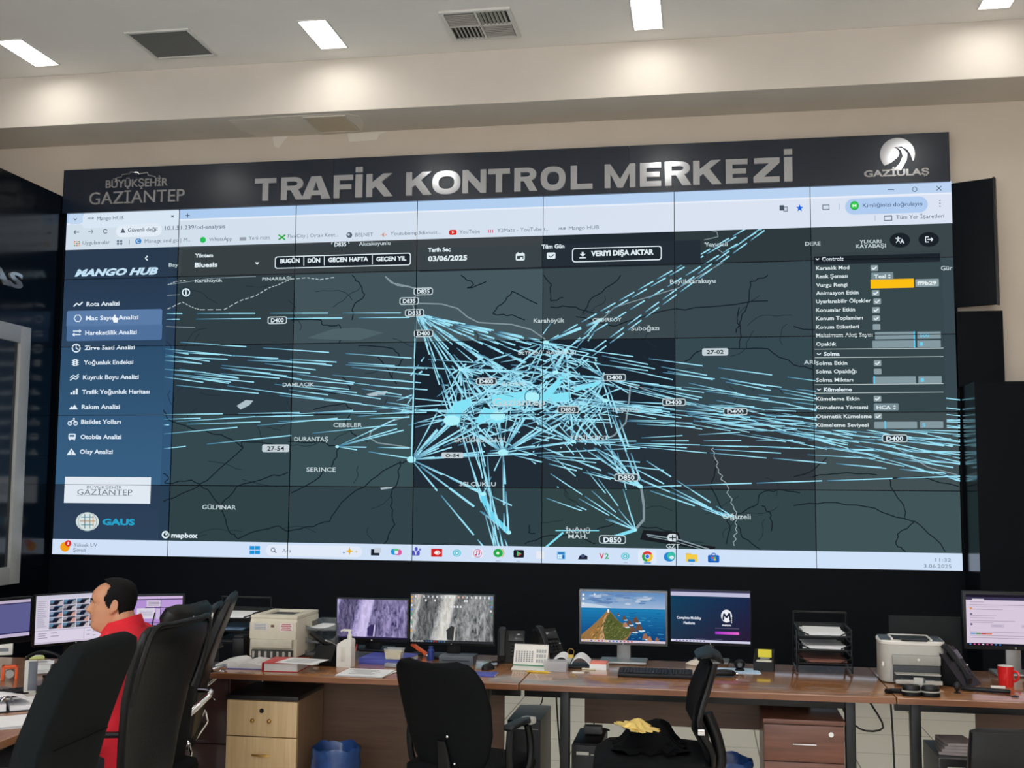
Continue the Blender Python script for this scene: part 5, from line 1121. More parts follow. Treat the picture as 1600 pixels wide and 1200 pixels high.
# ================================================================== THINGS ON THE DESKS
def paper_stack(name, px, py, w_, d_, h, label, n=3, rz=0.0, cat='papers', m_=PAPER, lines=True, z=DT, group=None):
    p = P(px, py, z); t = thing(name, label, cat, (p.x, p.y, z), rz, group)
    m = MB(); random.seed(int(px*7+py))
    for k in range(n):
        m.X = RZ(rad(random.uniform(-7, 7) if k else 0)); hh = h/n
        m.box((random.uniform(-.006, .006)*k, d_/2+random.uniform(-.004, .004)*k, hh*(k+.5)), (w_, d_, hh*.96))
    m.X = Matrix.Identity(4); m.build('sheets', m_, t, smooth=False)
    if lines:
        m = MB(); top = h+.0004; m.X = RZ(rad(0))
        for k in range(9):
            m.box((random.uniform(-.1, .1)*w_, d_*(.16+.075*k), top), (w_*random.uniform(.45, .66), d_*.014, .0006))
        m.build('printed_lines', INK, t, smooth=False)
    return t
# --- letter trays
def letter_tray(px, py, label, mt, w_=.27, d_=.32, rz=0, handle=True, solid=False):
    p = P(px, py); t = thing('letter_tray', label, 'letter tray', (p.x, p.y+.0, DT), rz)
    for k, z in enumerate((.055, .125, .195)):
        m = MB(); r = .0035
        pts = [(-w_/2, 0, z), (-w_/2, d_, z), (w_/2, d_, z), (w_/2, 0, z)]
        m.box((0, d_/2, z), (w_, d_, .003))
        for a, b in zip(pts, pts[1:]): m.cyl((a[0], a[1], z+.035), (b[0], b[1], z+.035), r, seg=8); m.box(((a[0]+b[0])/2, (a[1]+b[1])/2, z+.017), (max(.003, abs(a[0]-b[0])), max(.003, abs(a[1]-b[1])), .034))
        m.cyl((-w_/2, 0, z+.03), (-w_*.3, 0, z+.008), r, seg=6); m.cyl((w_/2, 0, z+.03), (w_*.3, 0, z+.008), r, seg=6)
        m.build('tray', mt, t)
    m = MB()
    for cx in (-1, 1):
        m.tube([(cx*(w_/2+.005), .03, .005), (cx*(w_/2+.005), .045, .04), (cx*(w_/2+.005), .07, .22)], .005, 8); m.tube([(cx*(w_/2+.005), d_-.02, .005), (cx*(w_/2+.005), d_-.035, .1), (cx*(w_/2+.005), d_-.05, .235+(.06 if handle else 0))], .005, 8)
        m.cyl((cx*(w_/2+.005), .03, .012), (cx*(w_/2+.005), d_-.02, .012), .004, seg=6)
    if handle: m.cyl((-w_/2-.005, d_-.05, .295), (w_/2+.005, d_-.05, .295), .005, seg=8)
    m.build('side_frame', BLKMETAL, t); return t, p
t, p = letter_tray(1290, 1054, 'black wire letter tray of three tiers between the yellow-label box and the grey printer', BLKMETAL)
for k, (z, m_, nm) in enumerate(((.0575, mat('brown_folder', (120, 78, 66), .7), 'brown folder and papers in the bottom tier of the black wire tray'), (.1275, PAPER, 'papers in the middle tier of the black wire tray'), (.1975, PAPER, 'printed papers in the top tier of the black wire tray'))):
    q = MB(); q.X = RZ(rad((4, -3, 2)[k])); q.box((0, 0, .007), (.21, .27, .012)); q.X = RZ(rad((-3, 5, -4)[k])); q.box((0, 0, .0155), (.20, .26, .003))
    o = q.build('paper_pile', [m_], None, smooth=False, loc=(p.x, p.y+.16, DT+z)); tag(o, nm, 'papers')
t, p = letter_tray(356, 1020, 'black three-tier letter tray left of the ivory printer', BLKMETAL, w_=.30, d_=.30)
for k, z in enumerate((.0575, .1275, .1975)):
    q = MB(); q.X = RZ(rad((3, -2, 4)[k])); q.box((.0, -.015, .006), (.21, .25, .010)); q.box((.0, .0, .0125), (.20, .24, .002))
    o = q.build('paper_pile', mat('blue_folder', (84, 110, 140), .5) if k == 1 else PAPER if k == 2 else BLKPL2, None, smooth=False, loc=(p.x, p.y+.145, DT+z+.0015))
    tag(o, ('dark folder in the bottom tier of the tray left of the ivory printer', 'bluish folder in the middle tier of the tray left of the ivory printer', 'white papers in the top tier of the tray left of the ivory printer')[k], 'papers')
p = P(372, 1028); t = thing('document_box', 'small black plastic desk box at the left foot of the ivory printer', 'box', (p.x, p.y, DT))
MB().box((0, .05, .055), (.07, .12, .11), bev=.008).build('body', BLKPL, t); MB().box((0, .05, .115), (.055, .10, .012), bev=.003).build('lid', BLKPL2, t)

# --- ivory laser printer
a = P(393, 1027); b = P(466, 1031); X0, X1, Yf = -.635, -.325, 6.10
X0 = at(389, 1000, Yf).x; X1 = at(463, 1000, Yf).x; zt_ = at(430, 967, Yf).z
w_, hgt = X1-X0, zt_-DT; dp = .36
t = thing('laser_printer', 'boxy ivory laser printer on the left desk', 'printer', ((X0+X1)/2, Yf, DT))
m = MB(); m.box((0, dp/2+.01, hgt/2+.004), (w_, dp, hgt-.008), bev=.010); m.build('body', BEIGEPL, t)
m = MB(); m.box((0, .006, hgt*.70), (w_*.98, .02, hgt*.44), bev=.006); m.build('front_cover', BEIGEPL, t)
m = MB(); m.box((0, -.006, hgt*.38), (w_*.86, .03, hgt*.22), bev=.006); m.build('paper_tray_door', mat('ivory_dark', (190, 186, 170), .5), t)
m = MB(); m.box((0, .002, hgt*.12), (w_*.86, .02, hgt*.20)); m.build('lower_opening', mat('printer_shadow', (52, 52, 50), .6), t, smooth=False)
m = MB()
for k in range(7): m.box((-w_*.38+k*w_*.127, -.009, hgt*.11), (.012, .012, hgt*.15))
m.build('guide_rib', GREYPL, t, smooth=False)
m = MB(); m.box((0, dp*.5+.01, hgt+.0035), (w_*.62, dp*.58, .006)); m.build('output_tray', mat('printer_shadow', (52, 52, 50), .6), t, smooth=False)
m = MB()
for cx, cy, dx, dy in ((-w_*.40, dp*.5, w_*.19, dp*.98), (w_*.40, dp*.5, w_*.19, dp*.98), (0, dp*.12, w_*.62, dp*.22), (0, dp*.9, w_*.62, dp*.18)): m.box((cx, cy+.01, hgt+.008), (dx, dy, .018), bev=.004)
m.build('top_rim', BEIGEPL, t)
m = MB()
for k in range(9): m.box((w_/2+.001, dp*.72+.012*k, hgt*.72), (.003, .005, .05), rot=RX(rad(20)))
m.build('side_vents', mat('vent_grey', (110, 108, 100), .6), t, smooth=False)
m = MB(); m.box((-w_*.26, -.0055, hgt*.80), (w_*.30, .002, hgt*.17)); m.build('information_sticker', PAPERB, t, smooth=False)
m = MB(); m.box((w_*.29, -.0055, hgt*.80), (w_*.27, .002, hgt*.20)); st = m.build('warranty_sticker', mat('sticker_white', (222, 214, 214), .6), t, smooth=False)
m = MB()
for k in range(4): m.box((w_*.29, -.007, hgt*(.87-.045*k)), (w_*(.22 if k % 2 else .18), .001, hgt*.022))
m.build('sticker_print', mat('sticker_red', (170, 60, 70), .6), st, smooth=False)
m = MB()
for k in range(4): m.box((-w_*.26, -.007, hgt*(.86-.04*k)), (w_*.24, .001, hgt*.012))
m.build('sticker_print', INK, t, smooth=False)
MB().box((0, -.006, hgt*.82), (.018, .003, .014)).build('badge', mat('badge_bronze', (96, 74, 60), .4), t, smooth=False)

# --- clear plastic trays beside the printer, with paper
p = P(500, 1024); t = thing('clear_letter_tray', 'smoked clear plastic letter tray stack between the ivory printer and the violet monitor', 'letter tray', (p.x+.004, p.y-.03, DT), rad(-4))
for k, z in enumerate((.004, .075, .146)):
    m = MB(); w_, d_ = .19, .27; m.box((0, d_/2, z), (w_, d_, .003)); m.box((-w_/2, d_/2, z+.02), (.003, d_, .04)); m.box((w_/2, d_/2, z+.02), (.003, d_, .04)); m.box((0, d_, z+.02), (w_, .003, .04)); m.loft([[(q*w_/2, -.025*(1-q*q), z+.0), (q*w_/2, -.025*(1-q*q)-.003, z+.012+.02*q*q), (q*w_/2, -.025*(1-q*q)+.002, z+.012+.02*q*q)] for q in (-1, -.66, -.33, 0, .33, .66, 1)])
    m.build('tray', SMOKE, t)
m = MB()
for cx in (-1, 1):
    for yy in (.04, .24): m.cyl((cx*.09, yy, 0), (cx*.09, yy, .17), .006, seg=8)
m.build('riser', SMOKE, t)
o = MB().box((0, 0, .004), (.165, .22, .006)).build('paper_pile', PAPER, None, smooth=False, loc=(p.x+.012, p.y+.11, DT+.1480)); o.rotation_euler = (0, 0, rad(-4)); tag(o, 'white papers in the top clear tray beside the ivory printer', 'papers')

# --- open book, red binder with loose sheet
p = P(373, 1046); t = thing('open_book', 'thick open book with blue covers at the left end of the desk', 'book', (p.x, p.y, DT), rad(4))
m = MB(); m.box((0, .12, .003), (.27, .24, .005), bev=.001); m.build('cover', BLUE, t)
m = MB()
for sgn, hh in ((-1, .035), (1, .028)):
    rings = []
    for q in (0, .1, .3, .6, .85, 1):
        x = sgn*.13*q; z = .006+hh*(1-(1-min(1, q*4))**2*.75)*(1-.55*q*q)
        rings.append([(x, .005, .0056), (x, .235, .0056), (x, .232, z), (x, .008, z)])
    m.loft(rings)
m.build('pages', PAPERB, t)
m = MB()
for sgn in (-1, 1):
    for k in range(6): m.box((sgn*.062, .05+.028*k, .0325 if sgn < 0 else .0275), (.06, .003, .0008))
m.build('printed_lines', INK, t, smooth=False)
p = P(437, 1050); t = thing('ring_binder', 'thick red lever-arch binder lying on the left desk', 'binder', (p.x, p.y, DT), rad(3))
m = MB(); m.box((0, .10, .002), (.19, .21, .003), bev=.001); m.box((0, .10, .045), (.19, .21, .003), bev=.001); m.box((-.094, .10, .023), (.003, .21, .044)); m.build('cover', RED, t)
MB().box((.004, .097, .023), (.178, .194, .038)).build('pages', PAPERB, t, smooth=False)
o = thing('loose_sheet', 'white printed sheet lying on top of the red binder', 'paper', (p.x+.055, p.y-.005, DT+.0470), rad(-8))
MB().box((0.03, .08, .0012), (.22, .18, .0016)).build('sheet', PAPER, o, smooth=False); m = MB()
for k in range(5): m.box((.03, .03+.024*k, .0024), (.15, .005, .0005))
m.build('printed_lines', INK, o, smooth=False)
# --- black lever hole punch, standing
p = P(503, 1041); t = thing('lever_hole_punch', 'black heavy-duty lever hole punch with raised handle beside the sanitiser bottle', 'hole punch', (p.x+.008, p.y, DT), rad(-16))
m = MB(); m.box((0, .08, .02), (.13, .16, .035), bev=.008); m.prism([(-.02, .03), (.14, .03), (.12, .10), (.03, .105)], -.06, .06, 'x'); m.build('base', BLKPL, t)
m = MB(); m.tube([(.0, .10, .09), (-.03, .05, .115), (-.09, .0, .175)], [.016, .015, .013], 10); m.build('lever', BLKPL, t)
m = MB(); m.tube([(.035, .09, .09), (.01, .05, .12), (-.01, .02, .135)], .006, 8); m.build('spring_arm', CHROME, t)
MB().box((-.04, -.012, .018), (.025, .02, .024), bev=.003).build('white_end', WHITEPL, t)
# --- sanitiser bottle
p = P(540, 1042); t = thing('pump_bottle', 'white pump dispenser bottle in front of the violet monitor', 'bottle', (p.x, p.y, DT), rad(-6))
hB = .165
m = MB(); m.loft([[(x, y, z) for x, y in ((-.042*s_, -.03*s_), (.042*s_, -.03*s_), (.042*s_, .03*s_), (-.042*s_, .03*s_))] for z, s_ in ((0, .97), (.004, 1), (.10, 1), (.112, 1))])
m.prism([(-.042, .112), (.042, .112), (.042, .142), (.036, .150), (.002, .148), (-.040, .122)], -.028, .028, 'y'); bmesh.ops.bevel(m.bm, geom=m.bm.edges[:], offset=.003, segments=2, affect='EDGES', clamp_overlap=True)
m.build('body', WHITEPL, t)
MB().box((.0, -.0315, .07), (.026, .003, .075), bev=.0012).build('level_strip', mat('strip_ivory', (206, 202, 190), .4), t)
m = MB(); m.cyl((.020, 0, .148), (.020, 0, .172), .013, seg=16); m.cyl((.020, 0, .172), (.020, 0, .188), .008, seg=12); m.box((.006, 0, .193), (.05, .016, .012), bev=.004); m.tube([(-.016, 0, .193), (-.026, 0, .190), (-.029, 0, .182)], .005, 8); m.build('pump', WHITEPL, t)
# --- papers in front, books, containers
paper_stack('paper_stack', 560, 1058, .25, .21, .010, 'loose stack of white printed papers near the front edge, below the pump bottle', 4, rad(-2))
p = P(592, 1040); t = thing('closed_book', 'thick blue book under the violet monitor', 'book', (p.x+.005, p.y+.04, DT), rad(-3))
m = MB(); m.box((0, .12, .0015), (.265, .25, .003)); m.box((0, .12, .0285), (.265, .25, .003)); m.box((0, -.0035, .015), (.265, .003, .03), bev=.001); m.build('cover', BLUE, t); MB().box((0, .122, .015), (.258, .242, .0235)).build('pages', PAPERB, t, smooth=False)
p = P(616, 1028, .775); t = thing('food_container', 'clear plastic tub of cream-coloured food on the blue book', 'container', (p.x, p.y, .7710))
m = MB(); m.loft([[(sx_*.048*s_, sy_*.036*s_, z) for sx_, sy_ in ((-1, -1), (1, -1), (1, 1), (-1, 1))] for z, s_ in ((0, .85), (.05, 1.0), (.052, 1.05), (.056, 1.05))], cap=False); m.box((0, 0, .001), (.08, .06, .002)); m.build('tub', CLEAR, t)
MB().loft([[(sx_*.046*s_, sy_*.034*s_, z) for sx_, sy_ in ((-1, -1), (1, -1), (1, 1), (-1, 1))] for z, s_ in ((.003, .85), (.04, .96))]).build('contents', CREAMFOOD, t, smooth=False)
p = P(612, 1043); t = thing('tissue_pack', 'small grey packet lying in front of the blue book', 'packet', (p.x, p.y, DT), rad(-8)); MB().box((0, .02, .011), (.085, .05, .020), bev=.006).build('wrapper', mat('packet_grey', (150, 154, 162), .35), t); MB().box((0, .02, .0218), (.05, .02, .001)).build('opening_label', BLUE, t, smooth=False)
p = P(560, 1032); t = thing('pen_cup', 'red pens in a small cup beside the pump bottle', 'pen cup', (p.x-.03, p.y+.02, DT)); MB().lathe([(0, 0), (.022, 0), (.024, .05), (.022, .05), (.020, .004), (0, .004)], seg=18).build('cup', SMOKE, t)
for k, (dx, c) in enumerate(((-.01, RED), (.006, RED), (.012, BLKPL))): MB().cyl((dx*.4, 0, .006), (dx*1.8, .006*k, .085), .0035, seg=8).build('pen', c, t)
p = P(648, 1024); t = thing('box_cutter', 'orange box cutter sticking out below the two rock monitors', 'cutter', (p.x, p.y, DT)); m = MB(); m.X = RY(rad(33)); m.box((0, 0, .045), (.105, .018, .022), bev=.004); m.build('handle', ORANGE, t); m = MB(); m.X = RY(rad(33)); m.box((.062, 0, .045), (.02, .004, .012)); m.build('blade', STEEL, t); MB().box((.02, .0, .010), (.05, .03, .02), bev=.002).build('rest', BLKPL2, t)
p = P(673, 1031); t = thing('small_bottle', 'small blue plastic bottle under the grey rock monitor', 'bottle', (p.x, p.y, DT)); MB().lathe([(0, 0), (.018, 0), (.019, .004), (.019, .052), (.012, .060), (0, .060)], seg=18).build('body', NAVY, t); MB().cyl((0, 0, .060), (0, 0, .074), .012, seg=14).build('cap', NAVY, t)
p = P(712, 1040); t = thing('flat_box', 'flat slate-coloured box on the desk under the grey rock monitor', 'box', (p.x, p.y, DT)); MB().box((0, .05, .025), (.19, .10, .05), bev=.004).build('body', DGREYPL, t); MB().box((0, -.001, .025), (.15, .002, .004)).build('vent_slot', BLKPL, t, smooth=False)
# --- mouse on blue mat
p = P(757, 1058); t = thing('notebook', 'thin blue notebook near the desk edge beside the mid chair', 'notebook', (p.x-.02, p.y, DT)); MB().box((0, .06, .005), (.14, .11, .009), bev=.001).build('cover', BLUE, t); MB().box((.002, .06, .005), (.139, .106, .005)).build('pages', PAPERB, t, smooth=False)
def mouse(px, py, label, rz=0):
    p = P(px, py); t = thing('computer_mouse', label, 'mouse', (p.x, p.y, DT), rz)
    rings = []
    for q in (0, .08, .25, .5, .75, .92, 1):
        y = .10*q; hw = .030*(max(.02, 1-abs(2*q-1)**3))**.5; hz = .034*(max(.02, 1-abs(2*q-.9)**2.6))**.5
        rings.append([(hw*math.cos(a_), y, max(0.0005, hz*math.sin(a_))) for a_ in [math.pi*k/10 for k in range(11)]]+[(hw*math.cos(math.pi*(1-k/6)), y, .0005) for k in range(1, 6)])
    MB().loft(rings).build('shell', BLKPL, t); MB().cyl((-.004, .075, .031), (.004, .075, .031), .008, seg=12).build('scroll_wheel', BLKPL2, t)
    MB().tube([(0, .10, .012), (.01, .15, .005), (-.02, .22, .004), (.0, .28, .004)], .0022, 6).build('lead', CABLE, t)
    return t
t = mouse(756, 1048, 'black mouse on the desk behind the blue notebook', rad(-15)); t = mouse(1109, 1060, 'black mouse right of the keyboard, beside the mesh chair back', rad(10))
# --- desk telephones
def phone(px, py, label, rz, steep=50, sc=1.0, z=DT):
    p = P(px, py, z); t = thing('desk_phone', label, 'telephone', (p.x, p.y, z), rz)
    c, s_ = math.cos(rad(steep)), math.sin(rad(steep)); L_ = .20*sc; W_ = .17*sc
    m = MB(); m.prism([(0, 0.002), (.012, .012), (.012+c*L_, .012+s_*L_), (.03+c*L_, s_*L_), (.05+c*L_*.9, .002)], -W_/2, W_/2, 'x'); m.build('base', BLKPL, t)
    T = Matrix.Translation((0, .010, .014)) @ RX(rad(steep))
    m = MB(); m.X = T; m.box((.03*sc, .15*sc, .002), (.095*sc, .05*sc, .006), bev=.002); m.build('display', GLASSDARK, t)
    m = MB(); m.X = T
    for i in range(3):
        for j in range(4): m.box((.008*sc+.022*sc*i, .035*sc+.022*sc*j, .003), (.016*sc, .014*sc, .005), bev=.0015)
    m.build('keypad', BLKPL2, t)
    m = MB(); m.X = T; m.box((.072*sc, .09*sc, .004), (.010*sc, .006*sc, .004)); m.build('indicator', WHITEPL, t, smooth=False)
    m = MB(); m.X = T @ Matrix.Translation((-.055*sc, .10*sc, .02)); m.slab([(-.105*sc, -.004), (-.085*sc, .012), (-.05*sc, .018), (.05*sc, .018), (.085*sc, .012), (.105*sc, -.004)], [.04*sc, .05*sc, .038*sc, .038*sc, .05*sc, .04*sc], [.018, .026, .018, .018, .026, .018], 16, 3)
    m.bm.transform(Matrix.Identity(4)); 
    # turn the handset along the slope
    R = T @ Matrix.Translation((-.055*sc, .10*sc, .02)) @ RZ(rad(90)) @ (T @ Matrix.Translation((-.055*sc, .10*sc, .02))).inverted(); m.bm.transform(R); m.build('handset', BLKPL2, t)
    pts = []
    for k in range(60):
        q = k/59; pts.append((-.055*sc-.05*math.sin(q*math.pi)+.006*math.cos(k*1.6), -.005-.05*math.sin(q*math.pi)+.02*q, .012+.006*math.sin(k*1.6)))
    m = MB(); m.tube(pts, .0022, 5, sub=1); m.build('coiled_cord', CABLE, t); return t
phone(798, 1036, 'black desk phone between the grey rock monitor and the calendar', rad(8), 60, .88); phone(868, 1032, 'black desk phone standing tilted behind the calendar\'s right edge', rad(42), 55, .92); phone(1521, 1073, 'black desk phone right of the grey printer', rad(52), 52, 1.05)
# --- desk calendar
p = P(826, 1047); t = thing('desk_calendar', 'white spiral desk calendar standing in front of the two phones', 'calendar', (p.x, p.y, DT), rad(-3))
m = MB(); W_ = .185; H_ = .125
m.prism([(.035, .012), (.037, .012), (.077, H_), (.075, H_)], -W_/2, W_/2, 'x'); m.prism([(.115, .002), (.117, .002), (.078, H_), (.076, H_)], -W_/2, W_/2, 'x'); m.prism([(-.01, .0005), (.117, .0005), (.117, .004), (-.01, .004)], -W_/2, W_/2, 'x'); m.prism([(-.008, .004), (.035, .010), (.037, .014), (-.008, .006)], -W_/2, W_/2, 'x'); m.build('card_stand', WHITEPL, t, smooth=False)
TT = lambda u_, v_: (u_, .0335+.040*v_/1.0, .012+(H_-.012)*v_)
m = MB()
for k in range(22): m.tube([(-W_/2+.006+k*.0082, .073, H_-.004), (-W_/2+.006+k*.0082, .073, H_+.004), (-W_/2+.006+k*.0082, .080, H_+.004), (-W_/2+.006+k*.0082, .081, H_-.004)], .0009, 4, sub=2)
m.build('spiral', BLKMETAL, t)
m = MB()
for i in range(7):
    for j in range(6): c_ = TT(-.078+.0145*i, .24+.085*j); m.box((c_[0], c_[1]-.0012, c_[2]), (.007, .0012, .006), rot=RX(rad(-19)))
for i in range(4):
    for j in range(3):
        for k in range(3): c_ = TT(.036+.014*i, .22+.22*j+.05*k); m.box((c_[0], c_[1]-.0012, c_[2]), (.010, .0012, .0028), rot=RX(rad(-19)))
m.build('date_print', INK, t, smooth=False)
c_ = TT(0, .06); MB().box((0, c_[1]-.001, c_[2]), (W_, .0015, .007), rot=RX(rad(-19))).build('green_band', GREEN, t, smooth=False)
p = P(841, 1051); t = thing('pencil', 'yellow pencil lying in front of the desk calendar', 'pencil', (p.x, p.y, DT), rad(-4)); MB().cyl((-.06, 0, .0045), (.055, 0, .0045), .004, seg=6).build('shaft', mat('pencil_yellow', (222, 184, 50), .5), t); MB().cyl((.055, 0, .0045), (.070, 0, .0045), .004, .0006, seg=6).build('tip', MAPLE, t)
p = P(838, 1047.5); t = thing('sticky_note', 'orange sticky note beside the yellow pencil', 'note', (p.x+.015, p.y, DT), rad(5)); MB().box((0, .02, .001), (.045, .04, .0016)).build('pad', mat('note_orange', (236, 170, 110), .8), t, smooth=False); MB().box((-.035, .02, .0006), (.03, .03, .001)).build('loose_leaf', PAPER, t, smooth=False)
p = P(867, 1050); t = thing('sweets_box', 'clear plastic box of small coloured items right of the calendar', 'box', (p.x, p.y, DT), rad(-2))
m = MB(); m.loft([[(sx_*.062*s_, .04+sy_*.036*s_, z) for sx_, sy_ in ((-1, -1), (1, -1), (1, 1), (-1, 1))] for z, s_ in ((0.001, .92), (.044, 1.0), (.05, 1.05), (.054, 1.04))], cap=True); m.build('tub', mat('frosted_plastic', (214, 216, 220), .2, alpha=.5, var=.02), t, smooth=False)
random.seed(4); m = MB()
for k in range(12): m.box((random.uniform(-.045, .045), .04+random.uniform(-.025, .025), .010+random.uniform(0, .018)), (.018, .012, .010), rot=RZ(random.random()*3), bev=.002, mi=k % 4)
m.build('contents', [BLUE, YELLOW, RED, WHITEPL], t)
# --- clipped papers, sticky block, white card
p = P(891, 1044); t = thing('clipped_papers', 'curled white papers held by a yellow clip between calendar and lighthouse monitor', 'papers', (p.x, p.y, DT))
m = MB(); m.box((0.01, .06, .007), (.20, .13, .012), bev=.002); m.build('black_tray', BLKPL, t)
for sgn in (-1, 1):
    m = MB(); rings = []
    for q in [k/10 for k in range(11)]:
        x = sgn*(.004+.098*q); z = .018+.040*math.sin(math.pi*min(1, q*1.02))**.8*(1-.25*q); rings.append([(x, .012, z), (x, .115, z+.012), (x, .115, z+.016), (x, .012, z+.006)])
    m.loft(rings); m.build('sheet_fold', PAPER, t)
m = MB(); m.box((0, .03, .058), (.03, .02, .018), bev=.003); m.build('clip', mat('clip_yellow', (214, 180, 70), .4), t)
m = MB(); m.tube([(-.012, .03, .066), (-.016, .028, .088), (0, .026, .100), (.016, .028, .088), (.012, .03, .066)], .002, 6); m.build('clip_wire', BRASS, t)
p = P(903, 1052); t = thing('white_card', 'small white card lying in front of the clipped papers', 'card', (p.x, p.y, DT), rad(-3)); MB().box((0, .012, .003), (.062, .026, .005), bev=.001).build('card', WHITEPL, t)
p = P(934, 1047); t = thing('note_block', 'block of note paper with pink top sheets before the lighthouse monitor', 'note block', (p.x, p.y, DT), rad(-4)); MB().box((0, .045, .015), (.09, .085, .03)).build('white_sheets', PAPER, t, smooth=False); MB().box((0, .045, .034), (.088, .083, .008)).build('pink_sheets', PINKPAP, t, smooth=False); MB().box((-.05, -.002, .004), (.07, .02, .006)).build('loose_slips', mat('slip_cream', (220, 212, 190), .8), t, smooth=False)
# --- keyboard
def keyboard(px0, px1, py, label, d_=.14, rz=0.0, h=.02):
    a = P(px0, py); b = P(px1, py); w_ = b.x-a.x; t = thing('keyboard', label, 'keyboard', ((a.x+b.x)/2, a.y, DT), rz)
    m = MB(); m.X = RX(rad(4)); m.box((0, d_/2, h*.5+.001), (w_, d_, h*.9), bev=.004); m.build('case', BLKPL, t)
    m = MB(); m.X = RX(rad(4)); n = 15
    for j in range(5):
        for i in range(n):
            if j == 0 and 3 < i < 8: continue
            m.box((-w_*.47+w_*.64*(i+.5)/n, .018+d_*.155*(j+.3), h+.003), (w_*.64/n*.84, d_*.125, .007), bev=.0014)
        for i in range(3): m.box((w_*.20+w_*.10*(i+.5)/3, .018+d_*.155*(j+.3), h+.003), (w_*.1/3*.84, d_*.125, .007), bev=.0014)
        for i in range(4): m.box((w_*.325+w_*.145*(i+.5)/4, .018+d_*.155*(j+.3), h+.003), (w_*.145/4*.84, d_*.125, .007), bev=.0014)
    m.box((-w_*.47+w_*.64*6/n, .018+d_*.155*.3, h+.003), (w_*.64/n*3.8, d_*.125, .007), bev=.0014)
    m.build('keys', BLKPL2, t); return t
keyboard(965, 1082, 1058, 'black full-size keyboard in front of the lighthouse monitor')
p = P(1100, 1037); t = thing('crumpled_cloth', 'pale crumpled cloth on the desk beyond the mesh chair top', 'cloth', (p.x-.02, p.y-.07, DT)); rings = []
for k in range(7):
    q = k/6; rings.append([(-.08+.16*q, .03+.03*math.cos(a_)*(1-abs(2*q-1)**3+.1), .002+.028*max(0, math.sin(a_))*(1-abs(2*q-1)**2+.08)+.003*math.sin(5*a_+k)*(.5 if math.sin(a_) > 0 else 0)) for a_ in [2*math.pi*j/14 for j in range(14)]])
MB().loft(rings).build('folded_cloth', mat('cream_cloth', (206, 198, 184), .9, bump=.2, scale=40), t)
paper_stack('blue_papers', 1150, 1052, .26, .15, .004, 'pale blue and white sheets under the navy-page monitor', 2, rad(3), m_=LBLUEPAP, lines=False)
p = P(1156, 1048, .745); t = thing('webcam', 'small round black webcam on the pale blue sheets', 'webcam', (p.x, p.y, DT+.0045)); MB().ball((0, .02, .03), (.03, .025, .028)).build('head', BLKPL, t); MB().cyl((0, -.006, .03), (0, .0, .03), .012, seg=16).build('lens', GLASSDARK, t); MB().lathe([(0, 0), (.026, 0), (.022, .006), (0, .008)], (0, .02, 0), 18).build('foot', BLKPL, t)
p = P(1128, 1057); t = thing('glasses_case', 'black elongated case beside the mouse right of the mesh chair', 'case', (p.x+.01, p.y, DT), rad(5)); m = MB(); m.slab([(-.06, .016), (-.045, .018), (0, .02), (.045, .018), (.06, .016)], [.03, .05, .055, .05, .03], [.014, .03, .034, .03, .014], 16, 3); m.build('shell', BLKPL, t); MB().cyl((.062, -.0, .016), (.07, 0, .016), .009, seg=12).build('end_cap', CHROME, t)
p = P(1193, 1049); t = thing('storage_box', 'open black box with a yellow label standing right of the navy-page monitor', 'box', (p.x, p.y, DT), rad(-8))
m = MB(); m.box((0, .045, .003), (.105, .10, .005)); m.box((0, -.003, .025), (.105, .005, .05)); m.box((0, .094, .052), (.105, .005, .104)); m.prism([(-.003, .002), (.095, .002), (.095, .105), (.06, .095), (-.003, .05)], -.0525, -.0485, 'x'); m.prism([(-.003, .002), (.095, .002), (.095, .105), (.06, .095), (-.003, .05)], .0485, .0525, 'x'); m.build('box_body', BLKPL, t)
MB().box((.0, .082, .083), (.072, .004, .042)).build('yellow_label', YELLOW, t, smooth=False); MB().box((0, .04, .045), (.08, .06, .012), bev=.002).build('contents', WHITEPL, t); m = MB()
for k in range(3): m.box((0, .089, .058-.006*k), (.05, .003, .002))
m.build('printed_lines', WHITEPL, t, smooth=False)
# --- grey laser printer
Yf = 5.98; X0 = at(1376, 1040, Yf).x; X1 = at(1478, 1040, Yf).x; W_ = X1-X0; H_ = at(1425, 1008, Yf).z-DT; dp = .26
t = thing('laser_printer', 'light grey laser printer with curved sides and slate top on the right desk', 'printer', ((X0+X1)/2, Yf, DT), rad(-3))
m = MB(); rings = []
for z, s_ in ((.006, .97), (.02, 1.0), (H_*.7, 1.0), (H_*.95, 1.0), (H_, .985)):
    ring = []
    for k in range(32):
        a_ = 2*math.pi*k/32; c, sn = math.cos(a_), math.sin(a_); e = 2/5.0
        ring.append((W_/2*s_*math.copysign(abs(c)**e, c), dp/2+dp/2*s_*math.copysign(abs(sn)**e, sn), z))
    rings.append(ring)
m.loft(rings); m.build('body', GREYPL, t)
m = MB(); top = []
for z, s_ in ((H_, 1.02), (H_+.012, 1.03), (H_+.018, 1.0)):
    ring = []
    for k in range(32):
        a_ = 2*math.pi*k/32; c, sn = math.cos(a_), math.sin(a_); e = 2/5.0
        ring.append((W_/2*s_*math.copysign(abs(c)**e, c), dp/2+dp/2*s_*math.copysign(abs(sn)**e, sn), z))
    top.append(ring)
m.loft(top); m.build('top_rim', WHITEPL, t)
m = MB(); m.box((-W_*.40, dp*.5, H_+.019), (W_*.16, dp*.8, .004), bev=.001); m.box((W_*.40, dp*.5, H_+.019), (W_*.16, dp*.8, .004), bev=.001); m.build('slate_panel', DGREYPL, t)
m = MB(); m.box((0, dp*.52, H_+.020), (W_*.56, dp*.62, .006), bev=.002); m.build('output_tray', BLKPL, t)
m = MB(); m.box((W_*.03, dp*.08, H_+.026), (W_*.40, dp*.24, .010), bev=.003); m.build('paper_flap', BLKPL2, t)
m = MB()
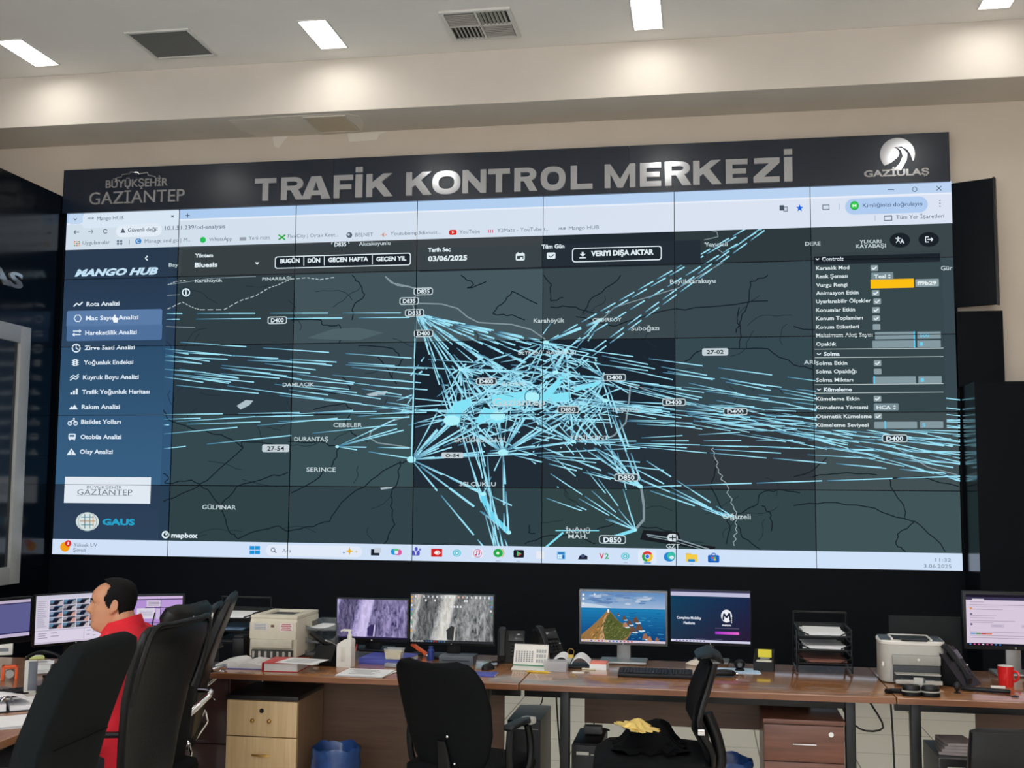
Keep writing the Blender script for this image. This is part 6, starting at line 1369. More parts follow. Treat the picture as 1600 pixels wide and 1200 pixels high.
for cx, cy, dx, dy in ((-W_*.30, dp*.5, W_*.035, dp*.72), (W_*.30, dp*.5, W_*.035, dp*.72), (0, dp*.86, W_*.6, dp*.05)): m.box((cx, cy, H_+.022), (dx, dy, .009), bev=.003)
m.build('tray_rim', WHITEPL, t)
m = MB(); m.box((W_*.05, -.003, H_*.62), (W_*.74, .02, H_*.26), bev=.008); m.build('front_flap', mat('grey_flap', (146, 146, 140), .5), t)
m = MB(); m.box((W_*.05, -.002, H_*.27), (W_*.72, .016, H_*.42), bev=.003); m.build('tray_opening', mat('opening_dark', (34, 38, 42), .5), t)
m = MB(); m.box((W_*.05, -.035, H_*.30), (W_*.68, .075, .004)); m.box((W_*.05, -.045, H_*.10), (W_*.70, .09, .006), bev=.002); m.box((W_*.05, -.088, H_*.13), (W_*.70, .006, .02), bev=.002); m.build('input_tray', GREYPL, t)
m = MB(); m.box((W_*.05, -.04, H_*.10+.0065), (W_*.5, .07, .006)); m.build('loaded_paper', mat('tray_paper', (170, 176, 190), .7), t, smooth=False)
m = MB(); m.box((W_*.06, -.085, H_*.18), (.05, .02, .022), bev=.003); m.build('tray_clip', DGREYPL, t)
MB().box((-W_*.46, -.001, H_*.5), (.010, .004, .022), bev=.002).build('side_catch', WHITEPL, t); MB().cyl((W_*.08, -.0145, H_*.64), (W_*.08, -.012, H_*.64), .006, seg=12).build('maker_badge', WHITEPL, t)
p = at(1445, 980, 6.43); t = thing('leaning_board', 'dark grey board leaning upright behind the grey printer', 'board', (p.x, 6.43, DT)); MB().box((0, 0, .145), (.37, .02, .29), bev=.003).build('board', mat('board_grey', (17, 22, 24), .6, spec=.2), t); MB().box((0, .03, .006), (.30, .06, .012)).build('foot', BLKPL, t, smooth=False)
# --- two-cup black punch at the front
p = P(1442, 1090); t = thing('headset', 'black headset with two round cushions lying at the desk edge before the grey printer', 'headset', (p.x, p.y, DT), rad(-2)); t.scale = (1.25, 1.1, 1.2)
for cx in (-.036, .032): 
    MB().lathe([(0, .001), (.034, .001), (.036, .006), (.036, .016), (.0, .016)], (cx, .035, 0), 22, sx=1.0, sy=.8).build('cup', BLKPL, t); MB().lathe([(0, .0165), (.035, .0165), (.0365, .019), (.033, .0215), (0, .0215)], (cx, .035, 0), 22, sx=1.0, sy=.8).build('rim', GREYPL, t); MB().lathe([(0, .022), (.032, .022), (.034, .032), (.028, .042), (.012, .044), (0, .040)], (cx, .035, 0), 22, sx=1.0, sy=.8).build('cushion', LEATHER, t)
MB().tube([(-.07, .06, .012), (-.10, .075, .010), (-.125, .06, .010)], .010, 8).build('headband', BLKPL, t); MB().box((-.005, .075, .04), (.035, .012, .05), bev=.003).build('bridge', GREYPL, t)
p = P(1496, 1083); t = thing('desk_webcam', 'dark round webcam on a stub foot in front of the right phone', 'webcam', (p.x, p.y, DT)); MB().lathe([(0, 0), (.018, 0), (.014, .005), (.005, .008), (.005, .02), (0, .02)], seg=16).build('foot', BLKPL, t); MB().ball((0, 0, .032), (.017, .012, .022)).build('head', BLKPL2, t)
p = P(1540, 1082); t = thing('speaker_bar', 'long thin black bar speaker in front of the red mug', 'speaker', (p.x, p.y, DT), rad(-14)); m = MB(); m.slab([(-.11, .012), (-.105, .012), (0, .012), (.105, .012), (.11, .012)], [.018, .022, .024, .022, .018], [.016, .02, .022, .02, .016], 14, 3); m.build('body', BLKPL, t); MB().tube([(.0, -.012, .006), (.05, -.035, .003), (.10, -.05, .003), (.12, -.085, .003)], .002, 6).build('lead', CABLE, t); m = MB(); m.slab([(.115, .006), (.13, .007), (.145, .006)], [.008, .016, .01], [.006, .010, .006], 10, 3); m.bm.transform(Matrix.Translation((0, -.09, 0))); m.build('inline_switch', BLKPL2, t)
p = P(1572, 1072); t = thing('mug', 'red mug with a white inside standing on the right desk', 'mug', (p.x, p.y, DT))
m = MB(); m.lathe([(0, 0), (.034, 0), (.036, .004), (.038, .096), (.0385, .098), (.036, .098)], seg=32); m.build('body', REDMUG, t); MB().lathe([(.0368, .0995), (.0345, .0985), (.033, .012), (0, .008)], seg=32).build('inside', WHITEPL, t); MB().tube([(.030, -.018, .075), (.048, -.036, .072), (.050, -.038, .045), (.033, -.020, .025)], .006, 8).build('handle', REDMUG, t)
m = MB(); m.box((0, -.0, 0), (.001, .001, .001)); m.bm.free()
p = P(1560, 1076); t = thing('eraser', 'white eraser lying in front of the red mug', 'eraser', (p.x, p.y, DT), rad(-6)); MB().box((0, .008, .006), (.066, .022, .011), bev=.003).build('rubber', WHITEPL, t)
# cables under the desks
def cable(pts, r, label): o = MB().tube(pts, r, 6).build('power_cable', CABLE, None); return tag(o, label, 'cable', None)
cable([(2.86, 5.9, .66), (2.95, 6.1, .50), (2.86, 6.3, .45), (2.78, 6.4, .55), (2.78, 6.45, .70)], .005, 'black cable looping under the right end of the middle desk')
cable([(3.03, 6.4, .70), (3.03, 6.3, .3), (3.0, 6.2, .008), (2.85, 6.1, .008), (2.8, 6.05, .008)], .005, 'black cable dropping to the floor beside the right desk\'s leg')
cable([(1.22, 6.47, .70), (1.23, 6.5, .4), (1.24, 6.75, .006), (1.30, 7.0, .006), (1.5, 6.9, .006)], .005, 'black cable running over the floor beyond the grey computer tower')
cable([(1.10, 6.40, .70), (1.06, 6.66, .55), (1.12, 6.68, .48), (1.07, 6.66, .35), (1.06, 6.68, .2)], .004, 'thin black cable hanging behind the grey computer tower')
cable([(1.43, 6.47, .70), (1.44, 6.44, .6), (1.46, 6.3, .50), (1.47, 6.12, .40)], .004, 'thin black cable hanging behind the black computer tower')
cable([(2.32, 6.5, .008), (2.6, 6.9, .008), (3.1, 6.6, .008), (3.35, 6.5, .008)], .006, 'black cable lying on the floor tiles between the two right-hand legs')
# --- things on the side desk
p = P(46, 1088); t = thing('cordless_phone', 'upright pale phone handset with dark screen on the side desk', 'telephone', (p.x, p.y, DT), rad(30)); m = MB(); m.X = RX(rad(-14)); m.box((0, 0.01, .085), (.055, .022, .155), bev=.006); m.build('body', GREYPL, t); m = MB(); m.X = RX(rad(-14)); m.box((.008, -.0015, .09), (.036, .004, .13), bev=.002); m.build('screen', DGREYPL, t); MB().box((0, .02, .006), (.085, .07, .012), bev=.003).build('foot', GREYPL, t)
p = P(15, 1062); t = thing('tape_holder', 'orange tape dispenser on the side desk by the left edge', 'tape dispenser', (p.x, p.y, DT), rad(30)); m = MB(); m.box((-.03, 0, .035), (.014, .04, .07), bev=.003); m.box((.03, 0, .035), (.014, .04, .07), bev=.003); m.box((0, 0, .063), (.074, .04, .014), bev=.003); m.build('frame', ORANGE, t); MB().cyl((0, -.015, .030), (0, .015, .030), .020, seg=18).build('tape_roll', GREYPL, t)
p = P(68, 1064); t = thing('headphones', 'black over-ear headphones on the side desk behind the pale phone', 'headphones', (p.x+.03, p.y-.05, DT), rad(40))
for sgn in (-1, 1): MB().cyl((sgn*.055, 0, .048), (sgn*.085, 0, .048), .043, seg=22).build('ear_cup', BLKPL, t); MB().cyl((sgn*.035, 0, .048), (sgn*.055, 0, .048), .040, seg=22).build('ear_pad', LEATHER, t)
MB().tube([(-.075, 0, .08), (-.07, .04, .12), (0, .07, .14), (.07, .04, .12), (.075, 0, .08)], .009, 8).build('headband', BLKPL, t)
p = P(75, 1078); t = thing('keyboard', 'dark keyboard half hidden behind the left high-back chair', 'keyboard', (p.x+.06, p.y-.10, DT), rad(50)); MB().box((0, .07, .010), (.40, .14, .018), bev=.004).build('case', BLKPL, t); m = MB()
for j in range(5):
    for i in range(14): m.box((-.18+.0277*i, .022+.024*j, .0205), (.023, .019, .006), bev=.001)
m.build('keys', BLKPL2, t)
paper_stack('paper_stack', 30, 1138, .30, .22, .014, 'white papers on the near corner of the side desk', 4, rad(38), lines=False)
p = P(24, 1122); t = thing('ring_binder', 'open ring binder full of white paper on the side desk', 'binder', (p.x-.10, p.y+.10, DT), rad(38))
m = MB(); m.box((0, .12, .002), (.34, .26, .004)); m.build('cover', BLKPL2, t); m = MB(); m.box((-.085, .12, .018), (.155, .22, .028)); m.box((.085, .12, .012), (.155, .22, .016)); m.build('pages', PAPER, t, smooth=False)
for yy in (.06, .12, .18): MB().tube([(-.025, yy, .012), (-.02, yy, .045), (.0, yy, .055), (.02, yy, .045), (.025, yy, .012)], .0022, 6).build('ring', CHROME, t)
m = MB(); m.X = RZ(rad(8)); rings = []
for q in [k/8 for k in range(9)]: rings.append([(-.10+.2*q, .02, .036+.03*math.sin(math.pi*q)**1.5), (-.10+.2*q, .19, .036+.02*math.sin(math.pi*q)**1.5), (-.10+.2*q, .19, .038+.02*math.sin(math.pi*q)**1.5), (-.10+.2*q, .02, .038+.03*math.sin(math.pi*q)**1.5)])
m.loft(rings).build('lifted_sheet', PAPER, t)
p = P(62, 1040); paper_stack('note_pad', 64, 1040, .13, .12, .012, 'white note sheets beneath the camera-grid monitor', 3, rad(35), lines=True)
p = P(56, 1030); t = thing('sticky_note_pad', 'pale yellow-green sticky notes below the camera-grid monitor', 'note', (p.x, p.y, DT), rad(40)); MB().box((0, .03, .006), (.09, .06, .011)).build('pad', mat('note_green', (206, 220, 140), .8), t, smooth=False); MB().box((.01, .05, .0125), (.05, .03, .001)).build('top_leaf', PAPER, t, smooth=False)
paper_stack('paper_stack', 86, 1052, .22, .16, .02, 'pile of papers between the camera-grid monitor and the left high-back chair', 5, rad(35), lines=False)
p = P(4, 1024); t = thing('white_carton', 'small white carton under the left-edge monitor', 'box', (p.x, p.y, DT), rad(30)); MB().box((0, .03, .03), (.10, .05, .06), bev=.002).build('carton', WHITEPL, t); MB().box((0, .004, .03), (.06, .002, .02)).build('label_print', INK, t, smooth=False)

# ================================================================== CHAIRS  (each faces +x in its own frame)
def chair_base(t, z_top, m_):
    m = MB(); m.cyl((0, 0, .06), (0, 0, .12), .035, seg=18)
    for k in range(5):
        a = 2*math.pi*k/5+.3; c, s_ = math.cos(a), math.sin(a); n = Vector((-s_, c, 0))
        r = lambda d, w_, z0, z1: [Vector((c*d, s_*d, z0))+n*w_, Vector((c*d, s_*d, z0))-n*w_, Vector((c*d, s_*d, z1))-n*w_*.7, Vector((c*d, s_*d, z1))+n*w_*.7]
        m.loft([r(.02, .028, .075, .115), r(.16, .022, .066, .095), r(.30, .016, .058, .076)])
    m.build('star_base', m_, t)
    for k in range(5):
        a = 2*math.pi*k/5+.3; c, s_ = math.cos(a)*.295, math.sin(a)*.295; m = MB()
        for d in (-.014, .014): m.cyl((c-math.sin(a)*d*1.7, s_+math.cos(a)*d*1.7, .028), (c-math.sin(a)*d*.5, s_+math.cos(a)*d*.5, .028), .027, seg=14)
        m.cyl((c, s_, .03), (c, s_, .07), .007, seg=8); m.build('caster', BLKPL, t)
    m = MB(); m.cyl((0, 0, .11), (0, 0, z_top-.10), .026, seg=16); m.cyl((0, 0, z_top-.2), (0, 0, z_top-.02), .016, seg=14); m.box((0, 0, z_top-.02), (.22, .16, .04), bev=.008); m.build('gas_lift', BLKMETAL, t)
def seat_pad(t, z, m_, dx=.48, w_=.50, th=.09):
    m = MB(); m.slab([(-dx/2, z-.01), (-dx/2+.02, z), (-dx*.2, z+.004), (dx*.2, z+.004), (dx/2-.06, z), (dx/2-.01, z-.02), (dx/2, z-.03)], [w_*.86, w_*.95, w_, w_, w_*.97, w_*.9, w_*.84], [th*.5, th*.85, th, th, th*.95, th*.7, th*.4], 28, 5)
    return m.build('seat', m_, t)
def back_slab(cl, wd, th, m_, t, name='backrest', e=5, bulge=None, sub=3):
    # smooth the given stations
    q = []; W2 = []; T2 = []; B2 = []
    n = len(cl)
    for i in range(n-1):
        for k in range(sub):
            f = k/sub; g = f*f*(3-2*f) if False else f
            a, b = cl[i], cl[i+1]; q.append((a[0]+(b[0]-a[0])*g, a[1]+(b[1]-a[1])*g)); W2.append(wd[i]+(wd[i+1]-wd[i])*g); T2.append(th[i]+(th[i+1]-th[i])*g)
            if bulge: B2.append(bulge[i]+(bulge[i+1]-bulge[i])*g)
    q.append(cl[-1]); W2.append(wd[-1]); T2.append(th[-1])
    if bulge: B2.append(bulge[-1])
    m = MB(); m.slab(q, W2, T2, 36, e, 0, B2 if bulge else None); return m.build(name, m_, t)
# A - dark fabric high-back in the left foreground
t = thing('office_chair', 'tall charcoal fabric office chair seen from behind at the lower left corner', 'chair', (-.215, 3.34, 0), rad(183))
chair_base(t, .46, BLKMETAL); seat_pad(t, .48, FABRIC)
back_slab([(-.205, .46), (-.215, .54), (-.235, .72), (-.285, .92), (-.345, 1.08), (-.385, 1.17), (-.400, 1.205), (-.404, 1.217)], [.36, .41, .44, .45, .44, .42, .38, .31], [.05, .085, .095, .09, .085, .08, .065, .03], FABRIC, t, e=6)
for s_ in (-1, 1):
    m = MB(); m.slab([(-.18, .52), (-.205, .72), (-.25, .92), (-.305, 1.065), (-.345, 1.155)], [.07, .085, .085, .08, .06], [.05, .07, .07, .065, .05], 20, 3); m.bm.transform(Matrix.Translation((-.012, s_*.178, 0))); m.build('side_bolster', FABRIC, t)
m = MB(); m.box((-.338, 0, .905), (.004, .34, .004), rot=RY(rad(14))); m.build('seam', BLKCLOTH, t, smooth=False)
for s_ in (-1, 1):
    MB().tube([(-.16, s_*.25, .46), (-.10, s_*.29, .52), (-.12, s_*.30, .68), (.0, s_*.30, .70), (.16, s_*.30, .70), (.20, s_*.29, .66)], .016, 8).build('armrest', BLKPL, t)
# B - leather high-back between the left foreground chair and the maple drawers
pB = at(287, 972, 3.98)
t = thing('office_chair', 'black leather high-back chair with dark rim, right of the charcoal fabric chair', 'chair', (pB.x-.362, 3.98, 0), rad(177))
chair_base(t, .46, CHROME); seat_pad(t, .48, LEATHER)
zT = pB.z
back_slab([(-.24, .50), (-.25, .62), (-.268, .78), (-.298, .93), (-.338, 1.06), (-.367, zT-.06), (-.378, zT-.02), (-.382, zT)], [.30, .33, .37, .42, .46, .48, .46, .40], [.05, .06, .065, .065, .06, .05, .035, .015], LEATHER, t, e=4.5, bulge=[.01, .015, .02, .03, .035, .035, .035, .035])
m = MB(); m.tube([(-.300, -.212, .93), (-.338, -.232, 1.06), (-.37, -.20, zT-.004), (-.385, -.10, zT+.006), (-.388, 0, zT+.006), (-.385, .10, zT+.006), (-.37, .20, zT-.004), (-.338, .232, 1.06), (-.300, .212, .93)], .011, 8); m.build('top_rim', BLKPL, t)
for s_ in (-1, 1):
    m = MB(); m.tube([(-.20, s_*.22, .52), (-.18, s_*.29, .55), (-.10, s_*.30, .66), (-.16, s_*.30, .70), (-.02, s_*.30, .71), (.16, s_*.30, .70)], .013, 8); m.build('armrest', BLKPL, t)
# the man's chair, mostly hidden: headrest on two posts
t = thing('office_chair', 'black chair under the man, its padded headrest standing up on two metal posts', 'chair', (-.428, 4.64, -.0), rad(172))
chair_base(t, .46, BLKPL); seat_pad(t, .47, MESHFAB)
back_slab([(-.215, .50), (-.225, .62), (-.24, .78), (-.255, .92), (-.275, 1.02), (-.285, 1.06)], [.34, .40, .44, .44, .38, .28], [.02, .03, .03, .03, .03, .015], MESHFAB, t, e=4, bulge=[.02, .03, .04, .045, .045, .045])
m = MB(); m.slab([(-.300, 1.092), (-.304, 1.105), (-.315, 1.135), (-.330, 1.17), (-.342, 1.182)], [.24, .30, .33, .31, .24], [.05, .085, .095, .08, .04], 28, 3.4, 0, [.01, .015, .02, .02, .02]); m.build('headrest', LEATHER, t)
for s_ in (-1, 1): MB().cyl((-.352, s_*.07, 1.02), (-.383, s_*.07, 1.155), .007, seg=10).build('headrest_post', CHROME, t)
for s_ in (-1, 1):
    m = MB(); m.tube([(-.10, s_*.20, .44), (-.10, s_*.27, .47), (-.06, s_*.285, .60), (-.06, s_*.285, .64), (.10, s_*.285, .645)], .013, 8); m.build('armrest', BLKPL, t)
# C - leather executive chair seen edge-on
t = thing('office_chair', 'black leather executive chair with chrome arms, seen edge-on beside the maple drawers', 'chair', (-.60, 5.20, 0), rad(199))
chair_base(t, .46, CHROME); seat_pad(t, .50, LEATHER)
back_slab([(-.205, .48), (-.215, .58), (-.235, .74), (-.27, .88), (-.315, 1.0), (-.355, 1.10), (-.38, 1.15), (-.388, 1.165)], [.42, .48, .52, .52, .52, .50, .46, .40], [.05, .06, .065, .065, .06, .055, .04, .02], LEATHER, t, e=5)
m = MB(); m.slab([(-.155, .56), (-.16, .62), (-.18, .76), (-.215, .90), (-.265, 1.02), (-.305, 1.10), (-.32, 1.12)], [.36, .40, .43, .43, .42, .38, .32], [.03, .06, .07, .07, .065, .05, .02], 24, 4); m.build('back_cushion', LEATHER, t)
iC = (Matrix.Translation(t.location) @ RZ(t.rotation_euler.z)).inverted()
for near in (True, False):
    m = MB(); f = (lambda p: p) if near else (lambda p: Vector((p.x, -p.y, p.z)))
    q = [f(iC @ at(*a)) for a in ((312, 1078, 5.02), (324, 1079, 4.98), (329, 1083, 4.95), (312, 1099, 4.93), (296, 1113, 4.90), (288, 1114, 4.89), (281, 1113, 4.89))]
    m.tube(q, .013, 10); r = [f(iC @ at(*a)) for a in ((281, 1118, 4.9), (296, 1118, 4.905), (329, 1087, 4.955))]; m.tube(r, .008, 8)
    m.tube([f(iC @ at(*a)) for a in ((278, 1184, 4.95), (286, 1172, 4.94), (294, 1160, 4.93), (297, 1172, 4.93), (298, 1180, 4.93), (290, 1192, 4.94), (280, 1206, 4.95))], .007, 8)
    m.tube([q[-1], f(iC @ at(283, 1140, 4.95)), f(iC @ at(278, 1184, 4.95))], .009, 8); m.build('armrest', CHROME, t)
# D - rounded task chair at the left desk
def task_arm(t, s_):
    Yo = .262; m = MB(); m.tube([(.05, s_*.20, .43), (.06, s_*(Yo-.01), .45), (.07, s_*Yo, .54), (.045, s_*Yo, .635), (.03, s_*Yo, .655)], .018, 8); m.tube([(-.10, s_*.20, .43), (-.11, s_*(Yo-.01), .46), (-.125, s_*Yo, .56), (-.115, s_*Yo, .645)], .016, 8); a = m.build('armrest', BLKPL, t)
    m = MB(); m.slab([(-.14, .652), (-.13, .660), (-.03, .668), (.06, .664), (.075, .655)], [.04, .055, .055, .05, .03], [.015, .026, .028, .026, .015], 16, 3); m.bm.transform(Matrix.Translation((0, s_*Yo, 0))); m.build('arm_pad', BLKPL2, a)
    MB().box((.05, s_*Yo, .662), (.05, .056, .03), bev=.008).build('arm_cap', GREYPL, a); return a
t = thing('office_chair', 'black task chair with rounded back and loop arms before the left desk', 'chair', (1.012, 5.16, 0), rad(70))
chair_base(t, .42, BLKPL); seat_pad(t, .45, MESHFAB, .46, .46, .08)
back_slab([(-.185, .40), (-.19, .44), (-.20, .52), (-.225, .62), (-.265, .74), (-.315, .85), (-.345, .905), (-.360, .932), (-.366, .945)], [.16, .27, .38, .44, .465, .45, .41, .35, .25], [.03, .045, .05, .05, .045, .04, .035, .028, .012], MESHFAB, t, e=3.2, bulge=[.0, .01, .02, .03, .035, .035, .03, .03, .03])
m = MB()
for y, z in ((-.025, .62), (.02, .50), (-.045, .50)): m.ball((-.212-.03*(z-.5)/.12-.012, y, z), .008, seg=10)
m.build('screws', CHROME, t)
m = MB(); m.slab([(-.15, .38), (-.225, .42), (-.24, .52), (-.262, .60)], [.06, .07, .06, .04], [.02, .022, .02, .012], 14, 3); m.build('back_bracket', BLKPL, t)
for s_ in (-1, 1): task_arm(t, s_)
# E - mesh-back chair in profile with cloths on the seat
ech = thing('office_chair', 'black mesh-back chair turned sideways before the lighthouse desk', 'chair', (1.82, 5.13, 0), rad(184)); t = ech
chair_base(t, .44, BLKPL); seat_pad(t, .525, MESHFAB, .48, .48, .085)
back_slab([(-.235, .50), (-.245, .54), (-.235, .62), (-.195, .70), (-.205, .78), (-.235, .87), (-.265, .94)], [.20, .34, .42, .45, .45, .43, .34], [.022, .026, .026, .026, .026, .024, .02], MESHFAB, t, e=4, bulge=[.005, .01, .02, .025, .025, .02, .02])
m = MB(); m.slab([(-.20, .965), (-.215, .972), (-.26, .985), (-.30, .965), (-.31, .95)], [.22, .28, .32, .28, .22], [.02, .03, .034, .03, .02], 20, 3); m.build('head_band', BLKPL, t)
m = MB(); m.tube([(-.10, 0, .45), (-.24, 0, .44), (-.30, 0, .50), (-.29, 0, .60), (-.245, 0, .72)], .028, 10); m.build('back_bracket', BLKPL, t)
for s_ in (-1, 1): MB().tube([(-.255, s_*.17, .53), (-.25, s_*.21, .60), (-.20, s_*.226, .70), (-.21, s_*.226, .78), (-.24, s_*.215, .87), (-.27, s_*.16, .95)], .014, 8).build('back_frame', BLKPL, t)
MB().box((-.205, .237, .685), (.03, .02, .025), bev=.004).build('adjuster', CHROME, t)
random.seed(21)
def cloth(name, label, cx, cy, z, lx, ly, h, m_, rz, seed, cat='cloth'):
    random.seed(seed); n = 14; rings = []; ph = [random.uniform(0, 6) for _ in range(6)]
    f = lambda u_, v_: h*(.35+.30*math.sin(5*u_+ph[0]+2*v_)+.25*math.sin(7*v_+ph[1]-3*u_)+.12*math.sin(13*u_+ph[2]))
    ed = lambda k: 1+.16*math.sin(3*k*6.28+ph[3])+.09*math.sin(7*k*6.28+ph[4])
    for i in range(n):
        q = i/(n-1); e_ = min(1, 4*q, 4*(1-q)); top = []; bot = []
        for j in range(n):
            v = j/(n-1); ee = min(1, 4*v, 4*(1-v)); x = (q-.5)*lx*ed(v); y = (v-.5)*ly*ed(q+.3); zz = max(.004, f(q, v)*max(.12, e_*ee))
            top.append((x, y, zz)); bot.append((x, y, .001))
        rings.append(top+bot[::-1])
    m = MB(); m.loft(rings); o = m.build(name, m_, None, loc=(cx, cy, z)); o.rotation_euler = (0, 0, rz); return tag(o, label, cat)
cloth('black_cloth', 'black folded cloth bundled on the seat of the sideways mesh chair', 1.815, 5.12, .574, .29, .34, .12, BLKCLOTH, .1, 5)
cloth('yellow_cloth', 'crumpled yellow cloth lying over the black one on the mesh chair seat', 1.765, 5.02, .672, .12, .22, .06, YCLOTH, .55, 8)
# F - leather chair back at the bottom right corner
p = at(1580, 1140, 4.95)
t = thing('office_chair', 'dark leather low-back chair at the lower right corner', 'chair', (p.x+.06, 5.20, 0), rad(92))
chair_base(t, .42, BLKPL); seat_pad(t, .40, LEATHER)
back_slab([(-.20, .40), (-.215, .46), (-.23, .54), (-.245, .60), (-.25, p.z-.012), (-.252, p.z)], [.40, .46, .48, .48, .46, .40], [.05, .08, .085, .08, .055, .02], LEATHER, t, e=6)

# ================================================================== THE MAN
def evaluated(ob):
    dg = bpy.context.evaluated_depsgraph_get(); me = bpy.data.meshes.new_from_object(ob.evaluated_get(dg)); return me
def fuse(mb, name, mats, parent, voxel=.006, smooth=4, keep=None):
    o = mb.build(name, mats, None); md = o.modifiers.new('r', 'REMESH'); md.mode = 'VOXEL'; md.voxel_size = voxel
    s_ = o.modifiers.new('s', 'SMOOTH'); s_.iterations = smooth; s_.factor = .5
    me = evaluated(o); bpy.data.objects.remove(o); me.polygons.foreach_set('use_smooth', [True]*len(me.polygons))
    me.materials.clear(); [me.materials.append(x) for x in (mats if isinstance(mats, list) else [mats])]
    r = bpy.data.objects.new(name, me); COL.objects.link(r); r.parent = parent; return r
def limb(m, pts, rads, seg=14, sub=5):
    P_ = [Vector((p[0], p[1], UP(p[2]) if p[2] > .9 else p[2])) for p in pts]; q = []; rr = []
    for i in range(len(P_)-1):
        a = P_[max(i-1, 0)]; b = P_[i]; c = P_[i+1]; d = P_[min(i+2, len(P_)-1)]
        for k in range(sub):
            t_ = k/sub; q.append(0.5*((2*b)+(c-a)*t_+(2*a-5*b+4*c-d)*t_*t_+(3*b-a-3*c+d)*t_**3)); rr.append(rads[i]+(rads[i+1]-rads[i])*t_)
    q.append(P_[-1]); rr.append(rads[-1]); rings = []; u = None
    for i, p in enumerate(q):
        t_ = (q[min(i+1, len(q)-1)]-q[max(i-1, 0)]).normalized()
        if u is None: u = t_.orthogonal().normalized()
        u = (u-t_*u.dot(t_)).normalized(); v = t_.cross(u); rings.append([p+(u*math.cos(a)+v*math.sin(a))*rr[i] for a in [2*math.pi*k/seg for k in range(seg)]])
    m.loft(rings); m.ball(tuple(q[0]), rr[0]*.98, seg=12); m.ball(tuple(q[-1]), rr[-1]*.98, seg=12)
def torso(m, st, n=28):
    m.loft([[(cx+rx*math.copysign(abs(math.cos(a))**.85, math.cos(a)), ry*math.copysign(abs(math.sin(a))**.85, math.sin(a)), UP(z)) for a in [2*math.pi*k/n for k in range(n)]] for cx, z, rx, ry in st])
HEADP = [  # z, front x (without nose), back x, half width
 (-.035, .020, -.070, .054), (-.012, .046, -.072, .053), (.000, .076, -.070, .050), (.010, .090, -.070, .053), (.024, .095, -.071, .058), (.038, .091, -.074, .062), (.048, .093, -.078, .0645), (.056, .0915, -.082, .066), (.064, .0945, -.086, .0675), (.075, .091, -.091, .069), (.088, .0915, -.096, .0705), (.100, .0915, -.100, .072), (.112, .0905, -.103, .073), (.124, .0905, -.105, .0745), (.136, .0965, -.106, .0755), (.150, .0985, -.106, .0765), (.165, .096, -.104, .0765), (.180, .088, -.099, .074), (.195, .073, -.089, .067), (.208, .052, -.072, .054), (.217, .028, -.048, .036), (.222, .004, -.022, .014)]
NOSE = [(.066, .0), (.074, .010), (.080, .026), (.086, .035), (.093, .035), (.102, .026), (.112, .018), (.122, .011), (.134, .004), (.145, 0)]
def interp(tab, z):
    for a, b in zip(tab, tab[1:]):
        if a[0] <= z <= b[0]:
            f = (z-a[0])/(b[0]-a[0]); return [a[i]+(b[i]-a[i])*f for i in range(1, len(a))]
    return [0]*(len(tab[0])-1) if len(tab[0]) == 2 else list(tab[0][1:] if z < tab[0][0] else tab[-1][1:])
def head_pt(z, a, off=0.0):
    fx, bx, hw = interp(HEADP, z); cx = -.012; c, s_ = math.cos(a), math.sin(a)
    rx = (fx-cx) if c > 0 else (cx-bx)
    x = cx+(rx+off)*math.copysign(abs(c)**(.82 if c > 0 else .95), c); y = (hw+off)*math.copysign(abs(s_)**.9, s_)
    if c > 0 and off == 0:
        nz = interp(NOSE, z)[0]; wn = .010+.008*(1 if z < .095 else .2); x += nz*math.exp(-(y/wn)**2)
        x -= .012*math.exp(-((abs(y)-.032)/.013)**2-((z-.118)/.011)**2)     # eye sockets
        x += .004*math.exp(-((abs(y)-.030)/.02)**2-((z-.138)/.007)**2)      # brow
        x += .004*math.exp(-(y/.02)**2)*(math.exp(-((z-.0505)/.004)**2)+math.exp(-((z-.0625)/.004)**2))-.003*math.exp(-(y/.024)**2-((z-.0565)/.002)**2)   # lips
        x += .004*math.exp(-((abs(y)-.045)/.02)**2-((z-.09)/.02)**2)        # cheeks
    return Vector((x, y, z))
man = thing('person', 'seated man in a red polo shirt with receding black hair, looking left at screens', 'person', (-.445, 4.62, 0), rad(188))
HM = Matrix.Translation((.045, 0, 1.072)) @ RZ(rad(16)) @ RY(rad(-2)) @ Matrix.Diagonal((.88, .93, .96, 1))
UP = lambda z: z+.018*max(0, min(1, (z-.55)/.4))
m = MB()
zs = [HEADP[0][0]+(HEADP[-1][0]-HEADP[0][0])*k/63 for k in range(64)]; NA = 64
m.loft([[HM @ head_pt(z, 2*math.pi*k/NA) for k in range(NA)] for z in zs])
for s_ in (-1, 1):   # ears
    E_ = HM @ Matrix.Translation((-.018, s_*.074, .112)) @ RZ(rad(-s_*22)) @ RY(rad(-12))
    rings = []
    m.X = E_; m.ball((0, s_*.004, 0), (.017, .009, .031), seg=14)
    for k in range(16):
        a0, a1 = rad(-60+280*k/16), rad(-60+280*(k+1)/16); m.cyl((.017*math.cos(a0)-.002, s_*.012, .027*math.sin(a0)+.004), (.017*math.cos(a1)-.002, s_*.012, .027*math.sin(a1)+.004), .0048, seg=8)
    m.ball((.006, s_*.008, -.028), (.008, .006, .009), seg=10); m.X = Matrix.Identity(4)
limb(m, [(-.03, 0, 1.02), (-.015, 0, 1.07), (.005, 0, 1.12)], [.066, .060, .058])
torso(m, [(-.03, .47, .10, .16), (-.02, .52, .125, .175), (-.01, .62, .12, .16), (-.015, .74, .105, .145), (-.02, .86, .11, .165), (-.025, .96, .105, .18), (-.028, 1.02, .085, .16), (-.025, 1.06, .055, .08)])
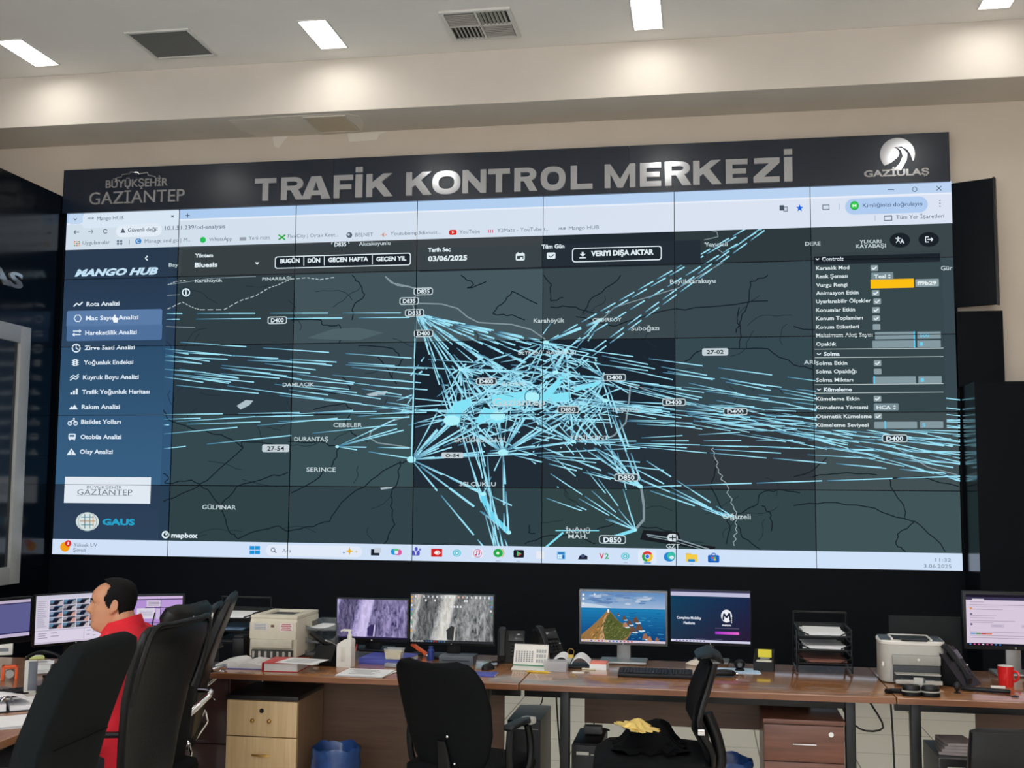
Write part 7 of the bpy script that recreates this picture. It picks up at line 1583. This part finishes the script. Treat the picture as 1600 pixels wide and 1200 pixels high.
for s_ in (-1, 1):
    limb(m, [(-.025, s_*.165, 1.0), (.02, s_*.225, .90), (.07, s_*.245, .785), (.12, s_*.20, .725), (.19, s_*.15, .675)], [.058, .052, .044, .036, .028])
    m.X = Matrix.Translation((.19, s_*.15, .672)) @ RZ(rad(-s_*14)); m.box((.045, 0, .0), (.095, .078, .026), bev=.011, seg=3)
    for k, (ln, yy) in enumerate(((.066, -.030), (.076, -.010), (.072, .011), (.056, .030))):
        limb(m, [(.085, yy, .004), (.085+ln*.45, yy*1.12, .008), (.085+ln*.8, yy*1.15, -.004), (.085+ln, yy*1.15, -.016)], [.0095, .009, .0085, .0075], 10, 3)
    limb(m, [(.02, -s_*.034, -.002), (.05, -s_*.058, -.006), (.078, -s_*.066, -.012)], [.012, .0105, .0085], 10, 3); m.X = Matrix.Identity(4)
    limb(m, [(-.01, s_*.095, .535), (.20, s_*.125, .545), (.40, s_*.135, .52), (.425, s_*.13, .32), (.40, s_*.13, .10), (.46, s_*.135, .05), (.56, s_*.14, .04)], [.088, .082, .060, .056, .040, .038, .028])
fuse(m, 'body', SKIN, man, .005, 3)
# hair: a shell over the scalp with a receding front
m = MB(); NR, NC = 72, 144; z0 = .030
HLINE = [(.0, -.09), (.030, -.078), (.060, -.046), (.098, -.034), (.106, .010), (.125, .024), (.150, .030), (.180, .016), (.200, .0), (.222, .03)]
def has_hair(z, a): return head_pt(z, a, .0001).x < interp(HLINE, z)[0]+.0015*math.sin(a*37)
random.seed(2); jit = [[random.uniform(-.0012, .0012) for _ in range(NC)] for _ in range(NR+1)]
grid = {}
for i in range(NR+1):
    z = z0+(.222-z0)*i/NR
    for j in range(NC):
        a = 2*math.pi*j/NC; lift = .006+.010*max(0, min(1, (z-.10)/.1))+jit[i][j]
        v = head_pt(z, a, lift); v.z += .012*max(0, (z-.165)/.057)
        grid[i, j] = m.bm.verts.new(HM @ v)
for i in range(NR):
    for j in range(NC):
        z = z0+(.222-z0)*(i+.5)/NR
        if has_hair(z, 2*math.pi*((j+.5) % NC)/NC): m.bm.faces.new((grid[i, j], grid[i, (j+1) % NC], grid[i+1, (j+1) % NC], grid[i+1, j]))
if True: m.bm.faces.new([grid[NR, j] for j in range(NC)])
bmesh.ops.delete(m.bm, geom=[v for v in m.bm.verts if not v.link_faces], context='VERTS')
bmesh.ops.solidify(m.bm, geom=m.bm.faces[:], thickness=.009)
m.build('hair', HAIR, man)
for s_ in (-1, 1):
    m = MB(); m.X = HM; pts = [head_pt(.1375+.004*math.sin(math.pi*q), s_*(.20+.36*q)) + Vector((.0015, 0, 0)) for q in (0, .25, .5, .75, 1)]; m.tube(pts, [.0032, .0036, .0034, .003, .002], 8); m.build('eyebrow', HAIR, man)
    m = MB(); m.X = HM; p_ = head_pt(.118, s_*.37); m.ball((p_.x-.006, s_*.031, .118), (.0105, .0125, .0105), seg=16); e_ = m.build('eye', mat('eye_white', (206, 200, 196), .3), man)
    m = MB(); m.X = HM; m.ball((p_.x+.0015, s_*.0305, .1175), (.0040, .0052, .0055), seg=12); m.build('iris', mat('iris_brown', (38, 24, 18), .2), e_)
    m = MB(); m.X = HM; m.tube([(p_.x+.000, s_*.0205, .1185), (p_.x+.0045, s_*.027, .1245), (p_.x+.003, s_*.035, .1245), (p_.x-.003, s_*.042, .1195)], .0022, 8); m.build('eyelid', SKIN, man)
m = MB(); m.X = HM
for z_, r_ in ((.0508, .0032), (.0620, .0030)): m.tube([head_pt(z_, a)+Vector((.0008, 0, 0)) for a in (-.30, -.18, 0, .18, .30)], [r_*.5, r_, r_, r_, r_*.5], 8)
m.build('lips', mat('lip_skin', (158, 98, 86), .5, var=.04), man)
# polo shirt with collar and short sleeves
m = MB(); torso(m, [(-.03, .46, .125, .185), (-.02, .52, .145, .195), (-.01, .62, .145, .185), (-.014, .74, .130, .172), (-.022, .86, .130, .188), (-.028, .96, .126, .205), (-.030, 1.025, .108, .185), (-.026, 1.066, .078, .118), (-.020, 1.09, .068, .078)])
for s_ in (-1, 1): limb(m, [(-.028, s_*.165, 1.0), (.015, s_*.222, .915), (.045, s_*.245, .83)], [.076, .070, .062])
fuse(m, 'shirt', SHIRT, man, .006, 4)
m = MB(); n = 30
def cring(r, z, tilt, cx=-.010): return [Vector((cx+r*1.04*math.cos(2*math.pi*k/n), r*math.sin(2*math.pi*k/n), z+.014-tilt*math.cos(2*math.pi*k/n))) for k in range(n)]
m.loft([cring(.064, 1.062, .0), cring(.068, 1.090, .018), cring(.0665, 1.108, .022), cring(.072, 1.108, .022), cring(.084, 1.080, .016), cring(.090, 1.062, .012), cring(.086, 1.056, .01)], cap=False); m.build('collar', SHIRT, man)
m = MB(); torso(m, [(-.04, .452, .12, .185), (-.03, .50, .142, .192), (-.015, .58, .140, .182)])
for s_ in (-1, 1): limb(m, [(-.01, s_*.097, .542), (.20, s_*.127, .550), (.40, s_*.137, .525), (.427, s_*.132, .32), (.402, s_*.132, .11)], [.100, .092, .072, .066, .058])
fuse(m, 'trousers', TROUSER, man, .007, 3)
for s_ in (-1, 1):
    m = MB(); m.slab([(.35, .045), (.36, .055), (.42, .06), (.50, .048), (.58, .036), (.61, .028)], [.06, .075, .085, .095, .09, .05], [.06, .10, .11, .085, .06, .03], 20, 3); m.bm.transform(Matrix.Translation((0, s_*.135, 0))); m.build('shoe', LEATHER, man)
